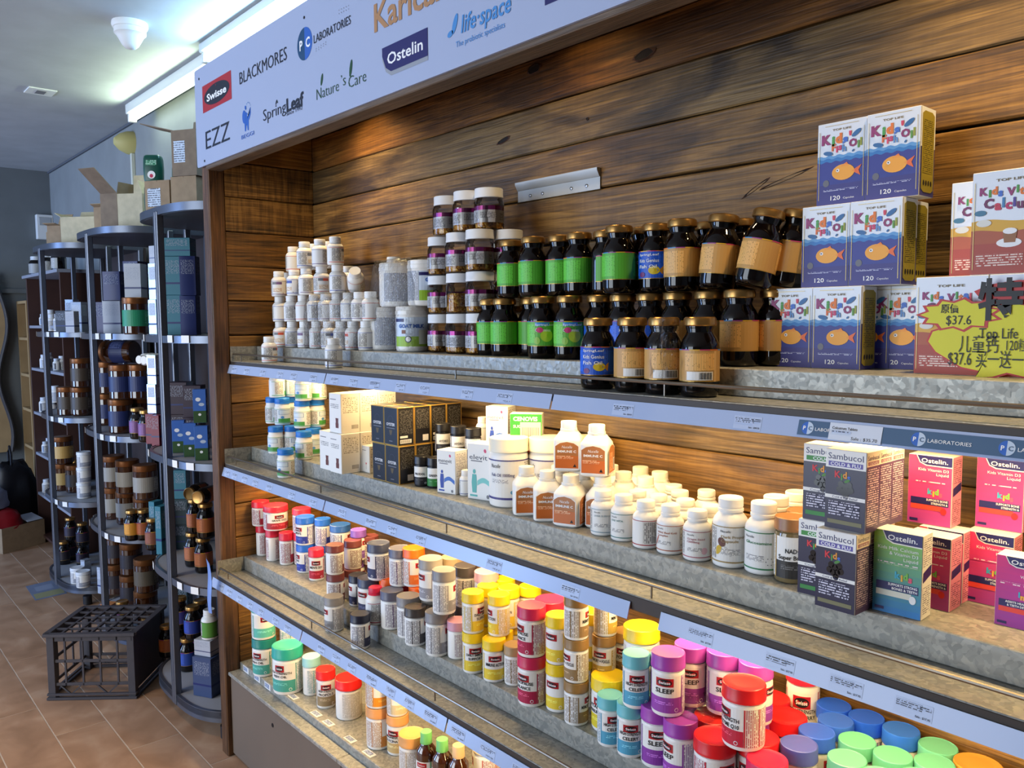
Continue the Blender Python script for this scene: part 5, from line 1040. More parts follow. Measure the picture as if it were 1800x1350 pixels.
for (a, ti, bd, ic, t) in NU: add('pill_bottle', pill(.025, .088, title=ti, band=bd, icon=ic), 'small white bottle with '+t, 'bottle', 'b', a, Z2, .025, .088, ('2', 0), -70 if not ti else (-18 if 'EYE' in ti or 'Wild' in ti else 0), gs)
add('pill_bottle', pill(.0305, .119, title='Dark Propolis|Capsule', band=(164, 140, 92), icon='bee'), 'tall white bottle with a bee picture', 'bottle', 'b', (1283, 1000), Z2, .0305, .119, ('2', 0), 12, gs)
add('pill_bottle', pill(.0305, .119, title='Glucosamine', band=(60, 128, 84), icon='hex'), 'tall white green-edged bottle beside the bee bottle', 'bottle', 'b', (1344, 1012), Z2, .0305, .119, ('2', 0), -18, gs)
for i, (u, v, t) in enumerate(((1122, 861, 'second row, first'), (1157, 869, 'second row, second'), (1205, 877, 'second row, third'), (1251, 888, 'second row, fourth, behind the pink ball bottle'), (1176, 851, 'back row, first'), (1195, 862, 'back row, second'), (1242, 861, 'back row, standing apart by the planks'))):
    add('pill_bottle', pill(.025, .088, title='', band=(170, 170, 172)), 'small plain white bottle in the '+t, 'bottle', 't', (u, v), Z2, .025, .088, ('2', 0), 60, gs)
for i, (u, v, t) in enumerate(((1366, 876, 'behind the green-edged bottle'), (1394, 866, 'deepest, beside the elderberry cartons'))): add('pill_bottle', pill(.0305, .119, title='', band=(170, 170, 173)), 'tall plain white bottle '+t, 'bottle', 't', (u, v), Z2, .0305, .119, ('2', 0), 60, gs)
NADB = M('nad_glass', (120, 104, 70), .12, coat=.6)
def nad(): return tub(.0275, .106, (150, 104, 62), (52, 50, 48), 'NAD+|Super Boost', NADB, (190, 150, 60), .2, False)
add('supplement_tub', nad(), 'brown-lidded clear tub with a dark label beside the cartons', 'tub', 'b', (1388, 1027), Z2, .0275, .106, ('2', 0), 5); add('supplement_tub', nad(), 'second brown-lidded clear tub, behind the first', 'tub', 't', (1402, 894), Z2, .0275, .106, ('2', 0), 5)
# elderberry cartons
gc = 'elderberry cold and flu cartons'; p = on_z(1503, 1083, Z2)
for L in (0, 1):
    for j in range(3):
        q = on_z(1503, 1083, Z2); x = q.x+.006*L; y = q.y+.012*L
        put('carton', sam('flu'), f"navy cold and flu carton, {'upper' if L else 'lower'} row, {ORD[j]} from the front", 'carton', (x-SB[0]/2, y+SB[1]/2+j*(SB[1]+.0005), Z2+L*(SB[2]+.0004)), -.02, gc)
for L in (0, 1):
    q = on_z(1401 if not L else 1401, 1040, Z2); put('carton', sam('cough'), f"navy cough carton with green pill-shaped band, {'upper' if L else 'lower'}", 'carton', (q.x+SB[0]/2+.006*L, q.y+SB[1]/2, Z2+L*(SB[2]+.0004)), .05, 'elderberry cough cartons')
boxat('carton', OSG(), 'green to blue milk calcium carton at the step edge', 'carton', 1618, 1092, Z2, .068, .036, None, .04)
gp_ = 'pink vitamin D cartons'
boxat('carton', OSP(), 'pink vitamin carton behind the green carton, first', 'carton', 1668, 1077, Z2, .064, .040, gp_, .0); boxat('carton', OSP(), 'pink vitamin carton behind the green carton, second', 'carton', 1690, 1062, Z2, .064, .040, gp_, .0)
boxat('carton', OSP(), 'pink vitamin carton raised, barcode side showing', 'carton', 1671, 929, Z2+.1084, .064, .040, gp_, .03)
boxat('carton', OSP(), 'pink vitamin carton in the lower row beside the infant drops', 'carton', 1778, 1073, Z2, .064, .040, gp_, .04)
boxat('carton', OSP(), 'pink vitamin carton raised, second, near the picture edge', 'carton', 1797, 938, Z2+.1084, .064, .040, gp_, .04)
boxat('carton', OSI(), 'magenta infant drops carton foremost near the picture edge', 'carton', 1747, 1096, Z2, .062, .036, None, .03, left=True)
# ================================================================ top shelf
gwp = 'white pill bottles stacked at the end of the top shelf'
def wp(k): return pill(.0245, .083, (238, 238, 236), (232, 232, 230), [(214, 90, 60), (60, 80, 170), (120, 90, 130)][k % 3], '', (), 'swatch' if k % 2 == 0 else None)
rows = [([(494, .185), (515, .18), (537, .185), (558, .185), (579, .185), (601, .185), (622, .185), (645, .185)], 'bottom row'), ([(493, .185), (513, .18), (534, .185), (554, .185), (574, .185), (594, .185), (614, .185), (633, .185), (652, .19)], 'second row'),
        ([(491, .18), (505, .235), (518, .18), (539, .18), (566, .18), (594, .18), (613, .235)], 'third row'), ([(516, .23), (536, .18), (563, .18), (590, .18), (551, .236), (578, .236)], 'top row')]
for L, (R_, nm) in enumerate(rows):
    for i, a in enumerate(R_): add('pill_bottle', wp(i+L), f"white pill bottle in the {nm} of the corner stack, {ORD[i]} from the end planks", 'bottle', 'c', a, Z1+L*.0834, .0245, .083, ('1', L), [0, 75, -40, 100, 30, 85, -60, 60, 20][i], gwp, ylim=YL[1]+.02)
add('pill_bottle', wp(0), 'white pill bottle alone on the ledge nearest the end post', 'bottle', 'c', (474, .103), P1, .0245, .083, ('1p', 0), 80, gwp); add('pill_bottle', wp(1), 'white pill bottle alone on the ledge below the wrapped bottles', 'bottle', 'c', (587, .10), P1, .0245, .083, ('1p', 0), 80, gwp)
xt = col_x(630, .21, 1.66); put('pill_bottle', wp(3), 'white pill bottle lying tipped on top of the wrapped bottles', 'bottle', (xt-.03, .22, Z1+.0834*2+.012), 0, gwp, (math.radians(50), math.radians(20), math.radians(40)))
def goat():
    def mk():
        r, h = .047, .122; b = lathe_mesh('body', [(r*.88, 0), (r*.97, .003), (r, .010), (r, h*.80), (r*.97, h*.82)], WHITE); c0 = lathe_mesh('lid', [(r*1.0, h*.815), (r*1.02, h*.82), (r*1.02, h*.90), (r*.99, h*.91), (r*.99, h*.98), (r*.95, h), (.001, h-.001)], WHITE)
        P = Print(cyl_map(r), r); q = r*PI/180; t0, t1 = h*.12, h*.76
        P.rect(-150*q, 150*q, t0, t1, M('goat_sky', (206, 220, 236), .4), 1).rect(-60*q, 70*q, t0, t0+h*.22, inkmat((150, 190, 50)), 2).rect(-150*q, -62*q, t0, t1, print_mat('fine_goat', (202, 206, 214), (110, 116, 130), 2.6, True, .42), 2).rect(72*q, 150*q, t0, t1, MATS['fine_goat'], 2)
        P.rect(-60*q, -20*q, t1-h*.10, t1-h*.03, NAVYI, 3).text('GOAT MILK', 5*q, t1-h*.19, h*.085, inkmat((52, 96, 170)), 3, w=90*q, bold=.06).ell(-5*q, t0+h*.16, h*.075, h*.075, inkmat((60, 70, 90)), 3, 18).ell(-5*q, t0+h*.16, h*.055, h*.055, INKW, 4, 18).rect(30*q, 62*q, t0+h*.05, t0+h*.36, M('goat_panel', (220, 224, 200), .4), 3).rect(-28*q, -14*q, t0+h*.28, t0+h*.36, inkmat((120, 70, 50)), 3); return [('body', b), ('lid', c0), ('label', P.mesh('label'))]
    return cached('goat', mk)
gg = 'white goat milk tubs'
for i, (a, k, rel, t) in enumerate((((678, .235), 0, 110, 'white milk tablet tub, lower, small print side forward'), ((727, .225), 0, -12, 'white GOAT MILK tub with green meadow, lower row'), ((697, .24), 1, 105, 'white milk tablet tub, upper, small print side forward'), ((748, .245), 1, 40, 'white milk tablet tub, upper, beside the gold capsule jars'))): add('supplement_tub', goat(), t, 'tub', 'c', a, Z1+k*.1225, .047, .122, ('1', 5+k), rel, gg)
add('bottle_cap', [('shell', lathe_mesh('shell', [(.019, 0), (.019, .014), (.018, .016), (.001, .0155)], WHITE)), ('grip_ring', lathe_mesh('grip_ring', [(.0195, .001), (.0198, .003), (.0195, .005)], capmat((226, 230, 236))))], 'loose white cap lying on the upper milk tablet tub', 'cap', 'c', (692, .23), Z1+.2453, .019, .016, ('1', 9), 0)
gj = 'jars of gold capsules with white lids'
for L in range(3):
    for i, (u, y) in enumerate(((776, .25), (809, .225), (851, .225))): add('capsule_jar', capjar(.036, .1), f"jar of gold capsules with white lid, {['bottom', 'second', 'third'][L]} row, {ORD[i]} from the milk tubs", 'jar', 'c', (u, y), Z1+L*.1004, .036, .1, ('1', 10+L), (20, 60 if L != 1 else -160, 20)[i]-10*L, gj)
add('capsule_jar', capjar(.036, .1), 'jar of gold capsules with white lid, third row, behind the green jars', 'jar', 'c', (888, .27), Z1+.2008, .036, .1, ('1', 12), 30, gj); add('capsule_jar', capjar(.036, .1), 'jar of gold capsules, second row, hidden behind green jars', 'jar', 'c', (888, .27), Z1+.1004, .036, .1, ('1', 11), 30, gj); add('capsule_jar', capjar(.036, .1), 'jar of gold capsules, bottom row, hidden behind green jars', 'jar', 'c', (888, .27), Z1, .036, .1, ('1', 10), 30, gj)
for i, (u, y) in enumerate(((787, .245), (824, .235), (858, .245))): add('capsule_jar', capjar(.036, .1), f"jar of gold capsules with white lid, top row, {ORD[i]} from the milk tubs", 'jar', 'c', (u, y), Z1+.3012, .036, .1, ('1', 13), (50, 30, 10)[i], gj)
gd = 'dark glass jars with gold lids'; GRN, LIM, BLJ, TAN = (84, 172, 52), (96, 176, 60), (30, 84, 190), (196, 150, 84)
def dj(c, art=None, title=()): return jar(.033, .134, c, title, art)
GK = dict(g=(GRN, None, ()), l=(LIM, 'lime', ('SpringLeaf', 'Gummies')), b=(BLJ, 'fish', ('SpringLeaf', 'Kids Genius', 'Fish Oil')), t=(TAN, None, ()), c=(TAN, 'barcode', ()), x=(BLJ, None, ('Kids Genius',)))
def dark(rows):
    for (a, k, z, lay, rel, lab, rot) in rows:
        c, art, ti = GK[k]; add('glass_jar', dj(c, art, ti), lab, 'jar', 'c', a, z, .033, .134, lay, rel, gd, rot)
U1 = Z1+.1344
dark([((1051, .103), 'b', P1, ('1p', 1), -20, 'dark jar with a blue fish oil label on the front ledge', None), ((1111, .10), 'c', P1, ('1p', 1), 10, 'dark jar with tan barcode label on the ledge beside the blue one', None), ((1166, .10), 'c', P1, ('1p', 1), 6, 'dark jar with tan barcode label under torn film on the ledge', None), ((1229, .103), 'c', P1, ('1p', 1), 0, 'dark jar with tan barcode label, last on the ledge', None)])
low = [(862, .22, 'g', 40), (896, .22, 'g', 40), (926, .245, 'g', -50), (954, .185, 'l', 5), (1004, .195, 'l', 10), (1051, .225, 'x', 0), (1095, .225, 'b', 20), (1142, .225, 'x', 60), (1190, .225, 't', 40), (1246, .22, 't', 40), (1308, .215, 't', 40), (1352, .25, 't', 0)]
for i, (u, y, k, rel) in enumerate(low): dark([((u, y), k, Z1, ('1', 20), rel, f"gold-lidded dark jar, {ORD[i]} in the lower row, {'green' if k in 'gl' else 'blue' if k in 'bx' else 'tan'} label", None)])
upr = [(899, .225, 'g', 40), (943, .215, 'g', 30), (985, .235, 'g', 70), (1021, .235, 'g', 40), (1056, .245, 'g', 110), (1091, .205, 'g', 20), (1128, .26, 'l', 10), (1152, .235, 'b', -30), (1198, .215, 't', 40), (1245, .295, 't', 20), (1300, .30, 't', 20)]
for i, (u, y, k, rel) in enumerate(upr): dark([((u, y), k, U1, ('1', 21), rel, f"gold-lidded dark jar, {ORD[i]} in the upper row, {'green' if k in 'gl' else 'blue' if k in 'bx' else 'tan'} label", None)])
dark([((1258, .215), 't', U1+.001, ('1', 22), 40, 'film-wrapped dark jar leaning slightly, tan label, upper row', (0, math.radians(6), math.radians(50))), ((1328, .215), 't', U1+.003, ('1', 22), 40, 'film-wrapped dark jar leaning strongly beside the fish oil cartons', (math.radians(3), math.radians(12), math.radians(60))), ((1374, .26), 't', U1+.003, ('1', 22), 40, 'film-wrapped dark jar leaning behind the strongly tilted one', (math.radians(2), math.radians(10), math.radians(20)))])
for d in IT:
    if 'embossed' in d['label'] or 'pinkish red' in d['label']: d['w'] = .08
settle()
gk = "children's fish oil cartons"; W, D, H = KB
def kb(u, y, L, t): boxat('carton', kids(), t, 'carton', u, 0, Z1+L*(H+.0004), W, D, gk, 0, y)
K = 'blue and white fish oil carton, '
x2 = col_x(1511, .235, Z1)
for (dx, y, L, t) in ((0, .235, 0, 'bottom row, second'), (-W-.001, .237, 0, 'bottom row, first beside the dark jars'), (.0, .29, 0, 'bottom row, behind the second')):
    put('carton', kids(), K+t, 'carton', (x2-W/2+dx+(.022 if y > .28 else 0), y+D/2, Z1), 0, gk)
x3 = col_x(1583, .245, Z1+H)
for (dx, y, t) in ((0, .245, 'middle row, second'), (-W-.001, .247, 'middle row, first'), (-.006, .30, 'middle row, behind the second')): put('carton', kids(), K+t, 'carton', (x3-W/2+dx, y+D/2, Z1+H+.0004), 0, gk)
x4 = col_x(1615, .255, Z1+2*H)
for (dx, y, t) in ((0, .255, 'top row, second'), (-W-.001, .258, 'top row, first')): put('carton', kids(), K+t, 'carton', (x4-W/2+dx, y+D/2, Z1+2*(H+.0004)), 0, gk)
put('carton', kids(), K+'bottom row, deep under the middle row', 'carton', (x3-W/2+.022, .235+.056+D/2, Z1), 0, gk)
gca = "children's calcium cartons"; xc = col_x(1605.6, .215, Z1); CW, CD, CH = .098, .06, .142
for i in range(2): put('carton', cal(), f"brown and white calcium carton, lower row, {['behind the yellow price burst', 'next to the picture edge'][i]}", 'carton', (xc+CW/2+i*(CW+.001), .215+CD/2, Z1), 0, gca)
for u, y, t in ((1668, .285, 'upper row, set back'), (1704, .218, 'upper row, foremost with milk splash')): put('carton', cal(), 'brown and white calcium carton, '+t, 'carton', (col_x(u, y, Z1+CH)+CW/2, y+CD/2, Z1+CH+.0004), 0, gca)
put('carton', cal(), 'brown and white calcium carton, lower row, at the back', 'carton', (xc+CW/2+.05, .215+CD*1.5+.002, Z1), 0, gca)
# hand-written price burst
YP = .198; YELB = M('burst_yellow', (222, 214, 36), .5); REDB = M('burst_red', (196, 52, 52), .5)
def Q(u, v): p = on_y(u, v, YP); return p.x, p.z
burst = thing('price_burst_card', 'yellow and red hand-written price burst card before the calcium cartons', 'sign', (0, YP, 0))
cl = [Q(u, v) for u, v in ((1632, 600), (1640, 583), (1668, 575), (1700, 560), (1740, 540), (1790, 535), (1850, 545), (1890, 580), (1890, 640), (1850, 665), (1800, 662), (1770, 655), (1745, 662), (1714, 664), (1722, 652), (1690, 645), (1668, 632), (1645, 618))]
cx_, cz_ = sum(p[0] for p in cl)/len(cl), sum(p[1] for p in cl)/len(cl)
big = [(cx_+(a-cx_)*1.035+0, cz_+(b-cz_)*1.07) for a, b in cl]
tp = [Q(u, v) for u, v in ((1712, 512), (1740, 500), (1790, 492), (1850, 492), (1870, 520), (1870, 560), (1715, 560), (1735, 540))]
MB().prism(big, 0, .0014, REDB, 'y').build('card', burst); MB().prism(tp, .0004, .0012, REDB, 'y').build('top_flash', burst)
P = Print(lambda s, t, l: (s, -.0003-l*.0004, t)); P.fan((cx_, cz_), cl, YELB, 1)
sx, sz = Q(1685, 553); n = 22; st = [(sx+(.052 if k % 2 else .041)*math.cos(2*PI*k/n)*1.0, sz+(.0215 if k % 2 else .0165)*math.sin(2*PI*k/n)) for k in range(n)]
P.fan((sx, sz), [(sx+(a-sx)*1.13, sz+(b-sz)*1.16) for a, b in st], REDB, 2).fan((sx, sz), st, YELB, 3)
def qt(t, a, b, h, l=5, bold=0): (x0, z0), (x1, z1) = Q(*a), Q(*b); P.text(t, (x0+x1)/2, (z0+z1)/2, h, BLACK, l, w=x1-x0, bold=bold)
qt('原價', (1655, 543), (1686, 543), .010, 5, .01); qt('$37.6', (1664, 562), (1708, 563), .0125); qt('Top Life', (1722, 584), (1790, 588), .014); qt('儿童钙', (1686, 606), (1756, 606), .018); qt('120粒', (1770, 607), (1806, 608), .013); qt('$37.6', (1667, 630), (1708, 631), .017); qt('买一送一', (1716, 632), (1800, 634), .018)
qt('特', (1720, 528), (1800, 528), .044, 6, .025); qt('价', (1806, 528), (1882, 528), .044, 6, .025)
link('lettering', P.mesh('lettering'), burst)
# ================================================================ base deck
IT.clear()
def t0(lab, mode, a, r, h, cap, band, title, rel, lay=0, base=0, grp=None, **k): return add('supplement_tub', tub(r, h, cap, band, title, **k), lab, 'tub', mode, a, Z0B+base, r, h, ('0', lay), rel, grp, ylim=YBR+r*.6)
gt = 'teal-lidded tubs on the base deck'
t0('big teal-lidded tub labelled FISH OIL, foremost on the base deck', 'b', (507, 1229), .049, .148, TEA, (72, 164, 152), 'HIGH STRENGTH|FISH OIL', -34, grp=gt)
d = t0('teal-lidded tub by the end planks, lower of a pair', 'b', (466, 1191), .040, .125, (30, 124, 118), (72, 164, 152), 'HIGH STRENGTH|FISH OIL', -40, grp=gt)
t0('teal-lidded tub by the end planks, upper of a pair', 'xy', (d['x'], d['y']), .040, .12, TEA, (96, 190, 176), '', 10, 1, .1254, gt)
d = t0('teal-lidded tub half hidden behind the big fish oil tub', 'c', (497, .225), .042, .125, (70, 186, 172), (72, 164, 152), '', 60, grp=gt)
t0('pale teal tub raised behind the big fish oil tub', 'xy', (d['x']+.01, d['y']), .042, .12, TEA, (160, 210, 190), '', 70, 1, .1254, gt)
t0('clear wrapped tub with aqua bands beside the red-lidded tubs', 'b', (549, 1224), .029, .12, (150, 206, 214), (120, 200, 210), '', 120)
t0('red-lidded tub labelled PROPOLIS', 'b', (574, 1247), .030, .116, (222, 40, 40), (150, 130, 96), 'HIGH STRENGTH|PROPOLIS', 0, grp='red-lidded tubs on the base deck')
t0('red-lidded tub with plain back label on the base deck', 'b', (614, 1268), .040, .118, (222, 34, 34), (206, 200, 186), '', 120, grp='red-lidded tubs on the base deck', logo=False)
gpch = 'peach-lidded tubs on the base deck'
d = t0('peach-lidded tub carrying an orange tub', 'b', (667, 1320), .036, .116, PCH, (214, 140, 60), '', 75, grp=gpch)
t0('orange tub standing on the peach-lidded tub', 'xy', (d['x'], d['y']), .036, .10, (236, 120, 30), (236, 150, 40), '', 40, 1, .1164, gpch)
d = t0('peach-lidded tub labelled MAGNESIUM', 'c', (700, .135), .031, .108, PCH, (206, 176, 120), 'MAGNESIUM|GLYCINATE', -30, grp=gpch)
t0('cream-banded tub standing on the magnesium tub', 'xy', (d['x'], d['y']), .030, .10, PCH, (216, 200, 160), '', 30, 1, .1084, gpch)
t0('peach-lidded tub beside the syrup bottles', 'c', (727, .095), .035, .116, (232, 168, 100), (216, 190, 150), '', 80, grp=gpch)
AMB = M('amber_glass', (58, 26, 8), .05, coat=1, spec=.8)
def syrup(capc, glass, key):
    def mk():
        r, h = .026, .142
        b = lathe_mesh('glass', [(r*.9, 0), (r, .004), (r, h*.62), (r*.93, h*.69), (r*.6, h*.77), (r*.48, h*.80), (r*.48, h*.86)], glass, angle=60); c0 = lathe_mesh('cap', [(.0155, h*.80), (.0155, h*.84), (.0148, h*.85), (.0148, h*.99), (.014, h), (.001, h)], capmat(capc, .35))
        P = Print(cyl_map(r), r); q = r*PI/180; P.rect(-90*q, 90*q, h*.06, h*.52, PAPER, 1).rect(-40*q, 20*q, h*.42, h*.50, RED, 2).text('Swisse', -10*q, h*.46, h*.035, INKW, 3, w=40*q).rect(-50*q, 30*q, h*.2, h*.36, print_mat('fine_small2', (236, 234, 228), (120, 118, 124), 4), 2).rect(40*q, 46*q, h*.06, h*.52, inkmat((90, 170, 100)), 2); return [('glass', b), ('cap', c0), ('label', P.mesh('label'))]
    return cached(key, mk)
for i, (u, v, cc, t) in enumerate(((747, 1284, (112, 190, 112), 'first'), (778, 1299, (112, 190, 112), 'second'))): add('syrup_bottle', syrup(cc, AMB, 'syr%d' % i), f'amber syrup bottle with a green cap, {t} from the peach tubs', 'bottle', 't', (u, v), Z0B, .026, .142, ('0', 0), -20, 'amber syrup bottles', ylim=YBR+.03)
add('syrup_bottle', syrup((214, 178, 132), AMB, 'syr3'), 'dark syrup bottle with a beige cap beside the green-capped ones', 'bottle', 't', (805, 1309), Z0B, .026, .142, ('0', 0), 60, 'amber syrup bottles', ylim=YBR+.03)
t0('cream tub with a red label past the syrup bottles', 'c', (862, .20), .046, .15, (240, 214, 160), (190, 60, 60), '', -90)
settle()
# crinkled clear film over wrapped groups
def film(label, cx, cy, z0, z1, rx, ry, seed, top=.7):
    r = random.Random(seed); b = MB(); n, m = 30, 9; vs = []; fs = []
    for j in range(m+1):
        t = j/m; z = z0+(z1-z0)*t; k = 1-(1-top)*max(0, (t-.72)/.28)**1.5
        for i in range(n):
            a = 2*PI*i/n; ca, sa = math.cos(a), math.sin(a); ca = math.copysign(abs(ca)**.6, ca); sa = math.copysign(abs(sa)**.6, sa); q = k*(1+r.uniform(-.022, .022))
            vs.append((cx+rx*q*ca, cy+ry*q*sa, z+r.uniform(-.003, .003)))
    for j in range(m):
        for i in range(n): fs.append((j*n+i, j*n+(i+1) % n, (j+1)*n+(i+1) % n, (j+1)*n+i))
    fs.append(tuple(range(m*n, (m+1)*n)))
    b.add(vs, fs, FILM); o = b.build('clear_film_wrap', None, (0, 0, 0), angle=180, fix=True); tag(o, label, 'plastic film', 'clear film wraps'); return o
film('clear crinkled film around the white bottles in the lower corner stack', col_x(590, .19, 1.47), .19, Z1+.002, Z1+.172, .165, .04, 1)
film('clear film around the milk tablet tubs', col_x(712, .24, 1.5), .236, Z1+.002, Z1+.25, .115, .06, 2, .85)
film('crumpled clear film bag over the red lids', col_x(1228, .14, .80), .13, Z3+.05, Z3+.136, .04, .036, 3, .5)
film('crumpled clear film between the navy and grey tubs', col_x(715, .16, .80), .16, Z3+.11, Z3+.17, .022, .02, 4, .4)
def tornfilm(label, u, y, z, w, h, seed):
    r = random.Random(seed); b = MB(); n = 7; vs = []; x0 = col_x(u, y, z)
    for j in range(n+1):
        for i in range(n+1): vs.append((x0+w*(i/n-.5)*(1-.5*j/n)+r.uniform(-.004, .004), y+r.uniform(-.004, .004)+.01*math.sin(i), z+h*j/n+r.uniform(-.004, .004)))
    b.add(vs, [(j*(n+1)+i, j*(n+1)+i+1, (j+1)*(n+1)+i+1, (j+1)*(n+1)+i) for j in range(n) for i in range(n)], FILM); return tag(b.build('torn_film', None, angle=20, fix=False), label, 'plastic film', 'clear film wraps')
tornfilm('torn clear film hanging on the ledge jars', 1165, .062, P1+.03, .07, .10, 5)
# ================================================================ ceiling fittings
c = on_z(228, 40, ZC); sm = thing('smoke_detector', 'white cone-shaped detector on the ceiling', 'detector', (c.x, c.y, ZC))
DW = M('detector_white', (226, 228, 226), .5); MB().lathe([(.062, 0), (.064, -.012), (.060, -.022), (.056, -.024)][::-1], DW, 28).build('base_plate', sm); MB().lathe([(.004, -.098), (.018, -.094), (.030, -.082), (.044, -.056), (.052, -.044), (.056, -.042), (.056, -.024)], DW, 28).build('dome', sm)
c = on_z(71, 160, ZC); v = thing('ceiling_vent', 'small square grille set in the ceiling', 'vent', (c.x, c.y, ZC)); MB().cbox(-.06, .06, -.06, .06, -.006, 0, DW, .001).build('frame', v); MB().box(-.032, .032, -.02, .02, -.0075, -.006, GREYINK).build('slot', v)
p = on_y(233, 252, YW); wl = thing('wall_sensor', 'yellowed cone-shaped siren on the wall over the cabinets', 'sensor', (p.x, YW, p.z)); YLW = M('aged_plastic', (196, 184, 120), .5)
MB().lathe([(.002, .10), (.02, .096), (.045, .07), (.062, .03), (.066, 0)][::-1], YLW, 24).build('dome', wl, (0, 0, 0), (PI/2, 0, 0)); MB().cbox(.012, .034, -.02, 0, -.40, -.06, M('conduit_white', (206, 208, 196), .5), .002).build('conduit', wl)
p = on_x(77, 400, XL); tb = thing('wall_box', 'small white control box on the far wall', 'control box', (XL, p.y, p.z)); MB().cbox(0, .05, -.055, .055, -.09, .09, DW, .004).build('case', tb); MB().cbox(.05, .056, -.04, .04, .01, .07, M('panel_grey', (170, 174, 176), .4), .002).build('keypad', tb)
# ================================================================ glass display cabinets
def plan(cx, k=1.0, n=36, inset=0):
    pts = []
    for i in range(n+1):
        a = PI+PI*i/n; ca, sa = math.cos(a), math.sin(a); x = math.copysign(abs(ca)**.6, ca); y = abs(sa)**.6
        pts.append((cx+(.375-inset)*x, .385-(.425-inset)*y))
    return pts
CABX = [-.432, -1.365, -2.305]; LV = [.10, .55, 1.0, 1.45]; DKB = M('cabinet_back', (58, 48, 48), .6); SHW = M('cabinet_shelf', (150, 152, 156), .5); TOPD = M('cabinet_top_dark', (62, 62, 70), .5)
nm = ['nearest the timber end panel', 'in the middle of the three', 'furthest along the wall']
def strip(mb, pts, z0, z1, th, m):
    n = len(pts); vs = []; fs = []
    for i, (x, y) in enumerate(pts):
        a = pts[max(i-1, 0)]; b = pts[min(i+1, n-1)]; dx, dy = b[0]-a[0], b[1]-a[1]; L = math.hypot(dx, dy) or 1; nx, ny = -dy/L*th, dx/L*th
        vs += [(x, y, z0), (x, y, z1), (x+nx, y+ny, z1), (x+nx, y+ny, z0)]
    for i in range(n-1):
        for k in range(4): fs.append((i*4+k, i*4+(k+1) % 4, (i+1)*4+(k+1) % 4, (i+1)*4+k))
    fs += [(0, 1, 2, 3), tuple(range((n-1)*4, n*4))[::-1]]
    return mb.add(vs, fs, m)
for ci, cx in enumerate(CABX):
    cab = thing('display_cabinet', 'tall bow-fronted glass display cabinet '+nm[ci], 'cabinet', (0, 0, 0), 0, 'bow-fronted glass cabinets')
    ins = plan(cx, inset=.012)
    for z in LV:
        sp_ = MB().prism(ins, z-.016, z, SHW).build('shelf', cab); strip(MB(), plan(cx), z-.024, z+.002, .012, ALU).build('rim', sp_)
        if z > .2:
            for k, f in enumerate((.30, .40, .56, .66)):
                q = plan(cx)[int(f*36)]; q2 = plan(cx)[int(f*36)+1]; an = math.atan2(q2[1]-q[1], q2[0]-q[0]); MB().box(-.018, .018, -.0012, 0, -.022, .004, PAPER).build('price_ticket', sp_, (q[0]+.001*math.sin(an), q[1]-.003, z), (0, 0, an))
    tp_ = MB().prism(ins, 1.885, 1.905, TOPD).build('top', cab); strip(MB(), plan(cx), 1.886, 1.915, .012, ALU).build('rim', tp_)
    MB().box(cx-.37, cx+.37, .386, .40, .05, 1.9, DKB).build('back_board', cab)
    bs_ = MB().prism(plan(cx, inset=.03), .05, .083, TOPD).build('base', cab); strip(MB(), plan(cx), .06, .10, .012, ALU).build('rim', bs_)
    for k in (-1, 1):
        for y in (.05, .33): MB().lathe([(.016, .002), (.022, .006), (.022, .05)], BLACK, 14).build('foot', cab, (cx+k*.30, y, 0))
    mid = plan(cx)[18]; MB().cbox(cx+.011, cx+.029, mid[1]-.004, mid[1]+.022, .06, 1.9, ALU, .003).build('post', cab); MB().cbox(cx+.031, cx+.049, mid[1]-.004, mid[1]+.022, .06, 1.9, ALU, .003).build('post', cab)
    for k in (-1, 1): MB().cbox(cx+k*.365-.010, cx+k*.365+.010, .20, .225, .06, 1.9, ALU, .003).build('post', cab); MB().cbox(cx+k*.365-.010, cx+k*.365+.010, .36, .385, .06, 1.9, ALU, .003).build('post', cab)
    if False:
        pl = plan(cx, inset=.003)
        strip(MB(), pl[:18], .10, 1.87, .003, GLASS).build('glass_door', cab); strip(MB(), pl[19:], .10, 1.87, .003, GLASS).build('glass_door', cab)
# ---- things inside and on the cabinets
TEALB = M('carton_teal', (44, 112, 128), .4); NAVB = M('carton_navy', (26, 40, 96), .35); GRYB = M('carton_grey', (176, 180, 188), .45); DPUR = M('carton_dark_purple', (44, 22, 40), .4); SILV = M('carton_silver', (190, 200, 214), .2, metal=.5); MARB = M('carton_maroon', (120, 30, 50), .4); DTEA = M('carton_dark_teal', (22, 52, 60), .4)
def plainbox(w, d, h, m, band=None, key=None):
    fr = lambda P, w_, h_: P.rect(-w_*.4, w_*.4, h_*.55, h_*.9, print_mat('fine_'+m.name, tuple(int(255*(c**(1/2.2))) for c in m.node_tree.nodes['Principled BSDF'].inputs['Base Color'].default_value[:3]), (150, 156, 170), 2.4, False, .5), 1).rect(-w_*.5+.0005, w_*.5-.0005, h_*.28, h_*.33, band or NAVB, 1)
    return carton(w, d, h, fr, fr, base=m, key=('pb', w, d, h, m.name, band.name if band else None))
def inbox(w, d, h, m, u, y, z, label, rz=.6, band=None, grp=None):
    return put('carton', plainbox(w, d, h, m, band), label, 'carton', (col_x(u, y, z), y, z), rz, grp)
A = 'in the nearest glass cabinet'; B = 'in the middle glass cabinet'; Cc = 'in the furthest glass cabinet'
gA = 'cartons in the glass cabinets'
e = .0006
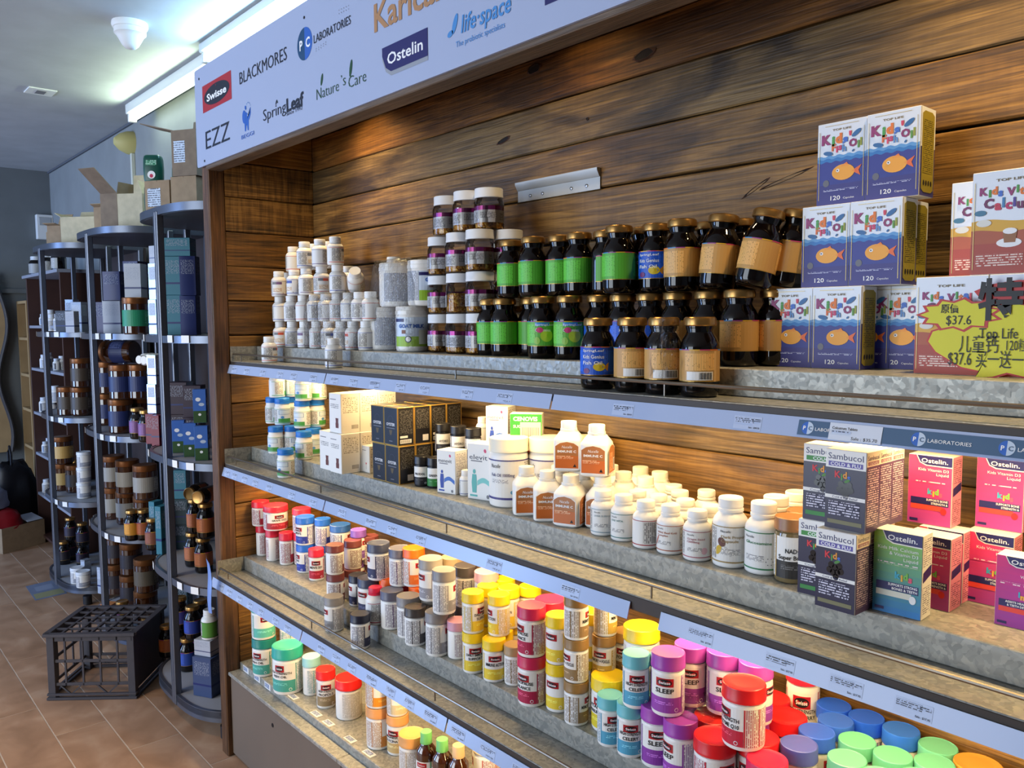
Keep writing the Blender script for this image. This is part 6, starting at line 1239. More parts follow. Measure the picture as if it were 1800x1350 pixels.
for (w, d, h, m, u, y, z, t, rz) in ((.075, .07, .155, TEALB, 314, .10, 1.45, 'teal carton, lower, '+A, .9), (.06, .05, .15, NAVB, 336, .10, 1.45, 'navy carton, lower, beside the teal one '+A, .9), (.075, .07, .15, TEALB, 312, .10, 1.605+e, 'teal carton, upper, '+A, .9), (.06, .05, .148, NAVB, 335, .10, 1.60+e, 'navy carton, upper, '+A, .9), (.10, .07, .07, TEALB, 317, .11, 1.755+2*e, 'flat teal carton on top '+A, .9),
    (.05, .06, .14, SILV, 281, .06, 1.45, 'shiny silver carton, lower, beside the centre post', .3), (.05, .05, .145, SILV, 279, .07, 1.59+e, 'shiny silver carton, upper, beside the centre post', .3), (.05, .05, .07, GRYB, 279, .075, 1.735+e, 'pale carton on top of the silver ones', .3),
    (.08, .08, .13, DPUR, 318, .13, 1.0+.1265, 'dark purple carton, upper, '+A, .9), (.08, .08, .125, DPUR, 318, .13, 1.0, 'dark purple carton, lower, '+A, .9), (.07, .06, .125, DPUR, 343, .13, 1.0+.1265, 'dark purple carton with a white sticker '+A, .9), (.07, .06, .125, DPUR, 343, .13, 1.0, 'dark purple carton behind the sky cartons', .9),
    (.05, .05, .12, SILV, 276, .07, 1.0+.125, 'crinkly silver pack, lower, '+A, .4), (.05, .05, .12, SILV, 276, .07, 1.0+.246, 'crinkly silver pack, upper, '+A, .4), (.035, .05, .124, MARB, 270, .05, 1.0, 'maroon carton, first, '+A, .7), (.035, .05, .124, MARB, 280, .05, 1.0, 'maroon carton, second, '+A, .7),
    (.05, .05, .12, TEALB, 321, .14, .55+.216, 'tall teal carton raised '+A, .9), (.07, .07, .107, DTEA, 321, .14, .55, 'dark teal carton, lower, '+A, .9), (.07, .07, .107, DTEA, 321, .14, .55+.108, 'dark teal carton, upper, '+A, .9),
    (.03, .05, .2, TEALB, 277, .06, .55, 'tall teal pack, first, low '+A, .5), (.03, .05, .2, TEALB, 288, .05, .55, 'tall teal pack, second, low '+A, .5), (.04, .04, .07, M('carton_yellow', (206, 176, 40), .4), 327, .20, .10+.27, 'yellow carton at the bottom '+A, .8), (.05, .05, .268, DTEA, 327, .20, .10, 'dark carton carrying the yellow one', .8),
    (.085, .085, .15, M('carton_photo_blue', (58, 74, 110), .35), 370, .065, .10, 'blue picture carton on the bottom by the post', .5), (.075, .075, .06, GRYB, 368, .07, .25+e, 'white carton on the blue picture carton', .5)):
    inbox(w, d, h, m, u, y, z+.001, t, rz, None, gA)
SKY = M('sky_blue', (64, 110, 190), .4)
skyf = lambda P, w, h: P.rect(-w/2+.0005, w/2-.0005, h*.36, h-.0006, SKY, 1).rect(-w/2+.0005, w/2-.0005, .0006, h*.36, inkmat((52, 84, 44)), 1).ell(-w*.1, h*.7, w*.2, h*.06, INKW, 2, 12).ell(w*.15, h*.55, w*.22, h*.05, M('cloud', (190, 206, 226), .5), 2, 12).ell(0, h*.25, w*.12, h*.04, INKW, 2, 10)
for i, (u, z, t) in enumerate(((316, 1.0, 'first in the row'), (336, 1.0, 'second in the row'), (356, 1.0, 'third in the row'), (353, 1.1265, 'standing on top'))):
    put('carton', carton(.046, .03, .125, skyf, skyf, base=SKY, key='skybox'), 'carton with blue sky and meadow picture, '+t, 'carton', (col_x(u, .045 if i < 3 else .075, z), .045 if i < 3 else .075, z+.001), 1.05, 'sky picture cartons')
gJ = 'gold-lidded jars in the glass cabinets'
def cj(c, h=.134, r=.033): return jar(r, h, c, (), None)
TA = (150, 84, 44)
for (u, y, z, c, t) in ((345, .085, .55+.135, TA, 'dark jar, orange label, upper first '+A), (363, .085, .55+.135, TA, 'dark jar, orange label, upper second '+A), (341, .08, .55, TA, 'dark jar, orange label, lower first '+A), (359, .08, .55, TA, 'dark jar, orange label, lower second '+A),
    (295, .06, .10, TA, 'dark jar with rust label at the bottom by the centre post'), (331, .075, .10, (40, 70, 150), 'dark jar with blue label on the cabinet bottom, front'), (340, .09, .10+.135, (40, 60, 140), 'dark jar with blue label on the cabinet bottom, upper'), (318, .09, .10+.135, (60, 60, 120), 'dark jar on the cabinet bottom, upper, beside the centre post'), (318, .10, .10, (40, 60, 140), 'dark jar on the cabinet bottom, lower, beside the centre post'), (354, .14, .10+.135, (60, 60, 120), 'dark jar on the cabinet bottom, upper, by the green bottle'), (350, .15, .10, (60, 60, 120), 'dark jar on the cabinet bottom, lower, at the back')):
    put('glass_jar', cj(c), t, 'jar', (col_x(u, y, z), y, z+.001), face_yaw(-.4, y, 10), gJ)
put('pill_bottle', pill(.03, .11, (232, 232, 230), (90, 150, 60), (60, 110, 40)), 'white-capped bottle with green label on the white carton', 'bottle', (col_x(369, .07, .32), .07, .1+.15+.0628), face_yaw(-.1, .07), None)
for i, (u, t) in enumerate(((346, 'first'), (361, 'second'))): put('glass_jar', cj(TA, .10, .03), f'gold-lidded jar lying on its side above the orange-label jars, {t}', 'jar', (col_x(u, .09, .85), .09+.03, .55+.27+.034), 0, gJ, (math.radians(90), 0, math.radians(35)))
# middle cabinet
for (w, d, h, m, u, y, z, t, rz, bd) in ((.085, .075, .135, NAVB, 205, .10, 1.45+.152, 'navy carton with a dazzling side '+B, .75, None), (.07, .07, .15, GRYB, 240, .08, 1.45+.152, 'pale carton with a navy band, upper, '+B, .9, NAVB), (.085, .075, .15, GRYB, 205, .09, 1.45, 'pale carton with a navy band, lower, '+B, .8, NAVB), (.05, .05, .148, NAVB, 182, .07, 1.45, 'narrow navy carton on the second shelf '+B, .8, None), (.08, .08, .06, NAVB, 238, .24, 1.45+.29, 'blue carton lying on top at the back '+B, .7, None), (.09, .09, .288, NAVB, 238, .24, 1.45, 'tall navy carton at the back '+B, .7, None),
        (.035, .04, .10, SILV, 152, .09, .10, 'silver pack, first, at the bottom '+Cc, .4, None), (.03, .03, .14, SILV, 180, .08, .10, 'silver pack, second, at the bottom '+B, .4, None)):
    inbox(w, d, h, m, u, y, z+.001, t, rz, bd, gA)
def bigjar(c, key):
    def mk():
        r, h = .052, .155; b = lathe_mesh('wall', [(r*.9, 0), (r, .006), (r, h*.82), (r*.94, h*.84)], AMBER); c0 = lathe_mesh('lid', [(r*.98, h*.825), (r, h*.84), (r, h*.98), (r*.95, h), (.001, h-.001)], M('copper_lid', (122, 76, 40), .35, metal=.6)); P = Print(cyl_map(r), r); q = r*PI/180
        P.rect(-120*q, 120*q, h*.22, h*.66, inkmat(c), 1).rect(20*q, 90*q, h*.26, h*.62, print_mat('fine_big_%d_%d' % c[:2], c, tuple(min(255, k+80) for k in c), 2), 2); return [('wall', b), ('lid', c0), ('label', P.mesh('label'))]
    return cached('bigjar%s' % str(c), mk)
gB = 'large amber jars in the glass cabinets'; BLD = (30, 44, 92); WHT = (150, 146, 136)
for (u, y, z, c, t) in ((240, .05, 1.45, (40, 140, 100), 'amber jar with a green label and copper lid '+B), (214, .05, 1.0, BLD, 'amber jar with blue label, lower, '+B), (215, .055, 1.156, BLD, 'amber jar with blue label, upper, '+B), (247, .12, 1.156, BLD, 'amber jar with blue label, upper, set back '+B), (250, .15, 1.0, BLD, 'amber jar with blue label, lower, set back '+B),
        (190, .09, 1.0, BLD, 'amber jar with blue label, lower, glare on its side'), (190, .09, 1.156, BLD, 'amber jar with blue label, upper, glare on its side'),
        (226, .09, .55+.156, WHT, 'amber jar with white label, upper first '+B), (257, .11, .55+.156, WHT, 'amber jar with white label, upper second '+B), (226, .10, .55, WHT, 'amber jar with white label, lower first '+B), (257, .13, .55, WHT, 'amber jar with white label, lower second '+B), (202, .08, .55, WHT, 'amber jar with white label, lower, by the centre post'), (202, .08, .55+.156, WHT, 'amber jar with white label, upper, by the centre post'),
        (206, .14, .10, (40, 34, 40), 'dark jar at the bottom, first, '+B), (232, .14, .10, (40, 34, 40), 'dark jar at the bottom, second, '+B), (206, .15, .256, (40, 34, 40), 'dark jar at the bottom, upper first, '+B), (232, .15, .256, (40, 34, 40), 'dark jar at the bottom, upper second, '+B), (258, .12, .10, (60, 50, 46), 'amber jar at the bottom, last, '+B), (258, .12, .256, (90, 80, 66), 'amber jar at the bottom, upper last, '+B),
        (120, .05, 1.0, (70, 60, 50), 'amber jar with brown label, front, '+Cc), (144, .10, 1.0, (70, 60, 50), 'amber jar with brown label, second, '+Cc), (144, .10, 1.156, (70, 60, 50), 'amber jar with brown label, upper, '+Cc), (112, .06, .55, (180, 150, 90), 'amber jar, lower first, '+Cc), (112, .06, .706, (200, 160, 90), 'amber jar with white lid, upper first, '+Cc), (134, .10, .55, (60, 50, 44), 'amber jar, lower second, '+Cc)):
    put('large_jar', bigjar(c, 0), t, 'jar', (col_x(u, y, z), y, z+.001), face_yaw(-1.4, y, 20), gB)
for (u, y, z, c, t) in ((234, .02, .55, (190, 130, 40), 'dark jar with yellow label at the front '+B), (254, .06, .55, (150, 80, 44), 'dark jar with rust label behind it '+B), (271, .04, .55, (120, 70, 50), 'dark jar with brown label, last, '+B), (243, .045, 1.0, (110, 70, 120), 'dark jar with purple label, first, '+B), (259, .045, 1.0, (110, 70, 120), 'dark jar with purple label, second, '+B), (262, .03, .10, (120, 70, 60), 'dark jar at the bottom front '+B), (217, .01, .10, (60, 56, 60), 'dark jar at the bottom behind the crate'),
        (113, .06, .10, (40, 34, 40), 'dark jar at the bottom, first, '+Cc), (125, .10, .235, (40, 34, 50), 'dark jar at the bottom, upper first, '+Cc), (125, .11, .10, (40, 34, 50), 'dark jar at the bottom, lower second, '+Cc), (146, .12, .235, (40, 34, 50), 'dark jar at the bottom, upper second, '+Cc), (146, .13, .10, (40, 34, 50), 'dark jar at the bottom, lower third, '+Cc)):
    put('glass_jar', cj(c), t, 'jar', (col_x(u, y, z), y, z+.001), face_yaw(-1.4, y, 10), gJ)
put('large_jar', bigjar(BLD, 0), 'amber jar lying on its side in the middle glass cabinet', 'jar', (col_x(198, .05, 1.37)+.06, .13, 1.0+.313+.053), 0, gB, (0, math.radians(-90), math.radians(38)))
for i in range(3): put('pill_bottle', pill(.026, .085, title='', band=(170, 150, 150)), f"white-capped bottle lying with its end out, {ORD[i]} of three", 'bottle', (col_x(244+i*8, .06, 1.37), .12, 1.0+.313+.03), 0, 'bottles lying end out', (math.radians(90), 0, math.radians(30)))
# furthest cabinet
wt = lambda: tub(.036, .085, (222, 226, 230), (150, 154, 164), '', None, None, .2, False)
for (u, y, z, t) in ((137, .03, .10, 'white tub, first, at the bottom '+Cc), (147, .035, .10, 'white tub, second, at the bottom '+Cc), (148, .09, .55, 'white tub, lowest of a stack '+Cc), (148, .09, .636, 'white tub, second of a stack '+Cc), (148, .09, .722, 'white tub, third of a stack '+Cc)):
    put('supplement_tub', wt(), t, 'tub', (col_x(u, y, z), y, z+.001), face_yaw(-2.3, y, 30), 'white tubs in the furthest cabinet')
for i, u in enumerate((98, 110, 122, 134)):
    put('glass_jar', cj((60, 44, 36)), f"dark jar at the back of the lower shelf, {ORD[i]}, {Cc}", 'jar', (col_x(u, .17, .55), .17, .551), face_yaw(-2.3, .17, 20), gJ)
    put('pill_bottle', pill(.03, .105, (214, 218, 224), (176, 184, 196), (90, 100, 120)), f"white bottle at the back of the third shelf, {ORD[i]}, {Cc}", 'bottle', (col_x(u, .17, 1.0), .17, 1.001), face_yaw(-2.3, .17, 40), 'white bottles in the furthest cabinet')
    if i < 3: put('pill_bottle', pill(.03, .105, (214, 218, 224), (176, 184, 196), (90, 100, 120)), f"white bottle at the back of the top shelf, {ORD[i]}, {Cc}", 'bottle', (col_x(u-6, .17, 1.45), .17, 1.451), face_yaw(-2.3, .17, 70), 'white bottles in the furthest cabinet')
for (w, d, h, m, u, y, z, t) in ((.06, .05, .16, SILV, 141, .10, 1.45, 'silver carton, front, '+Cc), (.05, .05, .17, SILV, 131, .15, 1.45, 'silver carton, second, '+Cc), (.05, .04, .11, GRYB, 128, .04, 1.45, 'white tube carton '+Cc), (.06, .05, .115, BLK, 113, .03, 1.45, 'black carton, '+Cc), (.05, .05, .18, SILV, 129, .13, 1.45, 'tall silver carton at the back '+Cc), (.06, .05, .04, M('carton_orange', (190, 120, 60), .4), 192, .03, .10, 'small white and orange carton low '+B)):
    inbox(w, d, h, m, u, y, z+.001, t, .7, None, gA)
# ================================================================ on top of the cabinets
ZT = 1.9155
def opencarton(label, x, y, z, w, d, h, rz, flaps=(), ticket=None, m=None, grp='cardboard cartons on the cabinets'):
    """cardboard box with four walls, floor and the given raised flaps: (side, length, angle from vertical in degrees)"""
    m = m or CARD; t = thing('cardboard_carton', label, 'carton', (x, y, z), rz, grp); th = .004
    MB().box(-w/2, w/2, -d/2, d/2, 0, th, m).build('bottom', t)
    for (a, b, c, e) in ((-w/2, w/2, -d/2, -d/2+th), (-w/2, w/2, d/2-th, d/2), (-w/2, -w/2+th, -d/2+th, d/2-th), (w/2-th, w/2, -d/2+th, d/2-th)): MB().box(a, b, c, e, th, h, m).build('wall', t)
    if not flaps: MB().box(-w/2, -.001, -d/2, d/2, h, h+th, m).build('flap', t); MB().box(.001, w/2, -d/2, d/2, h, h+th, m).build('flap', t); MB().box(-.024, .024, -d/2, d/2, h+th, h+th+.0005, M('parcel_tape', (166, 140, 104), .3)).build('tape', t)
    for (s, L, a) in flaps:
        a = math.radians(a); hw = (w if s in 'fb' else d)/2-.003; b = MB(); dz, do = L*math.cos(a), L*math.sin(a)
        def P(q, o, z_):
            return {'f': (q, -d/2-o, z_), 'b': (q, d/2+o, z_), 'l': (-w/2-o, q, z_), 'r': (w/2+o, q, z_)}[s]
        n = Vector((math.cos(a), -math.sin(a)))*th*.8
        vs = [P(-hw, 0, h), P(hw, 0, h), P(hw*.97, do, h+dz), P(-hw*.97, do, h+dz)]; vs += [P(-hw, -n.x, h-n.y), P(hw, -n.x, h-n.y), P(hw*.97, do-n.x, h+dz-n.y), P(-hw*.97, do-n.x, h+dz-n.y)]
        b.add(vs, [(0, 1, 2, 3), (7, 6, 5, 4), (0, 4, 5, 1), (1, 5, 6, 2), (2, 6, 7, 3), (3, 7, 4, 0)], m).build('flap', t)
    if ticket:
        s, a, c, z0, z1 = ticket; pm = print_mat('carton_ticket', (196, 208, 224), (90, 96, 110), 1.2, False, .45)
        Pn = Print({'f': lambda q, r, l: (q, -d/2-.0003-l*.0003, r), 'r': lambda q, r, l: (w/2+.0003+l*.0003, q, r)}[s]); Pn.rect(a, c, z0, z1, pm, 1); link('ticket', Pn.mesh('ticket'), t)
    return t
LC = M('cardboard_pale', (196, 180, 146), .8, vary=30)
opencarton('brown carton with a paper ticket on the nearest cabinet', -.63, .078, ZT, .115, .10, .125, .55, (), ('f', -.045, .015, .03, .1))
opencarton('brown carton with printed marks beside the end panel', -.508, .142, ZT, .115, .12, .13, .55, ())
opencarton('tall brown carton with an open flap on the upper nearest stack', -.50, .145, ZT+.1355, .11, .12, .17, .55, (('l', .15, 76), ('b', .06, 10)), ('f', -.045, .005, .05, .13), M('cardboard_dark', (118, 98, 78), .85, vary=30))
opencarton('tall brown carton with splayed flaps on the middle cabinet', col_x(216, .14, 2.0), .14, ZT, .10, .16, .175, .5, (('f', .15, 52), ('b', .05, 5), ('r', .05, 10)), None, M('cardboard_dark', (118, 98, 78), .85, vary=30))
opencarton('pale carton with a raised flap on the middle cabinet', col_x(243, .15, 2.0), .15, ZT, .12, .12, .155, .7, (('b', .10, 2), ('r', .06, -20)), None, LC)
opencarton('narrow brown carton at the edge of the middle cabinet', col_x(196, .17, 2.0), .17, ZT, .10, .12, .15, .6, (('f', .03, 70),), None)
opencarton('pale carton with a blue printed ticket on the furthest cabinet', col_x(150, .16, 2.0), .18, ZT, .22, .16, .145, .75, (('b', .05, 20), ('l', .04, 60)), ('r', -.06, .07, .05, .11), LC)
opencarton('worn brown carton with open flaps on the furthest cabinet', col_x(100, .06, 2.0), .07, ZT, .08, .08, .11, .7, (('b', .08, 25), ('f', .04, 80)), None)
opencarton('small brown carton at the end of the furthest cabinet', col_x(86, .05, 2.0), .09, ZT, .08, .07, .09, .7, (('b', .04, 30),), None)
GP = M('green_pack_film', (28, 128, 88), .25); GPD = M('green_pack_dark', (14, 76, 62), .3)
def pillow(label, x, y, z, w, d, h, rz, m):
    t = thing('diaper_pack', label, 'pack', (x, y, z), rz, 'green plastic packs on the nearest cabinet'); t.name = 'plastic_pack'
    b = MB(); n = 20; vs = []; fs = []; lv = ((0, .80), (.04, .93), (.15, 1), (.5, 1.04), (.85, 1), (.96, .92), (1, .78))
    for zz, k in lv:
        for i in range(n):
            a = 2*PI*i/n; ca = math.copysign(abs(math.cos(a))**.45, math.cos(a)); sa = math.copysign(abs(math.sin(a))**.45, math.sin(a)); vs.append((w/2*k*ca, d/2*k*sa, zz*h))
    for j in range(len(lv)-1):
        for i in range(n): fs.append((j*n+i, j*n+(i+1) % n, (j+1)*n+(i+1) % n, (j+1)*n+i))
    fs += [tuple(range(n))[::-1], tuple(range((len(lv)-1)*n, len(lv)*n))]; b.add(vs, fs, m).build('pack_body', t, angle=60)
    Pn = Print(lambda s, r, l: (s, -d/2*1.06-l*.0004, r)); Pn.ell(0, h*.28, w*.22, h*.14, INKW, 1, 18).ell(0, h*.24, w*.10, h*.07, inkmat((196, 40, 80)), 2, 14).rect(-w*.3, w*.3, h*.62, h*.80, print_mat('fine_green', (28, 128, 88), (190, 230, 210), 1.6), 1); link('front_print', Pn.mesh('front_print'), t)
pillow('green plastic pack upright behind the ticketed carton', -.715, .185, ZT, .10, .06, .24, .5, GP); pillow('second green plastic pack behind the ticketed carton', -.62, .225, ZT, .10, .06, .24, .5, GP); pillow('dark green plastic pack at the cabinet edge, lower', -.757, .075, ZT, .07, .05, .14, .9, GPD); pillow('dark green plastic pack at the cabinet edge, upper', -.755, .075, ZT+.1405, .07, .05, .11, .9, GPD)
# blue sheet hanging over a cabinet rim
b = MB(); y_ = -.055; x_ = col_x(367, y_, .66); vs = []
for j in range(6):
    for i in range(3): vs.append((x_-.016+i*.016+.006*math.sin(j), y_-.004*math.sin(j*1.3)-.004*(i == 1), .555-.02+.20*(j/5)*(1-.08*i)))
b.add(vs, [(j*3+i, j*3+i+1, j*3+i+4, j*3+i+3) for j in range(5) for i in range(2)], M('blue_sheet', (120, 150, 210), .25))
for k in range(len(vs)): b.v.append((b.v[k][0], b.v[k][1]+.0012, b.v[k][2]))
b.f += [tuple(18+q for q in f[::-1]) for f in b.f[:10]]; b.fm += [0]*10; b.uv += [[(0, 0)]*4]*10
tag(b.build('plastic_sheet', angle=60), 'pale blue plastic sheet standing at the front of a cabinet shelf', 'sheet')
# ================================================================ far corner
DW2 = M('bookcase_dark', (58, 34, 28), .5, vary=8); BOOKLIT = M('bookcase_lit_shelf', (150, 156, 170), .4)  # second colour has the bluish light on shelves and top painted in
bx0, bx1, by0 = -3.66, -2.72, .15
bk = thing('bookcase', 'dark brown open bookcase beyond the furthest glass cabinet', 'bookcase', (0, 0, 0))
for x in (bx0, bx1-.018): MB().cbox(x, x+.018, by0, YW-.004, 0, 1.80, DW2, .001).build('side', bk)
MB().box(bx0+.018, bx1-.018, YW-.012, YW-.004, .06, 1.80, DW2).build('back', bk); MB().cbox(bx0-.02, bx1+.02, by0-.02, YW-.004, 1.80, 1.82, BOOKLIT, .002).build('top', bk)
for z in (.06, .34, .62, .90, 1.20, 1.485): MB().cbox(bx0+.018, bx1-.018, by0+.004, YW-.012, z-.018, z, BOOKLIT if z > .1 else DW2, .001).build('shelf', bk)
gq = 'bottles on the dark bookcase'; kinds = [(.022, .075), (.026, .09), (.03, .1)]
cols = [((216, 222, 230), (190, 196, 210)), ((200, 206, 216), (60, 60, 70)), ((190, 200, 210), (120, 140, 170))]
for li, (z, us) in enumerate(((1.82, (64, 72, 82, 93, 104)), (1.485, (64, 70, 76, 82, 90, 98, 108)), (1.20, (64, 71, 78, 86, 100, 110)), (.90, (65, 71, 78, 85, 93)), (.62, (66, 73, 80, 87)), (.34, (68, 75, 82)))):
    for i, u in enumerate(us):
        r, h = kinds[(i+li) % 3] if z < 1.7 else (.042, .125); cp, lb = cols[(i*2+li) % 3]; y = by0+.045+.035*(i % 2)
        x = col_x(u, y, z)
        if not (bx0+.03 < x < bx1-.03): continue
        dark_ = z > 1.7
        put('pill_bottle', pill(r, h, cp, lb if not dark_ else (150, 150, 150), (90, 96, 110), '', (), None, .62, .72, DARKG if dark_ else None) if not dark_ else pill(r, h, (206, 210, 214), (168, 168, 164), (90, 96, 111), '', (), None, .7, .74, DARKG), f"{'dark' if dark_ else 'white'} bottle on the dark bookcase, {['top board', 'upper shelf', 'second shelf', 'third shelf', 'fourth shelf', 'lowest visible shelf'][li]}, {ORD[i]} along", 'bottle', (x, y, z+.0008), face_yaw(x, y, 50*i), gq)
TANW = M('bookcase_tan', (176, 140, 90), .55, vary=6)
tk = thing('bookcase', 'low tan bookcase in the far corner of the room', 'bookcase', (0, 0, 0)); tx0, tx1 = -4.18, -3.86
for x in (tx0, tx1-.02): MB().cbox(x, x+.02, .18, YW-.004, 0, 1.66, TANW, .001).build('side', tk)
MB().box(tx0+.02, tx1-.02, YW-.012, YW-.004, .05, 1.66, TANW).build('back', tk)
for z in (.07, .35, .62, .89, 1.14, 1.40, 1.66): MB().cbox(tx0+.02, tx1-.02, .18, YW-.012, z-.02, z, TANW, .001).build('shelf', tk)
for i, (z, m, w, h) in enumerate(((1.40, NAVB, .06, .14), (1.14, BLK, .16, .08), (.89, BLK, .09, .16), (.62, DTEA, .12, .13))): put('carton', plainbox(w, .08, h, m), ['navy carton on the tan bookcase', 'flat black carton on the tan bookcase', 'black carton on the tan bookcase', 'dark teal carton on the tan bookcase'][i], 'carton', (tx1-.16+.012*i, .30, z+.0008), .2, 'cartons on the tan bookcase')
# wavy-edged board leaning at the far wall
pts = []
za, zb_ = on_x(5, 795, XL+.06).z, on_x(5, 480, XL+.06).z; yy = on_x(7, 640, XL+.06).y
for k in range(25): t = k/24; pts.append((yy+.035*math.sin(t*PI*3.2+.6), za+(zb_-za)*t))
poly = pts+[(yy-.9, zb_), (yy-.9, za)]
wv = thing('wavy_display_board', 'tan display board with a dark wavy edge by the far wall', 'board', (0, 0, 0)); MB().prism(poly, XL+.03, XL+.06, TANW, 'x').build('panel', wv); MB().tube([(XL+.06, a, b_) for a, b_ in pts], .014, M('wavy_edge', (60, 60, 64), .4), 8).build('edge_trim', wv)
MB().cbox(XL+.02, XL+.10, yy-.9, yy-.02, 0, .08, BLACK, .004).build('foot', wv); MB().cbox(XL+.025, XL+.035, yy-.5, yy-.4, .08, za+.1, BLACK, .002).build('stand', wv)
# ---- floor: carton, bags, leaflet, crate
pr, pl_ = on_z(80, 954, 0), on_z(0, 976, 0); an = math.atan2(pr.y-pl_.y, pr.x-pl_.x); Lc = (pr-pl_).length-.02
opencarton('brown open carton on the floor at the far corner', pr.x-math.cos(an)*Lc/2-math.sin(an)*.08, pr.y-math.sin(an)*Lc/2+math.cos(an)*.08, .001, Lc, .16, .165, an, (('b', .04, 40),), None, CARD, None)
mx, my = pr.x-math.cos(an)*.12, pr.y-math.sin(an)*.12
b = MB(); pw = [Vector((mx, my, .172)), Vector((mx+math.cos(an)*.11, my+math.sin(an)*.11, .172))]; nrm = Vector((-math.sin(an), math.cos(an), 0)); vs = [pw[0]-nrm*.0, pw[1], pw[1]+nrm*.11+Vector((0, 0, .03)), pw[0]+nrm*.11+Vector((0, 0, .03))]; vs += [v_+Vector((0, 0, .003)) for v_ in vs]
b.add(vs, [(3, 2, 1, 0), (4, 5, 6, 7), (0, 1, 5, 4), (1, 2, 6, 5), (2, 3, 7, 6), (3, 0, 4, 7)], M('paper_sheet', (190, 200, 216), .6)); tag(b.build('paper_sheet'), 'pale sheet lying across the open floor carton', 'paper')
def bag(label, x, y, z, rx, ry, rz_, m, seed):
    r = random.Random(seed); b = MB(); n, k = 22, 10; vs = []; fs = []
    for j in range(k+1):
        t = j/k; a = t*PI*.5; 
        for i in range(n):
            q = 2*PI*i/n; f = (math.cos(a)**.42)*(1+.16*math.sin(3*q+seed)+r.uniform(-.06, .06)); vs.append((x+rx*f*math.cos(q), y+ry*f*math.sin(q), z+rz_*math.sin(a)**1.0*(1+r.uniform(-.05, .05))))
    for j in range(k):
        for i in range(n): fs.append((j*n+i, j*n+(i+1) % n, (j+1)*n+(i+1) % n, (j+1)*n+i))
    fs += [tuple(range(n))[::-1]]; b.add(vs, fs, m)
    t = thing('plastic_bag', label, 'bag', (0, 0, 0), 0, 'bags heaped behind the floor carton'); b.build('bag_body', t, angle=70); MB().tube([(x-.04, y, z+rz_*.9), (x-.05, y, z+rz_*1.12), (x, y, z+rz_*1.2), (x+.05, y, z+rz_*1.1), (x+.04, y, z+rz_*.9)], .008, m, 6).build('handle', t)
cbx, cby = pr.x-math.cos(an)*Lc/2-math.sin(an)*.08, pr.y-math.sin(an)*Lc/2+math.cos(an)*.08
bag('black bag heaped at the back behind the floor carton', cbx-.19, cby+.02, .001, .09, .15, .55, M('bag_black', (20, 20, 26), .4), 3)
bag('red bag heaped behind the floor carton', cbx+.01, cby-.10, .150, .10, .13, .13, M('bag_red', (130, 16, 26), .35), 5)
bag('pale bag crumpled on the heap behind the floor carton', cbx-.01, cby-.16, .285, .10, .13, .14, M('bag_pale', (150, 160, 184), .35), 8)
c4 = [on_z(u, v, 0) for u, v in ((45, 1031), (100, 1018), (118, 1043), (62, 1056))]; b = MB(); vs = [(p.x, p.y, .0006) for p in c4]+[(p.x, p.y, .0012) for p in c4]
lf = thing('floor_leaflet', 'faded blue and yellow leaflet stuck to the tiles', 'leaflet', (0, 0, 0)); b.add(vs, [(3, 2, 1, 0), (4, 5, 6, 7), (0, 1, 5, 4), (1, 2, 6, 5), (2, 3, 7, 6), (3, 0, 4, 7)], M('leaflet_blue', (112, 124, 150), .5, vary=12)).build('sheet', lf)
def lp(s, t): a, b_ = c4[3].lerp(c4[2], s), c4[0].lerp(c4[1], s); return a.lerp(b_, t)
for s0, s1, t0_, t1_, m in ((.05, .95, .06, .38, M('leaflet_yellow', (150, 148, 110), .5)), (.2, .75, .5, .8, M('leaflet_pale', (140, 150, 170), .5))):
    v4 = [lp(s0, t0_), lp(s1, t0_), lp(s1, t1_), lp(s0, t1_)]; MB().add([(p.x, p.y, .0016) for p in v4], [(0, 1, 2, 3)], m).build('print_panel', lf, fix=False)
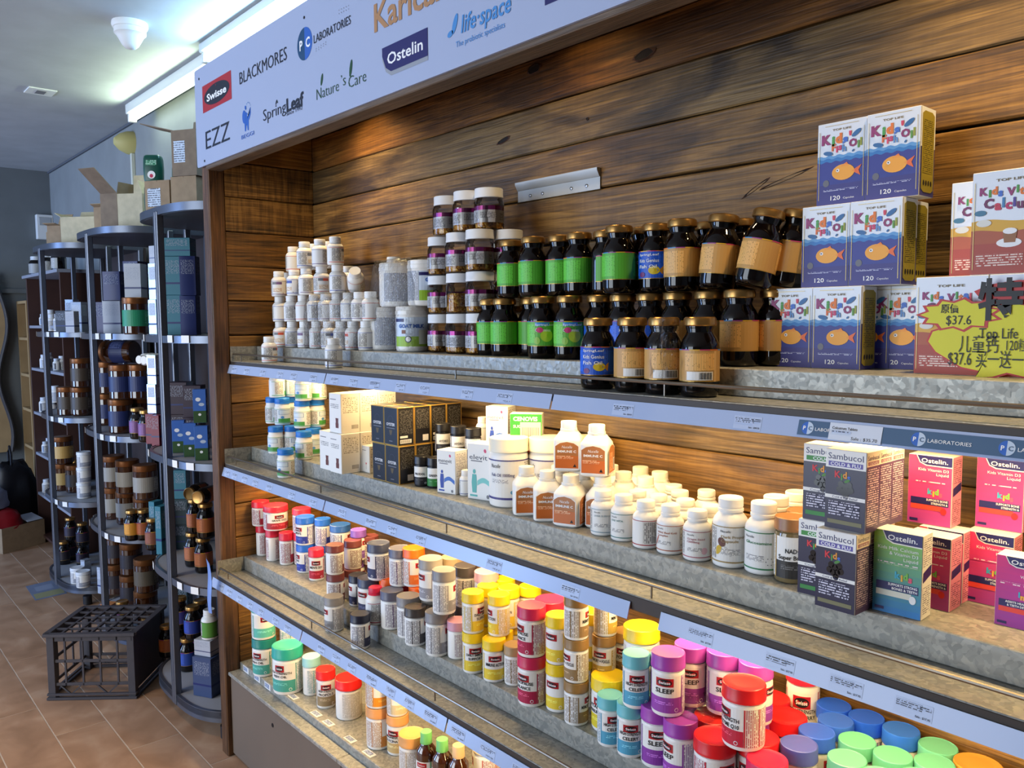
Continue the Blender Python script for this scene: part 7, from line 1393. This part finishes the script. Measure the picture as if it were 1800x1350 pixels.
# milk crate, upside down
CRM = M('crate_plastic', (54, 52, 58), .5, vary=20); a0, a1 = on_z(86, 1231, 0), on_z(239, 1228, 0); can = math.atan2(a1.y-a0.y, a1.x-a0.x); CWd, CDp, CHt = (a1-a0).length, .31, .272
cc = a0+Vector((math.cos(can), math.sin(can), 0))*CWd/2+Vector((-math.sin(can), math.cos(can), 0))*CDp/2
cr = thing('milk_crate', 'dark grey plastic milk crate upside down on the floor', 'crate', (cc.x, cc.y, .0008), can); w2, d2 = CWd/2, CDp/2; barm = {}
def bar(x0, x1, y0, y1, z0, z1, name='bar'):
    k = tuple(round(v_, 4) for v_ in (x1-x0, y1-y0, z1-z0))
    if k not in barm: barm[k] = MB().cbox(0, *k[:1], 0, k[1], 0, k[2], CRM, .001).mesh(name)
    link(name, barm[k], cr, (x0, y0, z0))
for z0, z1, o_ in ((0, .010, .006), (.018, .026, .004)):
    for s in (-1, 1): bar(-w2-o_, w2+o_, s*d2-.006, s*d2+.006, z0, z1, 'rim'); bar(s*w2-.006, s*w2+.006, -d2, d2, z0, z1, 'rim')
for sx in (-1, 1):
    for sy in (-1, 1): bar(sx*(w2-.014)-.014, sx*(w2-.014)+.014, sy*(d2-.014)-.014, sy*(d2-.014)+.014, 0, CHt-.012, 'corner_post')
for s in (-1, 1):
    for zz in (.055, .150, CHt-.035): bar(-w2, w2, s*d2-s*.008-.003, s*d2-s*.008+.003, zz, zz+(.012 if zz < .2 else .024)); bar(s*w2-s*.008-.003, s*w2-s*.008+.003, -d2, d2, zz, zz+(.012 if zz < .2 else .024))
    for i in range(1, 5): x = -w2+CWd*i/5; bar(x-.004, x+.004, s*d2-s*.008-.003, s*d2-s*.008+.003, .055, CHt-.012)
    for i in range(1, 5): y = -d2+CDp*i/5; bar(s*w2-s*.008-.003, s*w2-s*.008+.003, y-.004, y+.004, .055, CHt-.012)
    for i in range(4):
        x = -w2+.05+i*CWd*.21; dx = .035*(1 if i % 2 else -1); MB().prism([(x-dx-.004, .02), (x-dx+.004, .02), (x+dx*.2+.004, .058), (x+dx*.2-.004, .058)], s*d2-s*.008-.003, s*d2-s*.008+.003, CRM, 'y').build('brace', cr)
bar(w2-.012, w2-.004, -d2+.02, d2-.02, .03, CHt-.02, 'side_panel')
for s in (-1, 1): bar(-w2-.008, w2+.008, s*d2-.012, s*d2+.012, CHt-.012, CHt, 'top_rim'); bar(s*w2-.012, s*w2+.012, -d2, d2, CHt-.012, CHt, 'top_rim')
for i in range(1, 6): x = -w2+CWd*i/6; bar(x-.005, x+.005, -d2, d2, CHt-.009, CHt-.001, 'grid_bar')
for i in range(1, 5): y = -d2+CDp*i/5; bar(-w2, w2, y-.005, y+.005, CHt-.0095, CHt-.0015, 'grid_bar')
for k, v_ in USED.items():
    if len(v_) > 1: print('DUP', k, v_)
